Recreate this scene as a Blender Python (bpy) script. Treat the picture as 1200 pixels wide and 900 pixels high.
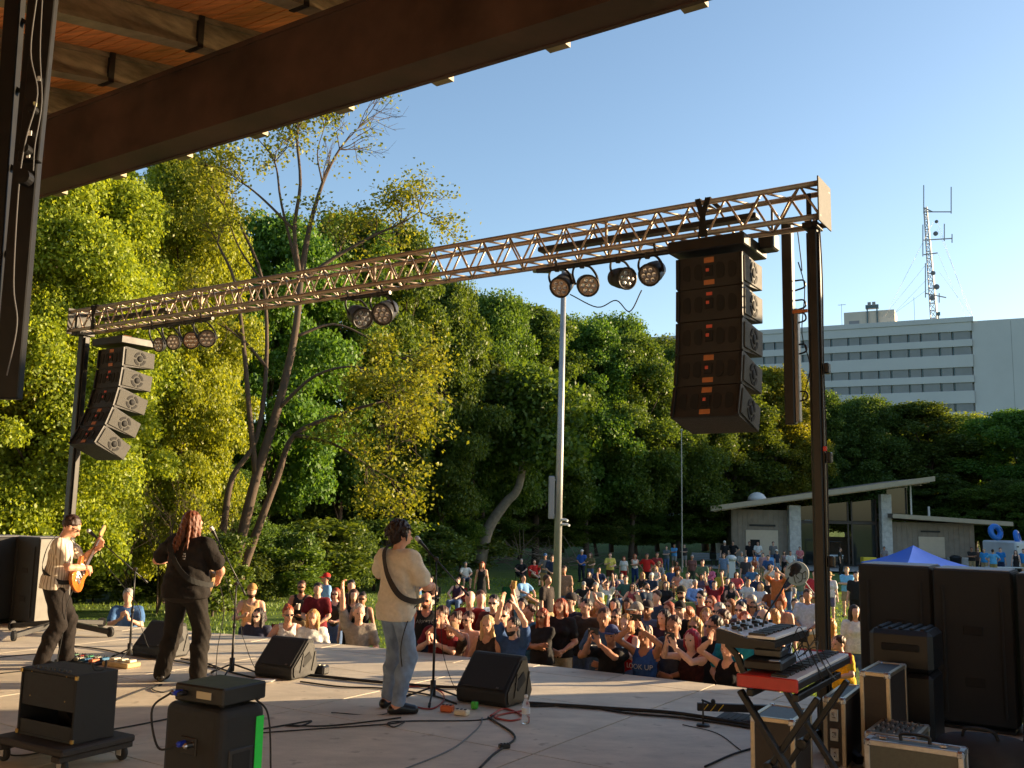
import bpy, bmesh, math, random
import numpy as np
from mathutils import Vector, Matrix, Quaternion
for o in list(bpy.data.objects): bpy.data.objects.remove(o)
sc = bpy.context.scene
COL = sc.collection
R_ = math.radians
rng = np.random.RandomState(7)
random.seed(7)
# ---------------------------------------------------------------- camera
FPX, CAMH = 1100.0, 1.85          # focal length in pixels of a 1200 px wide picture; lens height above the stage
PITCH, ROLL = math.atan(150/1100.0), 0.02
_F = Vector((0, math.cos(PITCH), math.sin(PITCH)))
_U = Vector((0, -math.sin(PITCH), math.cos(PITCH)))
_Rt = Vector((1, 0, 0))
CR = _Rt*math.cos(ROLL) + _U*math.sin(ROLL)
CU = _U*math.cos(ROLL) - _Rt*math.sin(ROLL)
cam = bpy.data.cameras.new('camera'); camo = bpy.data.objects.new('camera', cam); COL.objects.link(camo)
camo.matrix_world = Matrix(((CR.x, CU.x, -_F.x, 0), (CR.y, CU.y, -_F.y, 0), (CR.z, CU.z, -_F.z, CAMH), (0, 0, 0, 1)))
cam.sensor_width = 36.0; cam.lens = 36.0*FPX/1200.0; cam.clip_start = 0.05; cam.clip_end = 3000
sc.camera = camo
# ---------------------------------------------------------------- sky, sun, exposure
SUN_AZ, SUN_EL = R_(14), R_(11)   # azimuth measured from +X (right of the picture) towards +Y (away)
SUND = Vector((math.cos(SUN_AZ)*math.cos(SUN_EL), math.sin(SUN_AZ)*math.cos(SUN_EL), math.sin(SUN_EL)))
w = bpy.data.worlds.new('World'); sc.world = w; w.use_nodes = True
nt = w.node_tree; bg = nt.nodes['Background']
sky = nt.nodes.new('ShaderNodeTexSky'); sky.sky_type = 'NISHITA'; sky.sun_disc = False
sky.sun_elevation = SUN_EL; sky.sun_rotation = R_(90) - SUN_AZ
sky.air_density = 1.0; sky.dust_density = 1.0; sky.ozone_density = 1.7; sky.altitude = 200
nt.links.new(sky.outputs[0], bg.inputs[0]); bg.inputs[1].default_value = 0.092
sun = bpy.data.lights.new('sun', 'SUN'); sun.energy = 4.6; sun.angle = R_(0.6); sun.color = (1.0, 0.74, 0.45)
suno = bpy.data.objects.new('sun', sun); COL.objects.link(suno)
suno.rotation_euler = SUND.to_track_quat('Z', 'Y').to_euler()
sc.view_settings.view_transform = 'Standard'; sc.view_settings.look = 'None'
sc.view_settings.exposure = 1.74; sc.view_settings.gamma = 1.0; sc.view_settings.use_curve_mapping = False
# ---------------------------------------------------------------- helpers
def ray(px, py):
    return _F + CR*((px-600)/FPX) + CU*((450-py)/FPX)
def P(px, py, Y):                  # the point of the place seen at (px, py) of the photograph, Y metres ahead
    d = ray(px, py); t = Y/d.y
    return Vector((d.x*t, Y, CAMH + d.z*t))
def G(px, py, z=0.0):              # the point of the horizontal plane z seen there
    d = ray(px, py); t = (z-CAMH)/d.z
    return Vector((d.x*t, d.y*t, z))
def proj(p):
    v = Vector(p) - Vector((0, 0, CAMH)); d = v.dot(_F)
    return 600 + FPX*v.dot(CR)/d, 450 - FPX*v.dot(CU)/d
def gz(y):                         # height of the lawn
    return -1.2 - 0.018*max(0.0, min(y, 56.0)-12.0)
STA = R_(-33.5)                    # the stage is turned against the line of sight
SU = Vector((math.cos(STA), math.sin(STA), 0)); SV = Vector((-math.sin(STA), math.cos(STA), 0))
def lin(c):
    return tuple((x/255/12.92 if x/255 <= 0.04045 else ((x/255+0.055)/1.055)**2.4) for x in c)
_mats = {}
def mat(name, rgb, rough=0.6, metal=0.0, var=0.0, scale=8.0, bump=0.0, bscale=60.0, spec=0.5, sheen=0.0, stretch=None, var2=None):
    """procedural material: base colour with soft noise variation, a second colour of wear, and fine relief"""
    if name in _mats: return _mats[name]
    m = bpy.data.materials.new(name); m.use_nodes = True; _mats[name] = m
    n = m.node_tree; b = n.nodes['Principled BSDF']
    b.inputs['Base Color'].default_value = (*rgb, 1); b.inputs['Roughness'].default_value = rough
    b.inputs['Metallic'].default_value = metal; b.inputs['Specular IOR Level'].default_value = spec
    tc = n.nodes.new('ShaderNodeTexCoord'); src = tc.outputs['Object']
    if stretch:
        mp = n.nodes.new('ShaderNodeMapping'); mp.inputs['Scale'].default_value = stretch
        n.links.new(src, mp.inputs['Vector']); src = mp.outputs[0]
    if var > 0 or var2:
        nz = n.nodes.new('ShaderNodeTexNoise'); nz.inputs['Scale'].default_value = scale; nz.inputs['Detail'].default_value = 6
        nz.inputs['Roughness'].default_value = 0.62
        n.links.new(src, nz.inputs['Vector'])
        rp = n.nodes.new('ShaderNodeValToRGB'); rp.color_ramp.elements[0].position = 0.3; rp.color_ramp.elements[1].position = 0.7
        c2 = var2 if var2 else tuple(min(1, c*(1+var)) for c in rgb)
        rp.color_ramp.elements[0].color = (*[c*(1-var) for c in rgb], 1); rp.color_ramp.elements[1].color = (*c2, 1)
        n.links.new(nz.outputs[0], rp.inputs[0]); n.links.new(rp.outputs[0], b.inputs['Base Color'])
        mr = n.nodes.new('ShaderNodeMapRange'); mr.inputs[3].default_value = max(0.05, rough-0.12); mr.inputs[4].default_value = min(1, rough+0.12)
        n.links.new(nz.outputs[0], mr.inputs[0]); n.links.new(mr.outputs[0], b.inputs['Roughness'])
    if bump > 0:
        nb = n.nodes.new('ShaderNodeTexNoise'); nb.inputs['Scale'].default_value = bscale; nb.inputs['Detail'].default_value = 4
        n.links.new(src, nb.inputs['Vector'])
        bp = n.nodes.new('ShaderNodeBump'); bp.inputs['Strength'].default_value = bump; bp.inputs['Distance'].default_value = 0.01
        n.links.new(nb.outputs[0], bp.inputs['Height']); n.links.new(bp.outputs[0], b.inputs['Normal'])
    return m
class MB:
    """collects shapes into one mesh"""
    def __init__(s): s.v = []; s.f = []
    def add(s, vs, fs):
        o = len(s.v); s.v += [tuple(v) for v in vs]; s.f += [tuple(i+o for i in f) for f in fs]; return s
    def box(s, c, size, ch=0.0, M=None):
        hx, hy, hz = size[0]/2, size[1]/2, size[2]/2; c = Vector(c)
        if ch <= 0:
            vs = [Vector((x*hx, y*hy, z*hz)) for z in (-1, 1) for y in (-1, 1) for x in (-1, 1)]
            fs = [(0,2,3,1),(4,5,7,6),(0,1,5,4),(2,6,7,3),(0,4,6,2),(1,3,7,5)]
        else:
            ch = min(ch, hx*.9, hy*.9, hz*.9); vs = []; ix = {}
            for sx in (-1, 1):
                for sy in (-1, 1):
                    for sz in (-1, 1):
                        for a in range(3):
                            d = [hx-ch, hy-ch, hz-ch]; d[a] += ch
                            ix[(sx, sy, sz, a)] = len(vs); vs.append(Vector((sx*d[0], sy*d[1], sz*d[2])))
            fs = []
            for a in range(3):
                b, c_ = (a+1) % 3, (a+2) % 3
                for sg in (-1, 1):
                    q = []
                    for (p, r) in ((-1,-1),(1,-1),(1,1),(-1,1)):
                        k = [0,0,0]; k[a] = sg; k[b] = p; k[c_] = r; q.append(ix[(*k, a)])
                    fs.append(q if sg > 0 else q[::-1])
                for p in (-1, 1):
                    for r in (-1, 1):
                        k0 = [0,0,0]; k0[a] = -1; k0[b] = p; k0[c_] = r; k1 = list(k0); k1[a] = 1
                        q = [ix[(*k0, b)], ix[(*k1, b)], ix[(*k1, c_)], ix[(*k0, c_)]]
                        fs.append(q if p*r < 0 else q[::-1])
            for sx in (-1, 1):
                for sy in (-1, 1):
                    for sz in (-1, 1):
                        q = [ix[(sx, sy, sz, a)] for a in range(3)]
                        fs.append(q if sx*sy*sz > 0 else q[::-1])
        if M is not None: vs = [M @ v for v in vs]
        return s.add([v + c for v in vs], fs)
    def bar(s, p, q, w, h, up=(0, 0, 1), ch=0.0):
        p, q = Vector(p), Vector(q); d = q-p; L = d.length; x = d/L; up = Vector(up)
        if abs(x.dot(up)) > 0.98: up = Vector((0, 1, 0))
        y = up.cross(x).normalized(); z = x.cross(y)
        M = Matrix((x, y, z)).transposed()
        return s.box((p+q)/2, (L, w, h), ch, M)
    def tube(s, pts, r, n=8, cap=True):
        pts = [Vector(p) for p in pts]; m = len(pts)
        rs = r if isinstance(r, (list, tuple)) else [r]*m
        o = len(s.v); prev = None
        for i, p in enumerate(pts):
            t = (pts[min(i+1, m-1)]-pts[max(i-1, 0)])
            if t.length < 1e-9: t = Vector((0, 0, 1))
            t.normalize()
            if prev is None:
                a = Vector((0, 0, 1)) if abs(t.z) < .9 else Vector((1, 0, 0)); x = a.cross(t).normalized()
            else:
                x = prev - t*prev.dot(t)
                x = x.normalized() if x.length > 1e-6 else Vector((1, 0, 0))
            prev = x; y = t.cross(x)
            for k in range(n):
                a = 2*math.pi*k/n; s.v.append(tuple(p + x*(rs[i]*math.cos(a)) + y*(rs[i]*math.sin(a))))
        for i in range(m-1):
            for k in range(n):
                k2 = (k+1) % n
                s.f.append((o+i*n+k, o+i*n+k2, o+(i+1)*n+k2, o+(i+1)*n+k))
        if cap:
            s.f.append(tuple(o+k for k in range(n))[::-1]); s.f.append(tuple(o+(m-1)*n+k for k in range(n)))
        return s
    def lathe(s, prof, n=16, c=(0,0,0), M=None):
        o = len(s.v); c = Vector(c)
        for (r, z) in prof:
            for k in range(n):
                a = 2*math.pi*k/n; v = Vector((r*math.cos(a), r*math.sin(a), z))
                if M is not None: v = M @ v
                s.v.append(tuple(v+c))
        for i in range(len(prof)-1):
            for k in range(n):
                k2 = (k+1) % n; s.f.append((o+i*n+k, o+i*n+k2, o+(i+1)*n+k2, o+(i+1)*n+k))
        s.f.append(tuple(o+k for k in range(n))[::-1]); s.f.append(tuple(o+(len(prof)-1)*n+k for k in range(n)))
        return s
    def prism(s, poly, d, M=None, c=(0,0,0)):
        """poly in local xz, extruded along local y from 0 to d"""
        n = len(poly); c = Vector(c)
        vs = [Vector((x, 0, z)) for x, z in poly] + [Vector((x, d, z)) for x, z in poly]
        if M is not None: vs = [M @ v for v in vs]
        fs = [tuple(range(n)), tuple(range(2*n-1, n-1, -1))] + [(i, i+n, (i+1) % n+n, (i+1) % n) for i in range(n)]
        return s.add([v+c for v in vs], fs)
    def mesh(s, name, smooth=False):
        me = bpy.data.meshes.new(name); me.from_pydata(s.v, [], s.f)
        bm = bmesh.new(); bm.from_mesh(me); bmesh.ops.recalc_face_normals(bm, faces=bm.faces); bm.to_mesh(me); bm.free()
        if smooth: me.polygons.foreach_set('use_smooth', [True]*len(me.polygons))
        return me
    def build(s, name, m, parent=None, smooth=False, label=None):
        return ob(name, s.mesh(name, smooth), m, parent, label)
def ob(name, me, m=None, parent=None, label=None):
    o = bpy.data.objects.new(name, me); COL.objects.link(o)
    if m is not None:
        if len(me.materials) == 0: me.materials.append(m)
        if me.materials[0] is not m:
            o.material_slots[0].link = 'OBJECT'; o.material_slots[0].material = m
    if parent is not None: o.parent = parent
    if label: o['label'] = label
    return o
def tag(o, label, cat, group=None, kind=None):
    o['label'] = label; o['category'] = cat
    if group: o['group'] = group
    if kind: o['kind'] = kind
    return o
def thing(name, label, cat, loc=(0,0,0), rz=0.0, group=None):
    o = bpy.data.objects.new(name, None); COL.objects.link(o); o.empty_display_size = 0.2
    o.location = loc; o.rotation_euler = (0, 0, rz)
    return tag(o, label, cat, group)
def struct(o):
    o['kind'] = 'structure'; return o
def copy_tree(o, parent=None, label=None):
    c = o.copy(); COL.objects.link(c); c.parent = parent
    if label: c['label'] = label
    for ch in o.children: copy_tree(ch, c)
    return c
def spline(pts, n=6):
    """smooth curve through points"""
    pts = [Vector(p) for p in pts]; out = []
    q = [pts[0]*2-pts[1]] + pts + [pts[-1]*2-pts[-2]]
    for i in range(1, len(q)-2):
        a, b, c, d = q[i-1:i+3]
        for k in range(n):
            t = k/n
            out.append(0.5*((2*b)+(c-a)*t+(2*a-5*b+4*c-d)*t*t+(3*b-a-3*c+d)*t**3))
    out.append(pts[-1]); return out
BLK = mat('black_paint', (.011,.011,.012), .45, var=.4, scale=14, bump=.25, bscale=300)
STEELK = mat('black_steel', (.009,.0085,.0085), .45, .1, var=.4, scale=9)
RUBBER = mat('rubber', (.014,.014,.014), .75)
CHROME = mat('bright_metal', (.55,.55,.56), .28, 1.0, var=.15, scale=30)
ALU = mat('aluminium', (.56,.55,.53), .4, 1.0, var=.15, scale=18)
WHITEP = mat('white_plastic', (.7,.7,.68), .4)
# ---------------------------------------------------------------- bodies: smooth implicit surfaces turned into one mesh
def A(x): return np.array(x, float)
def smin(a, b, k):
    h = np.maximum(k-np.abs(a-b), 0)/k
    return np.minimum(a, b) - h*h*k*0.25
def cap(a, b, ra, rb, k=.03): return ('c', A(a), A(b), ra, rb, k)
def ell(c, r, k=.03, R=None): return ('e', A(c), A(r), np.eye(3) if R is None else R, k)
def field(prims, vox, cuts=(), subs=(), wob=None):
    lo = np.full(3, 1e9); hi = -lo
    for p in prims:
        if p[0] == 'c':
            for q, r in ((p[1], p[3]), (p[2], p[4])): lo = np.minimum(lo, q-r); hi = np.maximum(hi, q+r)
        else:
            m = np.sqrt(((p[3]*p[2][None, :])**2).sum(1)); lo = np.minimum(lo, p[1]-m); hi = np.maximum(hi, p[1]+m)
    lo -= 3*vox; hi += 3*vox
    n = np.ceil((hi-lo)/vox).astype(int)+1
    ax = [lo[i]+vox*np.arange(n[i]) for i in range(3)]
    D = np.full(n, .3, np.float32)
    def blk(c0, c1):
        i0 = np.clip(np.floor((c0-lo)/vox).astype(int), 0, n-1); i1 = np.clip(np.ceil((c1-lo)/vox).astype(int)+1, 1, n)
        s = tuple(slice(a, b) for a, b in zip(i0, i1))
        return s, ax[0][s[0]][:, None, None], ax[1][s[1]][None, :, None], ax[2][s[2]][None, None, :]
    def ev(p, X, Y, Z):
        if p[0] == 'c':
            a, b = p[1], p[2]; ba = b-a; L2 = max(ba.dot(ba), 1e-9)
            x, y, z = X-a[0], Y-a[1], Z-a[2]
            t = np.clip((x*ba[0]+y*ba[1]+z*ba[2])/L2, 0, 1)
            return np.sqrt((x-t*ba[0])**2+(y-t*ba[1])**2+(z-t*ba[2])**2) - (p[3]+(p[4]-p[3])*t)
        c, r, R = p[1], p[2], p[3]
        x, y, z = X-c[0], Y-c[1], Z-c[2]
        q = [(R[0,i]*x+R[1,i]*y+R[2,i]*z) for i in range(3)]
        k0 = np.sqrt((q[0]/r[0])**2+(q[1]/r[1])**2+(q[2]/r[2])**2)+1e-6
        k1 = np.sqrt((q[0]/r[0]**2)**2+(q[1]/r[1]**2)**2+(q[2]/r[2]**2)**2)+1e-6
        return k0*(k0-1)/k1
    for p in prims:
        k = p[-1]; mg = k+2.5*vox
        if p[0] == 'c':
            c0 = np.minimum(p[1]-p[3], p[2]-p[4])-mg; c1 = np.maximum(p[1]+p[3], p[2]+p[4])+mg
        else:
            m = np.sqrt(((p[3]*p[2][None, :])**2).sum(1)); c0 = p[1]-m-mg; c1 = p[1]+m+mg
        s, X, Y, Z = blk(c0, c1)
        D[s] = smin(D[s], ev(p, X, Y, Z), k)
    if wob is not None:
        D += wob(ax[0][:, None, None], ax[1][None, :, None], ax[2][None, None, :])
    for p in subs:
        D = np.maximum(D, -ev(p, ax[0][:, None, None], ax[1][None, :, None], ax[2][None, None, :]))
    for (q, nrm) in cuts:              # keep the side the normal points away from
        D = np.maximum(D, (ax[0][:, None, None]-q[0])*nrm[0]+(ax[1][None, :, None]-q[1])*nrm[1]+(ax[2][None, None, :]-q[2])*nrm[2])
    return D.astype(np.float32), lo
def nets(D, lo, vox):
    I = D < 0; n = D.shape
    cs = [(0,0,0),(1,0,0),(0,1,0),(1,1,0),(0,0,1),(1,0,1),(0,1,1),(1,1,1)]
    sub = lambda a, c: a[c[0]:n[0]-1+c[0], c[1]:n[1]-1+c[1], c[2]:n[2]-1+c[2]]
    cnt = sum(sub(I, c).astype(np.int8) for c in cs)
    act = (cnt > 0) & (cnt < 8); ijk = np.argwhere(act)
    idx = np.full(act.shape, -1, np.int64); idx[act] = np.arange(len(ijk))
    V = np.stack([sub(D, c)[act] for c in cs], 1)
    S = np.zeros((len(ijk), 3)); N = np.zeros(len(ijk))
    for a in range(8):
        for b in range(a+1, 8):
            if sum(abs(cs[a][i]-cs[b][i]) for i in range(3)) != 1: continue
            m = (V[:, a] < 0) != (V[:, b] < 0)
            t = np.where(m, V[:, a]/np.where(m, V[:, a]-V[:, b], 1), 0)
            pa, pb = A(cs[a]), A(cs[b])
            S += m[:, None]*(pa+t[:, None]*(pb-pa)); N += m
    P3 = lo + vox*(ijk + S/N[:, None])
    F = []
    for d in range(3):
        e1, e2 = (d+1) % 3, (d+2) % 3
        s0 = [slice(None)]*3; s1 = [slice(None)]*3
        s0[d] = slice(0, n[d]-1); s1[d] = slice(1, n[d])
        ch = I[tuple(s0)] != I[tuple(s1)]
        w_ = np.argwhere(ch); w_ = w_[(w_[:, e1] > 0) & (w_[:, e2] > 0) & (w_[:, e1] < n[e1]-1) & (w_[:, e2] < n[e2]-1)]
        if len(w_) == 0: continue
        def g(o1, o2):
            q = w_.copy(); q[:, e1] -= o1; q[:, e2] -= o2; return idx[q[:, 0], q[:, 1], q[:, 2]]
        q = np.stack([g(1, 1), g(0, 1), g(0, 0), g(1, 0)], 1)
        fl = ~I[w_[:, 0], w_[:, 1], w_[:, 2]]
        q[fl] = q[fl][:, ::-1]; F.append(q)
    return P3, np.concatenate(F) if F else np.zeros((0, 4), int)
def npmesh(name, V, F, smooth=True):
    me = bpy.data.meshes.new(name); nf, k = F.shape
    me.vertices.add(len(V)); me.vertices.foreach_set('co', np.ascontiguousarray(V, np.float32).ravel())
    me.loops.add(nf*k); me.loops.foreach_set('vertex_index', np.ascontiguousarray(F, np.int32).ravel())
    me.polygons.add(nf); me.polygons.foreach_set('loop_start', np.arange(0, nf*k, k, dtype=np.int32))
    try: me.polygons.foreach_set('loop_total', np.full(nf, k, np.int32))
    except Exception: pass
    if smooth: me.polygons.foreach_set('use_smooth', np.ones(nf, bool))
    me.update(calc_edges=True); return me
def blob(name, groups):
    """groups: list of (prims, vox, cuts, subs, wob) put together in one mesh"""
    Vs, Fs, o = [], [], 0
    for g in groups:
        D, lo = field(g[0], g[1], *(g[2:]))
        V, F = nets(D, lo, g[1]); F = F[(F >= 0).all(1)]
        Vs.append(V); Fs.append(F+o); o += len(V)
    return npmesh(name, np.concatenate(Vs), np.concatenate(Fs))
def rx(a): c, s = math.cos(a), math.sin(a); return A([[1,0,0],[0,c,-s],[0,s,c]])
def ry(a): c, s = math.cos(a), math.sin(a); return A([[c,0,s],[0,1,0],[-s,0,c]])
def rzm(a): c, s = math.cos(a), math.sin(a); return A([[c,-s,0],[s,c,0],[0,0,1]])
def nrm(v): v = A(v); return v/max(np.linalg.norm(v), 1e-9)
def ik(a, t, l1, l2, pole):
    a, t = A(a), A(t); d = t-a; L = np.linalg.norm(d); L2 = min(L, (l1+l2)*.998); u = d/max(L, 1e-9); t = a+u*L2
    x = (l1*l1-l2*l2+L2*L2)/(2*L2); h = math.sqrt(max(l1*l1-x*x, 0)); p = A(pole)-u*np.dot(pole, u); p = nrm(p)
    return a+u*x+p*h, t
def skeleton(pz):
    """pose -> joints. Faces +Y, right hand +X, 1.75 m tall standing"""
    g = lambda k, d: pz.get(k, d)
    pel = A(g('pel', (0, 0, .94))); T = rzm(g('twist', 0)) @ rx(-g('lean', 0)) @ ry(g('side', 0))
    Pv = rzm(g('hiptwist', g('twist', 0)*.4))
    wd = g('w', 1.0)
    J = dict(pel=pel, T=T, Pv=Pv)
    t = lambda x, y, z: pel + T @ A((x, y, z))
    J['neck'] = t(0, .0, .50); J['hb'] = t(0, .012, .575)
    H = T @ rzm(g('hy', 0)) @ rx(-g('hp', 0)) @ ry(g('hr', 0)); J['H'] = H
    for s, n in ((-1, 'L'), (1, 'R')):
        sh = t(s*.183*wd, -.005, .445+g('shrug'+n, 0)); J['sh'+n] = sh
        wr = A(g('hand'+n, (s*.27, .06, .76))); po = A(g('elb'+n, (s*.5, -1, -.3)))
        el, wr = ik(sh, wr, .29, .255, po); J['el'+n] = el; J['wr'+n] = wr
        J['hd'+n] = nrm(g('hdir'+n, wr-el)); J['hn'+n] = nrm(A(g('hnrm'+n, (-s, 0, .0)))-0)
        J['curl'+n] = g('curl'+n, .45)
        hp = pel + Pv @ A((s*.088*wd, 0, -.03)); J['hip'+n] = hp
        an = A(g('foot'+n, (s*.11, 0, .075))); kp = A(g('knee'+n, (s*.15, 1, 0)))
        kn, an = ik(hp, an, .425, .425, kp); J['kn'+n] = kn; J['an'+n] = an
        J['toe'+n] = nrm(A(g('toe'+n, (s*.25, 1, -.12))))
    return J
def hand_prims(J, n, s, fine):
    w_ = J['wr'+n]; d = J['hd'+n]; nn = J['hn'+n]; nn = nrm(nn-d*np.dot(nn, d)); sd = np.cross(nn, d)*(1 if n == 'R' else -1)
    # sd: towards the thumb
    if not fine:
        return [cap(w_, w_+d*.1, .03, .034, .02), cap(w_+d*.1, w_+d*.15+nn*.02, .03, .02, .02), cap(w_+d*.03+sd*.02, w_+d*.085+sd*.055+nn*.01, .017, .013, .02)]
    out = [cap(w_-d*.03, w_+d*.012, .027, .026, .02)]
    for k, o in enumerate((-.027, -.009, .009, .027)):
        out.append(cap(w_+d*.01+sd*o*.6, w_+d*.085+sd*o, .017, .0125, .012))
    c = J['curl'+n]
    for k, (o, L) in enumerate(((-.03, .058), (-.010, .074), (.010, .080), (.030, .070))):
        b = w_+d*.085+sd*o; a1 = c*(1.0-.12*k); p = b; a = 0
        for q in range(3):
            a += a1*(.75 if q == 0 else 1.0); ll = L*(.42, .32, .26)[q]; e = p+(d*math.cos(a)+nn*math.sin(a)+sd*o*.6)*ll
            out.append(cap(p, e, .0098-.0012*q, .0092-.0012*q, .006)); p = e
    b = w_+d*.025+sd*.025; e = b+(d*.62+sd*.72+nn*.25)*.045; e2 = e+(d*.85+sd*.3+nn*.4)*.038
    out += [cap(b, e, .015, .0115, .012), cap(e, e2, .011, .009, .006)]
    return out
def body_prims(J, pz, inf=0.0):
    fem = pz.get('fem', False); gi = pz.get('girth', 1.0); wd = pz.get('w', 1.0); T = J['T']; pel = J['pel']; Pv = J['Pv']
    t = lambda x, y, z: pel + T @ A((x, y, z))
    i = inf; wa = .86 if fem else 1.0; hpw = 1.06 if fem else 1.0
    out = dict()
    out['torso'] = [ell(pel+Pv @ A((0, -.01, 0)), ((.158*hpw*wd)*gi**.5+i, .112*gi+i, .125+i), .06, Pv),
        ell(t(0, .012*gi, .16), (.138*wa*gi+i, .1*gi+i, .17+i), .08, T),
        ell(t(0, .0, .335), (.163*wd+i, .108*gi**.5+i, .165+i), .08, T),
        cap(t(-.14*wd, -.012, .445), t(.14*wd, -.012, .445), .055+i, .055+i, .06),
        cap(t(0, -.01, .46), t(0, .012, .56), .058+i, .052+i, .04)]
    if fem:
        out['torso'] += [ell(t(s*.072, .085, .315), (.062+i, .055+i, .06+i), .04, T) for s in (-1, 1)]
    for n in 'LR':
        out['ua'+n] = [cap(J['sh'+n], J['el'+n], .052*gi**.3+i, .038+i, .045)]
        out['fa'+n] = [cap(J['el'+n], J['el'+n]*.62+J['wr'+n]*.38, .039+i, .040+i, .02), cap(J['el'+n]*.62+J['wr'+n]*.38, J['wr'+n], .040+i, .026+i, .02)]
        out['th'+n] = [cap(J['hip'+n], J['kn'+n], .088*gi**.5+i, .056+i, .05)]
        m = J['kn'+n]*.68+J['an'+n]*.32 - nrm(J['toe'+n])*.018
        out['sn'+n] = [cap(J['kn'+n], m, .054+i, .055+i, .03), cap(m, J['an'+n], .055+i, .037+i, .03)]
        to = J['toe'+n]; a = J['an'+n]; dn = A((0, 0, -1.0))
        f0 = a-to*.05+A((0,0,-.038)); f1 = a+to*.155; f1 = A((f1[0], f1[1], a[2]-.045 if to[2] > -.5 and to[2] < .3 else f1[2]))
        out['ft'+n] = [cap(a, f0, .036+i, .036+i, .03), cap(f0, f1, .037+i, .03+i, .03), cap(a+to*.02, f1-to*.02, .034+i, .028+i, .04)]
    return out
def head_prims(J, i=0.0, face=True):
    H = J['H']; hb = J['hb']
    h = lambda x, y, z: hb + H @ A((x, y, z))
    out = [ell(h(0, -.005, .118), (.076+i, .096+i, .094+i), .03, H), ell(h(0, .035, .065), (.06+i, .068+i, .085+i), .04, H)]
    if face:
        out += [cap(h(0, .098, .082), h(0, .122, .05), .009, .014, .015), ell(h(0, .093, .105), (.05, .014, .013), .02, H),
            ell(h(0, .09, .015), (.026, .02, .018), .02, H), ell(h(0, .098, .034), (.026, .012, .007), .012, H)]
        for s in (-1, 1): out.append(ell(h(s*.077, .0, .075), (.012, .022, .032), .01, H))
    return out
def hair_groups(J, kind, vox):
    H = J['H']; hb = J['hb']; h = lambda x, y, z: hb + H @ A((x, y, z))
    def wob(X, Y, Z): return .004*np.sin(95*X+40*Z)*np.sin(80*Y+55*Z) + .003*np.sin(150*X+90*Y)
    base = [ell(h(0, -.014, .128), (.085, .099, .097), .03, H)]
    facecut = [ell(h(0, .115, .06), (.075, .085, .082), .03, H)]
    cuts = []
    if kind == 'short': cuts = [(h(0, 0, .03), H @ nrm((0, .4, -1)))]
    elif kind == 'buzz':
        base = [ell(h(0, -.012, .124), (.079, .097, .093), .03, H)]; cuts = [(h(0, 0, .055), H @ nrm((0, .35, -1)))]
    elif kind == 'mop':                    # full tousled short hair
        base = [ell(h(0, -.014, .128), (.104, .118, .11), .03, H), ell(h(0, -.06, .07), (.085, .06, .09), .04, H), ell(h(0, .07, .16), (.075, .05, .045), .04, H)]
        facecut = [ell(h(0, .125, .05), (.07, .075, .085), .03, H)]
        cuts = [(h(0, -.05, -.015), H @ nrm((0, .1, -1)))]
    elif kind in ('long', 'vlong', 'bob'):
        L = {'long': -.16, 'vlong': -.26, 'bob': -.02}[kind]
        sp = .075 if kind != 'bob' else .07
        base += [cap(h(s*.055, -.03, .1), h(s*sp, -.045, L), .05, .042, .05) for s in (-1, 0, 1)]
        base += [cap(h(s*.072, .02, .11), h(s*.088, .02, L+.03), .024, .02, .03) for s in (-1, 1)]
        base += [cap(h(0, -.06, .1), h(0, -.075, L), .055, .05, .05)]
    elif kind == 'bun':
        base += [ell(h(0, -.09, .19), (.045, .045, .045), .02, H)]; cuts = [(h(0, 0, .035), H @ nrm((0, .3, -1)))]
    elif kind == 'curly':
        base = [ell(h(0, -.014, .128), (.115, .125, .118), .03, H), ell(h(0, -.05, .05), (.1, .08, .1), .04, H)]
        facecut = [ell(h(0, .125, .05), (.072, .085, .09), .03, H)]
        def wob(X, Y, Z): return .011*np.sin(120*X)*np.sin(110*Y)*np.sin(105*Z)
    if kind == 'wild':                       # long loose hair in separate locks
        rr_ = random.Random(4); base = [ell(h(0, -.014, .126), (.086, .1, .1), .03, H)]; cuts = []
        for i in range(64):
            a = rr_.uniform(-2.2, 2.2) - math.pi/2; x0, y0 = .075*math.cos(a), .085*math.sin(a)-.01
            L = rr_.uniform(-.30, -.16) if y0 < 0 else rr_.uniform(-.22, -.10); sp = rr_.uniform(1.05, 1.75)
            p0 = h(x0*.8, y0*.8, .17); p1 = h(x0*1.12, y0*1.12, .06); p2 = h(x0*sp+rr_.uniform(-.02, .02), y0*sp*.9-.02, L*.5); p3 = h(x0*sp*1.1+rr_.uniform(-.035, .035), y0*sp-.035, L)
            base += [cap(p0, p1, .015, .016, .012), cap(p1, p2, .016, .014, .008), cap(p2, p3, .014, .006, .006)]
    elif kind == 'mop2':
        rr_ = random.Random(9); cuts = []
        base = [ell(h(0, -.014, .128), (.092, .106, .1), .03, H), ell(h(0, -.05, .075), (.08, .06, .08), .04, H)]
        facecut = [ell(h(0, .125, .05), (.066, .07, .085), .03, H)]
        for i in range(90):
            a = rr_.uniform(0, 6.28); e = rr_.uniform(-.35, 1.3); d0 = A((math.cos(a)*math.cos(e), math.sin(a)*math.cos(e), math.sin(e)))
            if d0[1] > .55 and d0[2] < .3: continue
            p = d0*A((.088, .102, .098))+A((0, -.014, .128)); q = p+d0*.022+A((rr_.uniform(-.03, .03), rr_.uniform(-.02, .03), -.035+rr_.uniform(-.02, .02)))
            base.append(cap(h(*p), h(*q), .017, .007, .008))
    return [(base, vox, cuts, facecut, wob)]
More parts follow.
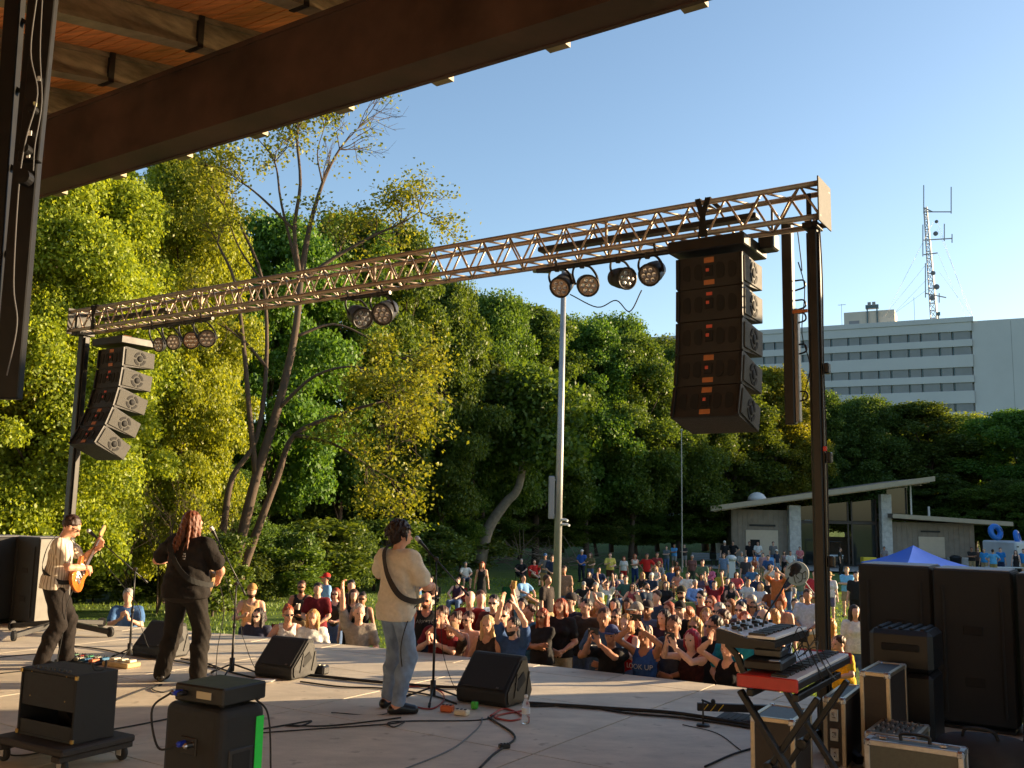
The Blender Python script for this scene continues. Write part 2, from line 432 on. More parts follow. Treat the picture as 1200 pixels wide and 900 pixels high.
def cap_groups(J, vox, back=False):
    H = J['H']; hb = J['hb']; h = lambda x, y, z: hb + H @ A((x, y, z)); s = -1 if back else 1
    return [([ell(h(0, -.008, .132), (.089, .105, .1), .03, H)], vox, [(h(0, 0, .118), H @ A((0, 0, -1.0)))]),
            ([ell(h(0, s*.115, .118), (.078, .082, .013), .01, H)], vox*.7)]
def hat_groups(J, vox):
    H = J['H']; hb = J['hb']; h = lambda x, y, z: hb + H @ A((x, y, z))
    return [([ell(h(0, -.008, .15), (.085, .1, .1), .03, H), ell(h(0, 0, .125), (.17, .18, .014), .02, H)], vox)]
def glasses_mesh(J, name='sunglasses'):
    H = J['H']; hb = J['hb']; b = MB(); M = Matrix([list(r) for r in H])
    h = lambda x, y, z: hb + H @ A((x, y, z))
    for s in (-1, 1):
        b.box(h(s*.033, .106, .086), (.05, .006, (.034 if name == 'sunglasses' else .024)), .005, M)
        b.bar(h(s*.066, .1, .09), h(s*.078, .0, .088), .006, .008)
    b.bar(h(-.012, .108, .092), h(.012, .108, .092), .006, .006)
    return b.mesh(name)
def eye_mesh(J, s):
    H = J['H']; hb = J['hb']; b = MB(); M = Matrix([list(r) for r in H])
    c = hb + H @ A((s*.032, .0925, .088))
    b.lathe([(.002, -.012), (.010, -.006), (.012, 0), (.010, .006), (.002, .012)], 8, c, M @ Matrix.Rotation(math.pi/2, 3, 'Y') )
    return b.mesh('eye', True)
def cloth_top(J, pz, kind, vox):
    T, pel = J['T'], J['pel']; t = lambda x, y, z: pel + T @ A((x, y, z))
    inf = {'tank': .012, 'tee': .017, 'loose': .028, 'long': .018, 'dress': .014}[kind]
    B = body_prims(J, pz, inf); pr = list(B['torso'][:4]) + B['torso'][5:]
    gi = pz.get('girth', 1.0); Pv = J['Pv']
    if kind in ('tee', 'loose', 'long'):
        e = .012 if kind == 'loose' else 0
        pr.append(ell(t(0, .0, .06), (.172*gi**.6+inf+e, .125*gi+inf+e, .22), .06, T))
        pr.append(ell(pel+Pv @ A((0, -.012, -.06)), (.178*gi**.5+inf+e, .122*gi+inf+e, .14), .06, Pv))
    if kind != 'tank' and kind != 'dress':
        for n in 'LR':
            s, e = J['sh'+n], J['el'+n]
            if kind == 'long':
                pr += [cap(s, e, .055+inf, .042+inf, .04), cap(e, J['wr'+n], .042+inf, .03+inf, .03)]
            else:
                f = .62 if kind != 'loose' else .7
                pr.append(cap(s, s+(e-s)*f, .056+inf, .05+inf*1.2, .04))
    if kind == 'dress':
        m = (J['knL']+J['knR'])/2; pr += [cap(pel+A((0,0,-.02)), m+A((0,0,.05)), .155, .2, .08)]
        cuts = [(m+A((0,0,.06)), A((0,0,-1.0)))]
    else:
        hem = {'tank': -.02, 'tee': -.06, 'loose': -.09, 'long': -.07}[kind] + pz.get('hem', 0)
        cuts = [(t(0, 0, hem), T @ A((0, 0, -1.0)))]
    subs = [ell(t(0, .015, .56), (.075, .085, .075), .02, T)]
    if kind in ('tank', 'dress'):
        subs += [ell(t(0, .03, .53), (.07, .12, .13), .02, T), ell(t(0, 0, .62), (.09, .2, .12), .02, T)] + [ell(J['sh'+n]+T @ A((s*.015, 0, 0)), (.062, .1, .085), .02, T) for n, s in (('L', -1), ('R', 1))]
    def wob(X, Y, Z): return .0055*np.sin(26*X+31*Z+4*np.sin(9*Y))*np.sin(22*Y-17*Z+9*X) + .003*np.sin(60*Z+25*X+30*Y)
    return [(pr, vox, cuts, subs, wob)]
def cloth_bottom(J, pz, kind, vox):
    inf = .016; B = body_prims(J, pz, inf); pr = [B['torso'][0]]; pel, Pv = J['pel'], J['Pv']
    for n in 'LR':
        th, kn, an = J['hip'+n], J['kn'+n], J['an'+n]; gi = pz.get('girth', 1.0)**.5
        if kind == 'shorts':
            pr.append(cap(th, th+(kn-th)*.72, .09*gi+inf, .075+inf, .05))
        elif kind == 'wide':
            pr += [cap(th, kn, .09*gi+inf, .07+inf, .05), cap(kn, kn*.68+an*.32-nrm(J['toe'+n])*.014, .068+inf, .07+inf, .04), cap(kn*.68+an*.32-nrm(J['toe'+n])*.014, an+(kn-an)*.02, .07+inf, .07+inf, .04)]
        else:
            pr += [cap(th, kn, .09*gi+inf, .058+inf, .05), cap(kn, kn*.68+an*.32-nrm(J['toe'+n])*.014, .06+inf, .058+inf, .04), cap(kn*.68+an*.32-nrm(J['toe'+n])*.014, an+(kn-an)*.06, .058+inf, .046+inf, .04)]
    def wob(X, Y, Z): return .005*np.sin(38*Z+22*X+5*np.sin(14*Y))*np.sin(24*Y+14*X+8*Z)
    up = J['T'] @ A((0, 0, 1.0))
    return [(pr, vox, [(pel+up*.085, up)], (), wob)]
def shoe_groups(J, pz, vox, n):
    B = body_prims(J, pz, .008)
    return [(B['ft'+n][1:], vox, [(A((0, 0, J['an'+n][2]-.076)), A((0, 0, -1.0)))])]
def body_mesh(J, pz, vox, fine):
    B = body_prims(J, pz); main = []
    for k, v in B.items(): main += v
    main += head_prims(J)
    gr = []
    if fine:
        fv = .0055 if vox < .0155 else .0075
        gr = [(main, vox)] + [(hand_prims(J, n, s, True), fv) for n, s in (('L', -1), ('R', 1))]
        gr.append((head_prims(J) + B['torso'][4:5], fv*1.3))
    else:
        for n, s in (('L', -1), ('R', 1)): main += hand_prims(J, n, s, False)
        gr = [(main, vox)]
    return blob('body', gr)
def cloth_mat(c, key=None):
    key = key or 'fabric_%d_%d_%d' % c
    return mat(key, lin(c), .85, var=.22, scale=22, bump=.75, bscale=26, spec=.2)
def skin_mat(c=(198, 142, 112)):
    k = 'skin_%d_%d_%d' % c
    if k in _mats: return _mats[k]
    m = mat(k, lin(c), .5, var=.1, scale=18, spec=.35)
    b = m.node_tree.nodes['Principled BSDF']; b.inputs['Subsurface Weight'].default_value = .12; b.inputs['Subsurface Radius'].default_value = (.02, .008, .004)
    b.inputs['Subsurface Scale'].default_value = .5
    return m
def hair_mat(c):
    return mat('hair_%d_%d_%d' % c, lin(c), .5, var=.35, scale=40, stretch=(1, 1, .25), bump=.6, bscale=90, spec=.4)
# ---------------------------------------------------------------- the setting: lawn, stage, roof
sc.cycles.use_denoising = True
sc.cycles.max_bounces = 6; sc.cycles.diffuse_bounces = 4; sc.cycles.glossy_bounces = 2; sc.cycles.transmission_bounces = 4; sc.cycles.transparent_max_bounces = 4
def UV(u, v, z=0.0): return SU*u + SV*v + Vector((0, 0, z))
def ground_mat():
    m = bpy.data.materials.new('lawn'); m.use_nodes = True; n = m.node_tree; b = n.nodes['Principled BSDF']
    tc = n.nodes.new('ShaderNodeTexCoord')
    def nz(s, d=5):
        x = n.nodes.new('ShaderNodeTexNoise'); x.inputs['Scale'].default_value = s; x.inputs['Detail'].default_value = d; n.links.new(tc.outputs['Object'], x.inputs['Vector']); return x
    a, c, e = nz(.25), nz(2.2), nz(30)
    r1 = n.nodes.new('ShaderNodeValToRGB'); r1.color_ramp.elements[0].position = .35; r1.color_ramp.elements[1].position = .65
    r1.color_ramp.elements[0].color = (.075,.13,.028,1); r1.color_ramp.elements[1].color = (.12,.19,.04,1)
    n.links.new(a.outputs[0], r1.inputs[0])
    r2 = n.nodes.new('ShaderNodeValToRGB'); r2.color_ramp.elements[0].position = .4; r2.color_ramp.elements[1].position = .75
    r2.color_ramp.elements[0].color = (.08,.14,.03,1); r2.color_ramp.elements[1].color = (.16,.19,.06,1)
    n.links.new(c.outputs[0], r2.inputs[0])
    mx = n.nodes.new('ShaderNodeMixRGB'); mx.inputs[0].default_value = .5; n.links.new(r1.outputs[0], mx.inputs[1]); n.links.new(r2.outputs[0], mx.inputs[2])
    n.links.new(mx.outputs[0], b.inputs['Base Color']); b.inputs['Roughness'].default_value = .9; b.inputs['Specular IOR Level'].default_value = .15
    bp = n.nodes.new('ShaderNodeBump'); bp.inputs['Strength'].default_value = .9; bp.inputs['Distance'].default_value = .05
    n.links.new(e.outputs[0], bp.inputs['Height']); n.links.new(bp.outputs[0], b.inputs['Normal'])
    return m
xs = sorted(set([-1500, -600, -250, -120] + list(range(-80, 81, 4)) + [120, 250, 600, 1500]))
ys = sorted(set([-400, -100, -30, 0] + list(range(4, 100, 4)) + [120, 160, 250, 500, 1000, 2200]))
gv = []
for y in ys:
    for x in xs:
        z = gz(y)
        if y > 10 and abs(x) < 100 and y < 100: z += .07*math.sin(x*.21+y*.13)*math.sin(y*.17-x*.05)
        # wooded bank behind the lawn on the left, and a rise below the far building
        tl_ = np.interp(x, [-60, -9, -3, 12, 30, 80], [30, 35, 67, 79, 88, 92])
        k = max(0, min(1, (y-tl_)/40.0)); z += 3.0*k*k*(3-2*k)
        gv.append((x, y, z))
gf = [(j*len(xs)+i, j*len(xs)+i+1, (j+1)*len(xs)+i+1, (j+1)*len(xs)+i) for j in range(len(ys)-1) for i in range(len(xs)-1)]
me = bpy.data.meshes.new('ground'); me.from_pydata(gv, [], gf); me.polygons.foreach_set('use_smooth', [True]*len(gf))
struct(ob('ground', me, ground_mat()))
def path_strip(name, pts, wdt, m, dz):
    b = MB(); L = []; Rr = []
    for i, p in enumerate(pts):
        p = Vector(p); d = (Vector(pts[min(i+1, len(pts)-1)])-Vector(pts[max(i-1, 0)])).normalized(); nn = Vector((-d.y, d.x, 0))
        for s, l in ((-1, L), (1, Rr)):
            q = p+nn*s*wdt/2; l.append((q.x, q.y, gz(q.y)+.09+dz))
    n = len(pts); b.add(L+Rr, [(i, i+1, n+i+1, n+i) for i in range(n-1)])
    return struct(b.build(name, m))
CONC = mat('paving_concrete', (.38,.36,.33), .85, var=.12, scale=1.5, bump=.2, bscale=40)
path_strip('path', [(14, 71.5, 0), (30, 70.6, 0), (44, 70, 0), (75, 69, 0)], 5.0, CONC, 0)
# stage: concrete slabs with open joints on a solid core, curved front edge
def stage_mat():
    m = mat('stage_concrete', (.60,.53,.415), .62, var=.16, scale=1.3, bump=.25, bscale=45, spec=.4)
    n = m.node_tree; b = n.nodes['Principled BSDF']
    src = b.inputs['Base Color'].links[0].from_socket
    tc = [x for x in n.nodes if x.type == 'TEX_COORD'][0]
    # scuffs swept across the floor
    mp = n.nodes.new('ShaderNodeMapping'); mp.inputs['Rotation'].default_value = (0, 0, .5); mp.inputs['Scale'].default_value = (.7, 1.5, 1)
    n.links.new(tc.outputs['Object'], mp.inputs[0])
    nz = n.nodes.new('ShaderNodeTexNoise'); nz.inputs['Scale'].default_value = 2.2; nz.inputs['Detail'].default_value = 9; nz.inputs['Roughness'].default_value = .72
    n.links.new(mp.outputs[0], nz.inputs['Vector'])
    r = n.nodes.new('ShaderNodeValToRGB'); r.color_ramp.elements[0].position = .36; r.color_ramp.elements[1].position = .62
    r.color_ramp.elements[0].color = (.62,.6,.58,1); r.color_ramp.elements[1].color = (1.08,1.06,1.04,1)
    n.links.new(nz.outputs[0], r.inputs[0])
    mx = n.nodes.new('ShaderNodeMixRGB'); mx.blend_type = 'MULTIPLY'; mx.inputs[0].default_value = .5
    n.links.new(src, mx.inputs[1]); n.links.new(r.outputs[0], mx.inputs[2])
    # dark spots and drips
    sp = n.nodes.new('ShaderNodeTexNoise'); sp.inputs['Scale'].default_value = 5.5; sp.inputs['Detail'].default_value = 3
    n.links.new(tc.outputs['Object'], sp.inputs['Vector'])
    r2 = n.nodes.new('ShaderNodeValToRGB'); r2.color_ramp.elements[0].position = .28; r2.color_ramp.elements[1].position = .36
    r2.color_ramp.elements[0].color = (.55,.53,.5,1); r2.color_ramp.elements[1].color = (1,1,1,1)
    n.links.new(sp.outputs[0], r2.inputs[0])
    m2 = n.nodes.new('ShaderNodeMixRGB'); m2.blend_type = 'MULTIPLY'; m2.inputs[0].default_value = .8
    n.links.new(mx.outputs[0], m2.inputs[1]); n.links.new(r2.outputs[0], m2.inputs[2]); n.links.new(m2.outputs[0], b.inputs['Base Color'])
    return m
STG = stage_mat(); JOINT = mat('joint_filler', (.07,.065,.06), .9, var=.3, scale=12)
EDGE = [(-30, -2.5), (-22, 3.0), (-17, 6.6), (-14.8, 8.1), (-13.5, 8.86), (-12.7, 9.2), (-10.4, 9.68), (-8.1, 9.98), (-6.2, 10.14), (-4, 10.26), (-2.4, 10.27), (0, 10.1), (4, 9.6), (9, 8.5)]
def inset(k):
    out = []
    for i, p in enumerate(EDGE):
        a = EDGE[max(i-1, 0)]; c = EDGE[min(i+1, len(EDGE)-1)]; d = Vector((c[0]-a[0], c[1]-a[1])).normalized()
        out.append((p[0]+d.y*k, p[1]-d.x*k))
    return out
BACK = -7.0
core = MB(); poly = [(9, BACK), (-30, BACK)] + inset(.03)
n = len(poly)
core.add([UV(u, v, -1.3) for u, v in poly]+[UV(u, v, -.022) for u, v in poly], [tuple(range(n))[::-1], tuple(range(n, 2*n))]+[(i, (i+1) % n, (i+1) % n+n, i+n) for i in range(n)])
stage = struct(core.build('stage', JOINT))
inn = inset(.5)
def clip_poly(pl, a, b):               # keep the right-hand side of a->b
    out = []; sd = lambda p: (b[0]-a[0])*(p[1]-a[1])-(b[1]-a[1])*(p[0]-a[0])
    for i in range(len(pl)):
        p, q = pl[i], pl[(i+1) % len(pl)]; sp_, sq = sd(p), sd(q)
        if sp_ <= 0: out.append(p)
        if (sp_ < 0 < sq) or (sq < 0 < sp_):
            t = sp_/(sp_-sq); out.append((p[0]+(q[0]-p[0])*t, p[1]+(q[1]-p[1])*t))
    return out
def slab(pl, zt=0.0):
    b = MB(); n = len(pl); k = .012
    cu = sum(p[0] for p in pl)/n; cv = sum(p[1] for p in pl)/n
    def ins(p, e):
        d = Vector((cu-p[0], cv-p[1])); L = d.length; d = d/L*min(e*1.4, L*.5); return (p[0]+d.x, p[1]+d.y)
    t = [ins(p, .0085) for p in pl]; lo = [ins(p, .0075) for p in pl]
    b.add([UV(u, v, -.02) for u, v in lo]+[UV(u, v, zt-.0015) for u, v in lo]+[UV(u, v, zt) for u, v in t],
          [tuple(range(2*n, 3*n))]+[(i, (i+1) % n, (i+1) % n+n, i+n) for i in range(n)]+[(i+n, (i+1) % n+n, (i+1) % n+2*n, i+2*n) for i in range(n)])
    b.build('slab', STG, stage)
us = [-30+2.6*i for i in range(16)]; vs_ = [BACK+1.92*i for i in range(10)]
for i in range(len(us)-1):
    for j in range(len(vs_)-1):
        pl = [(us[i], vs_[j]), (us[i+1], vs_[j]), (us[i+1], vs_[j+1]), (us[i], vs_[j+1])]
        for a, b in zip(inn[:-1], inn[1:]):
            pl = clip_poly(pl, a, b)
            if len(pl) < 3: break
        if len(pl) >= 3 and abs(sum(pl[k][0]*pl[(k+1) % len(pl)][1]-pl[(k+1) % len(pl)][0]*pl[k][1] for k in range(len(pl)))) > .02: slab(pl)
for i in range(len(EDGE)-1):
    m_ = 2 if i > 2 else 3
    for k in range(m_):
        f = lambda L, t: (L[i][0]+(L[i+1][0]-L[i][0])*t, L[i][1]+(L[i+1][1]-L[i][1])*t)
        slab([f(inn, k/m_), f(inn, (k+1)/m_), f(EDGE, (k+1)/m_), f(EDGE, k/m_)], .001)
# ---- roof over the stage
WOOD = mat('roof_boards', (.70,.26,.085), .5, var=.35, scale=5, stretch=(.25, 3, 3), bump=.3, bscale=40, spec=.4)
BEAM = mat('weathered_beam', (.052,.028,.021), .6, .15, var=.6, scale=1.1, bump=.15, bscale=120)
RAFT = mat('dusty_rafter', (.26,.21,.14), .55, .3, var=.45, scale=3, stretch=(1, 1, 4), bump=.2, bscale=80)
roof = thing('stage_roof', 'brown steel and timber stage roof overhead with orange board ceiling', 'roof', (0, 0, 0))
SL = math.tan(R_(13)); VB, ZB = 6.38, 6.87
def roofz(v): return ZB+(v-VB)*SL
b = MB()
def uvbox(b, u0, u1, v0, v1, z0, z1):
    vs = [UV(u, v, z) for z in (z0, z1) for v in (v0, v1) for u in (u0, u1)]
    b.add(vs, [(0,2,3,1),(4,5,7,6),(0,1,5,4),(2,6,7,3),(0,4,6,2),(1,3,7,5)])
uvbox(b, -28, 7, VB, VB+.352, 6.0, ZB-.003); gird = b.build('girder', BEAM, roof)
b = MB(); uvbox(b, -28, 7, VB+.352, VB+.40, 5.985, 6.03); uvbox(b, -28, 7, VB-.02, VB-.0, ZB-.06, ZB-.004); b.build('girder_flange', BEAM, gird)
b = MB(); uvbox(b, -28, 7, -3.6, -3.2, roofz(-3.2)-.95, roofz(-3.2)-.01); b.build('girder', BEAM, roof)
b = MB()
def sbox(b, u0, u1, v0, v1, zo0, zo1):    # a box that follows the roof slope
    vs = [UV(u, v, roofz(v)+zo) for zo in (zo0, zo1) for v in (v0, v1) for u in (u0, u1)]
    b.add(vs, [(0,2,3,1),(4,5,7,6),(0,1,5,4),(2,6,7,3),(0,4,6,2),(1,3,7,5)])
VE = 8.52
RU = [-8.33+1.62*k for k in range(-11, 10)]
RH = .36
for u in RU:
    b = MB()
    for (w0, z0, z1) in ((.10, 0, .05), (.075, .05, .10), (.065, .10, RH-.06), (.09, RH-.06, RH)): sbox(b, u-w0, u+w0, -6.5, VE-.02, z0, z1)
    rf = b.build('rafter', RAFT, roof)
    b = MB(); sbox(b, u-.108, u+.108, 6.1, 6.17, -.012, RH-.002); b.build('splice_band', STEELK, rf)
bw = .145; nb = 0
v = -6.5
bmesh_src = None
while v < VE-.01:
    b = MB(); sbox(b, -28, 7, v+.007, min(v+bw, VE)-.007, RH+.001+(.006 if nb % 3 == 0 else 0), RH+.03)
    b.build('board', WOOD, roof); v += bw; nb += 1
b = MB(); sbox(b, -28.2, 7.2, -6.7, VE+.1, RH+.035, RH+.16); b.build('roof_deck', BEAM, roof)
b = MB(); uvbox(b, -28.1, 7.1, VE+.02, VE+.07, 7.15, roofz(VE)+RH+.1); b.build('fascia', BEAM, roof)
b = MB()
for u in RU:
    b = MB(); uvbox(b, u-.13, u+.13, VE-.35, VE+.015, 6.99, 7.36); b.build('rafter_tail', RAFT, roof)
# wing added out of view at the right: it shades the right of the stage
WALLM = mat('brown_masonry', (.16,.12,.09), .85, var=.2, scale=3, bump=.3, bscale=30)
blocker = thing('sun_blocker', 'brown masonry wing added unseen at far right to shade the stage', 'building', (0, 0, 0))
b = MB(); b.box((12.4, 8.6, 1.75), (7, 7.0, 5.9), .03); b.build('wall', WALLM, blocker)
b = MB(); b.box((12.4, 8.6, 4.82), (7.6, 7.6, .22), .03); b.build('roof', BEAM, blocker)
b = MB(); uvbox(b, -27, 6, -6.62, -6.42, 0, 5.3); bw_ = b.build('stage_bounce_wall', mat('bounce_wall_boards', (.56,.49,.40), .8, var=.15, scale=2)); tag(bw_, 'tan boarded back wall of the stage added unseen behind the camera to bounce sun', 'wall')  # unseen wall added to bounce sunlight onto the stage and roof
# mast hanging at the left edge
MASTK = mat('mast_black', (.005,.005,.0055), .5, var=.4, scale=9, spec=.25)
hm = thing('hanging_mast', 'dark steel lifting mast hanging from the roof at the left edge', 'mast', P(24, 470, 5.2))
zt = 4.2
c = P(24, 470, 5.2)
def loc(px, py, Y): return P(px, py, Y)-c
b = MB(); b.bar(loc(9, 468, 5.2), loc(50, -14, 5.2), .14, .06, up=(0, 1, 0), ch=.006)
b.build('outer_channel', MASTK, hm)
b = MB(); b.bar(loc(-16, 468, 5.24), loc(19, -14, 5.24), .095, .07, up=(0, 1, 0), ch=.006); b.build('inner_channel', MASTK, hm)
for py in (30, 110, 200, 300, 400):
    b = MB(); b.bar(loc(40-py*.09, py, 5.25), loc(14-py*.08, py-14, 5.25), .02, .03, up=(0, 1, 0)); b.build('lacing_bar', MASTK, hm)
b = MB(); b.bar(loc(35, 190, 5.16), loc(56, -14, 5.16), .12, .05, up=(0, 1, 0), ch=.005); b.build('upper_sleeve', MASTK, hm)
b = MB(); b.tube(spline([loc(44, -10, 5.1), loc(36, 60, 5.09), loc(44, 110, 5.08), loc(30, 165, 5.07), loc(22, 220, 5.08), loc(16, 330, 5.1), loc(20, 380, 5.1), loc(8, 440, 5.1)], 6), .0035, 6); b.build('cable', mat('grey_cable', (.10,.10,.105), .5), hm)
b = MB(); b.tube(spline([loc(50, -10, 5.1), loc(47, 60, 5.08), loc(49, 120, 5.07), loc(41, 170, 5.06), loc(39, 200, 5.06)], 6), .003, 6); b.build('cable', mat('grey_cable', (.10,.10,.105), .5), hm)
for (px, py, rr) in ((28, 208, .045), (30, 175, .03), (38, 128, .025)):
    b = MB(); b.lathe([(rr*.3, -.03), (rr, -.028), (rr, .028), (rr*.3, .03)], 16, loc(px, py, 5.1), Matrix.Rotation(math.pi/2, 3, 'X')); b.build('pulley', MASTK, hm)
for (px, py, c_) in ((46, 92, (.5,.55,.6)), (41, 122, (.6,.6,.35)), (35, 156, (.7,.7,.7)), (33, 182, (.7,.7,.7))):
    b = MB(); b.box(loc(px, py, 5.12), (.022, .006, .03), .002); b.build('sticker', mat('sticker_%d' % px, c_, .6), hm)
# ---------------------------------------------------------------- lighting truss, towers, loudspeaker arrays, lamps
TA = P(966, 239, 7.8); TL = 11.0; TS = .29
TB = TA - SU*TL
TRM = mat('truss_tube', (.40,.32,.25), .5, .8, var=.25, scale=6)
truss = thing('lighting_truss', 'long silver box truss carrying lamps and loudspeakers above stage', 'truss', TB, STA)
hs = TS/2
for sy in (-1, 1):
    for sz in (-1, 1):
        b = MB(); b.tube([(0, sy*hs, sz*hs), (TL, sy*hs, sz*hs)], .025, 12); b.build('chord', TRM, truss, True)
tb = MB(); step = .165; L = math.hypot(step, TS); tb.tube([(-L/2, 0, 0), (L/2, 0, 0)], .011, 8); brm = tb.mesh('brace', True)
nb = int(TL/step)
for face in range(4):
    for i in range(nb):
        up = (i+face) % 2 == 0
        o = ob('brace', brm, TRM, truss); x = (i+.5)*TL/nb
        a = math.atan2(TS, step)*(1 if up else -1)
        if face < 2: o.location = (x, (-hs, hs)[face], 0); o.rotation_euler = (0, -a, 0)
        else: o.location = (x, 0, (-hs, hs)[face-2]); o.rotation_euler = (0, 0, a)
for x in (0, TL):
    b = MB(); b.box((x, 0, 0), (.012, TS+.1, TS+.1), .002); b.build('end_plate', mat('grey_plate', (.10,.10,.095), .8, .0, var=.25, scale=12), truss)
for k in (TL*.27, TL*.545, TL*.815):
    for sy in (-1, 1):
        b = MB(); b.tube([(k, sy*hs, -hs), (k, sy*hs, hs)], .016, 8); b.build('joint_post', TRM, truss)
def on_truss(px):
    """x along the truss for a column of the picture"""
    lo, hi = 0, TL
    for _ in range(40):
        m = (lo+hi)/2
        if proj(TB+SU*m)[0] < px: lo = m
        else: hi = m
    return lo
# dark cover inside the truss near the right end
b = MB(); b.box((TL-1.75, .04, .0), (2.3, .12, .05), .01); b.build('power_bar', STEELK, truss)
b = MB(); b.box((1.3, .04, .0), (1.5, .12, .05), .01); b.build('power_bar', STEELK, truss)
def strap(x):
    for s in (-1, 1):
        b = MB(); w_ = .016
        pts = [(x+s*.05, -hs-.03, hs+.03), (x, -hs-.034, 0), (x-s*.02, -hs-.03, -hs-.04)]
        b.bar(pts[0], pts[1], .05, .008, up=(0, 1, 0)); b.bar(pts[1], pts[2], .05, .008, up=(0, 1, 0)); b.bar((x+s*.05, -hs-.03, hs+.032), (x+s*.03, hs+.03, hs+.034), .05, .006); b.build('sling', mat('black_webbing', (.012,.012,.012), .9), truss)
strap(on_truss(832)); strap(on_truss(122))
# towers
def tower(name, label, base, top, w_, d_):
    t = thing(name, label, 'tower', base, STA); h = top.z-base.z
    b = MB(); b.box((0, 0, h/2), (w_, d_, h), .01); b.build('mast', STEELK, t)
    b = MB()
    for s in (-1, 1): b.box((s*w_*.62, 0, h/2), (w_*.2, d_*.55, h*.97), .004)
    b.build('rail', STEELK, t); 
    b = MB(); b.box((0, -d_*.2, h-.02), (w_*1.7, d_*2.1, .05), .006); b.box((0, -d_*.75-.05, h+.1), (w_*.5, .03, .3), .004); b.build('head', STEELK, t)
    return t, h
tb0 = TA - SU*.10
t1, h1 = tower('lift_tower', 'black lifting tower holding the right end of the truss', Vector((tb0.x, tb0.y, 0)), tb0-Vector((0, 0, hs+.03)), .078, .09)
for a in range(4):
    b = MB(); d = Vector((math.cos(a*math.pi/2+.78), math.sin(a*math.pi/2+.78), 0)); b.bar(d*.05+Vector((0, 0, .14)), d*.5+Vector((0, 0, .05)), .06, .06, ch=.005); b.build('outrigger', STEELK, t1)
for zz in (2.35, 3.1, 1.5):
    b = MB(); b.box((.085, 0, zz), (.05, .07, .09), .008); b.build('winch_block', STEELK, t1)
b = MB(); b.box((.07, -.06, 2.42), (.03, .03, .04), .005); b.build('lock_pin', mat('red_plastic', (.5,.03,.02), .4), t1)
b = MB(); b.tube(spline([(.06, -.02, h1), (.075, -.03, h1-.5), (.07, -.04, h1-1.2), (.08, -.05, h1-2.2), (.07, -.05, .9)], 5), .006, 6); b.build('winch_cable', RUBBER, t1)
tp = TA - SU*.40 + SV*.25
dm = P(921, 500, tp.y+.2)
t2 = thing('drop_mast', 'short black mast hanging under the truss beside the right tower', 'mast', Vector((tp.x, tp.y, dm.z)), STA)
h2 = TA.z-dm.z
b = MB(); b.box((0, 0, h2/2), (.09, .09, h2), .008); b.build('mast', STEELK, t2)
b = MB(); b.box((.068, 0, h2*.28), (.04, .07, h2*.54), .006); b.build('inner_sleeve', mat('grey_steel', (.2,.2,.2), .4, .7, var=.2), t2)
for k, zz in enumerate((.2, .62, .9, 1.02, 1.2)):
    b = MB(); b.tube(spline([(.06, 0, zz), (.15, -.02, zz+.02), (.14, -.02, zz+.08), (.06, 0, zz+.09)], 4), .008, 6); b.build('cable_hook', STEELK, t2)
b = MB(); b.box((.1, -.03, 1.0), (.15, .02, .03), .003); b.build('locking_lever', mat('orange_steel', (.45,.14,.04), .5), t2)
b = MB(); b.tube(spline([(.09, 0, h2-.1), (.13, -.02, h2-.5), (.1, -.03, 1.45), (.15, -.02, 1.2), (.12, -.03, .8), (.18, -.02, .5), (.1, 0, .2)], 5), .005, 6); b.build('cable', RUBBER, t2)
tl = TB + SU*.15
t3, h3 = tower('lift_tower', 'dark lifting tower at the left end of the truss behind guitarist', Vector((tl.x, tl.y, 0)), tl-Vector((0, 0, hs+.03)), .12, .12)
for a in range(4):
    b = MB(); d = Vector((math.cos(a*math.pi/2+.3), math.sin(a*math.pi/2+.3), 0)); b.bar(d*.06+Vector((0, 0, .16)), d*.85+Vector((0, 0, .07)), .07, .07, ch=.006); b.build('outrigger', STEELK, t3)
    b = MB(); b.lathe([(.03, -.02), (.07, -.018), (.07, .018), (.03, .02)], 14, d*.85+Vector((0, 0, .07)), Matrix.Rotation(a, 3, 'Z') @ Matrix.Rotation(math.pi/2, 3, 'X')); b.build('wheel', RUBBER, t3)
b = MB(); b.prism([(0, 0), (.3, -.06), (.05, .5), (0, .5)], .02, None, (.06, -.1, .25)); b.build('gusset_plate', mat('grey_steel', (.2,.2,.2), .4, .7, var=.2), t3)
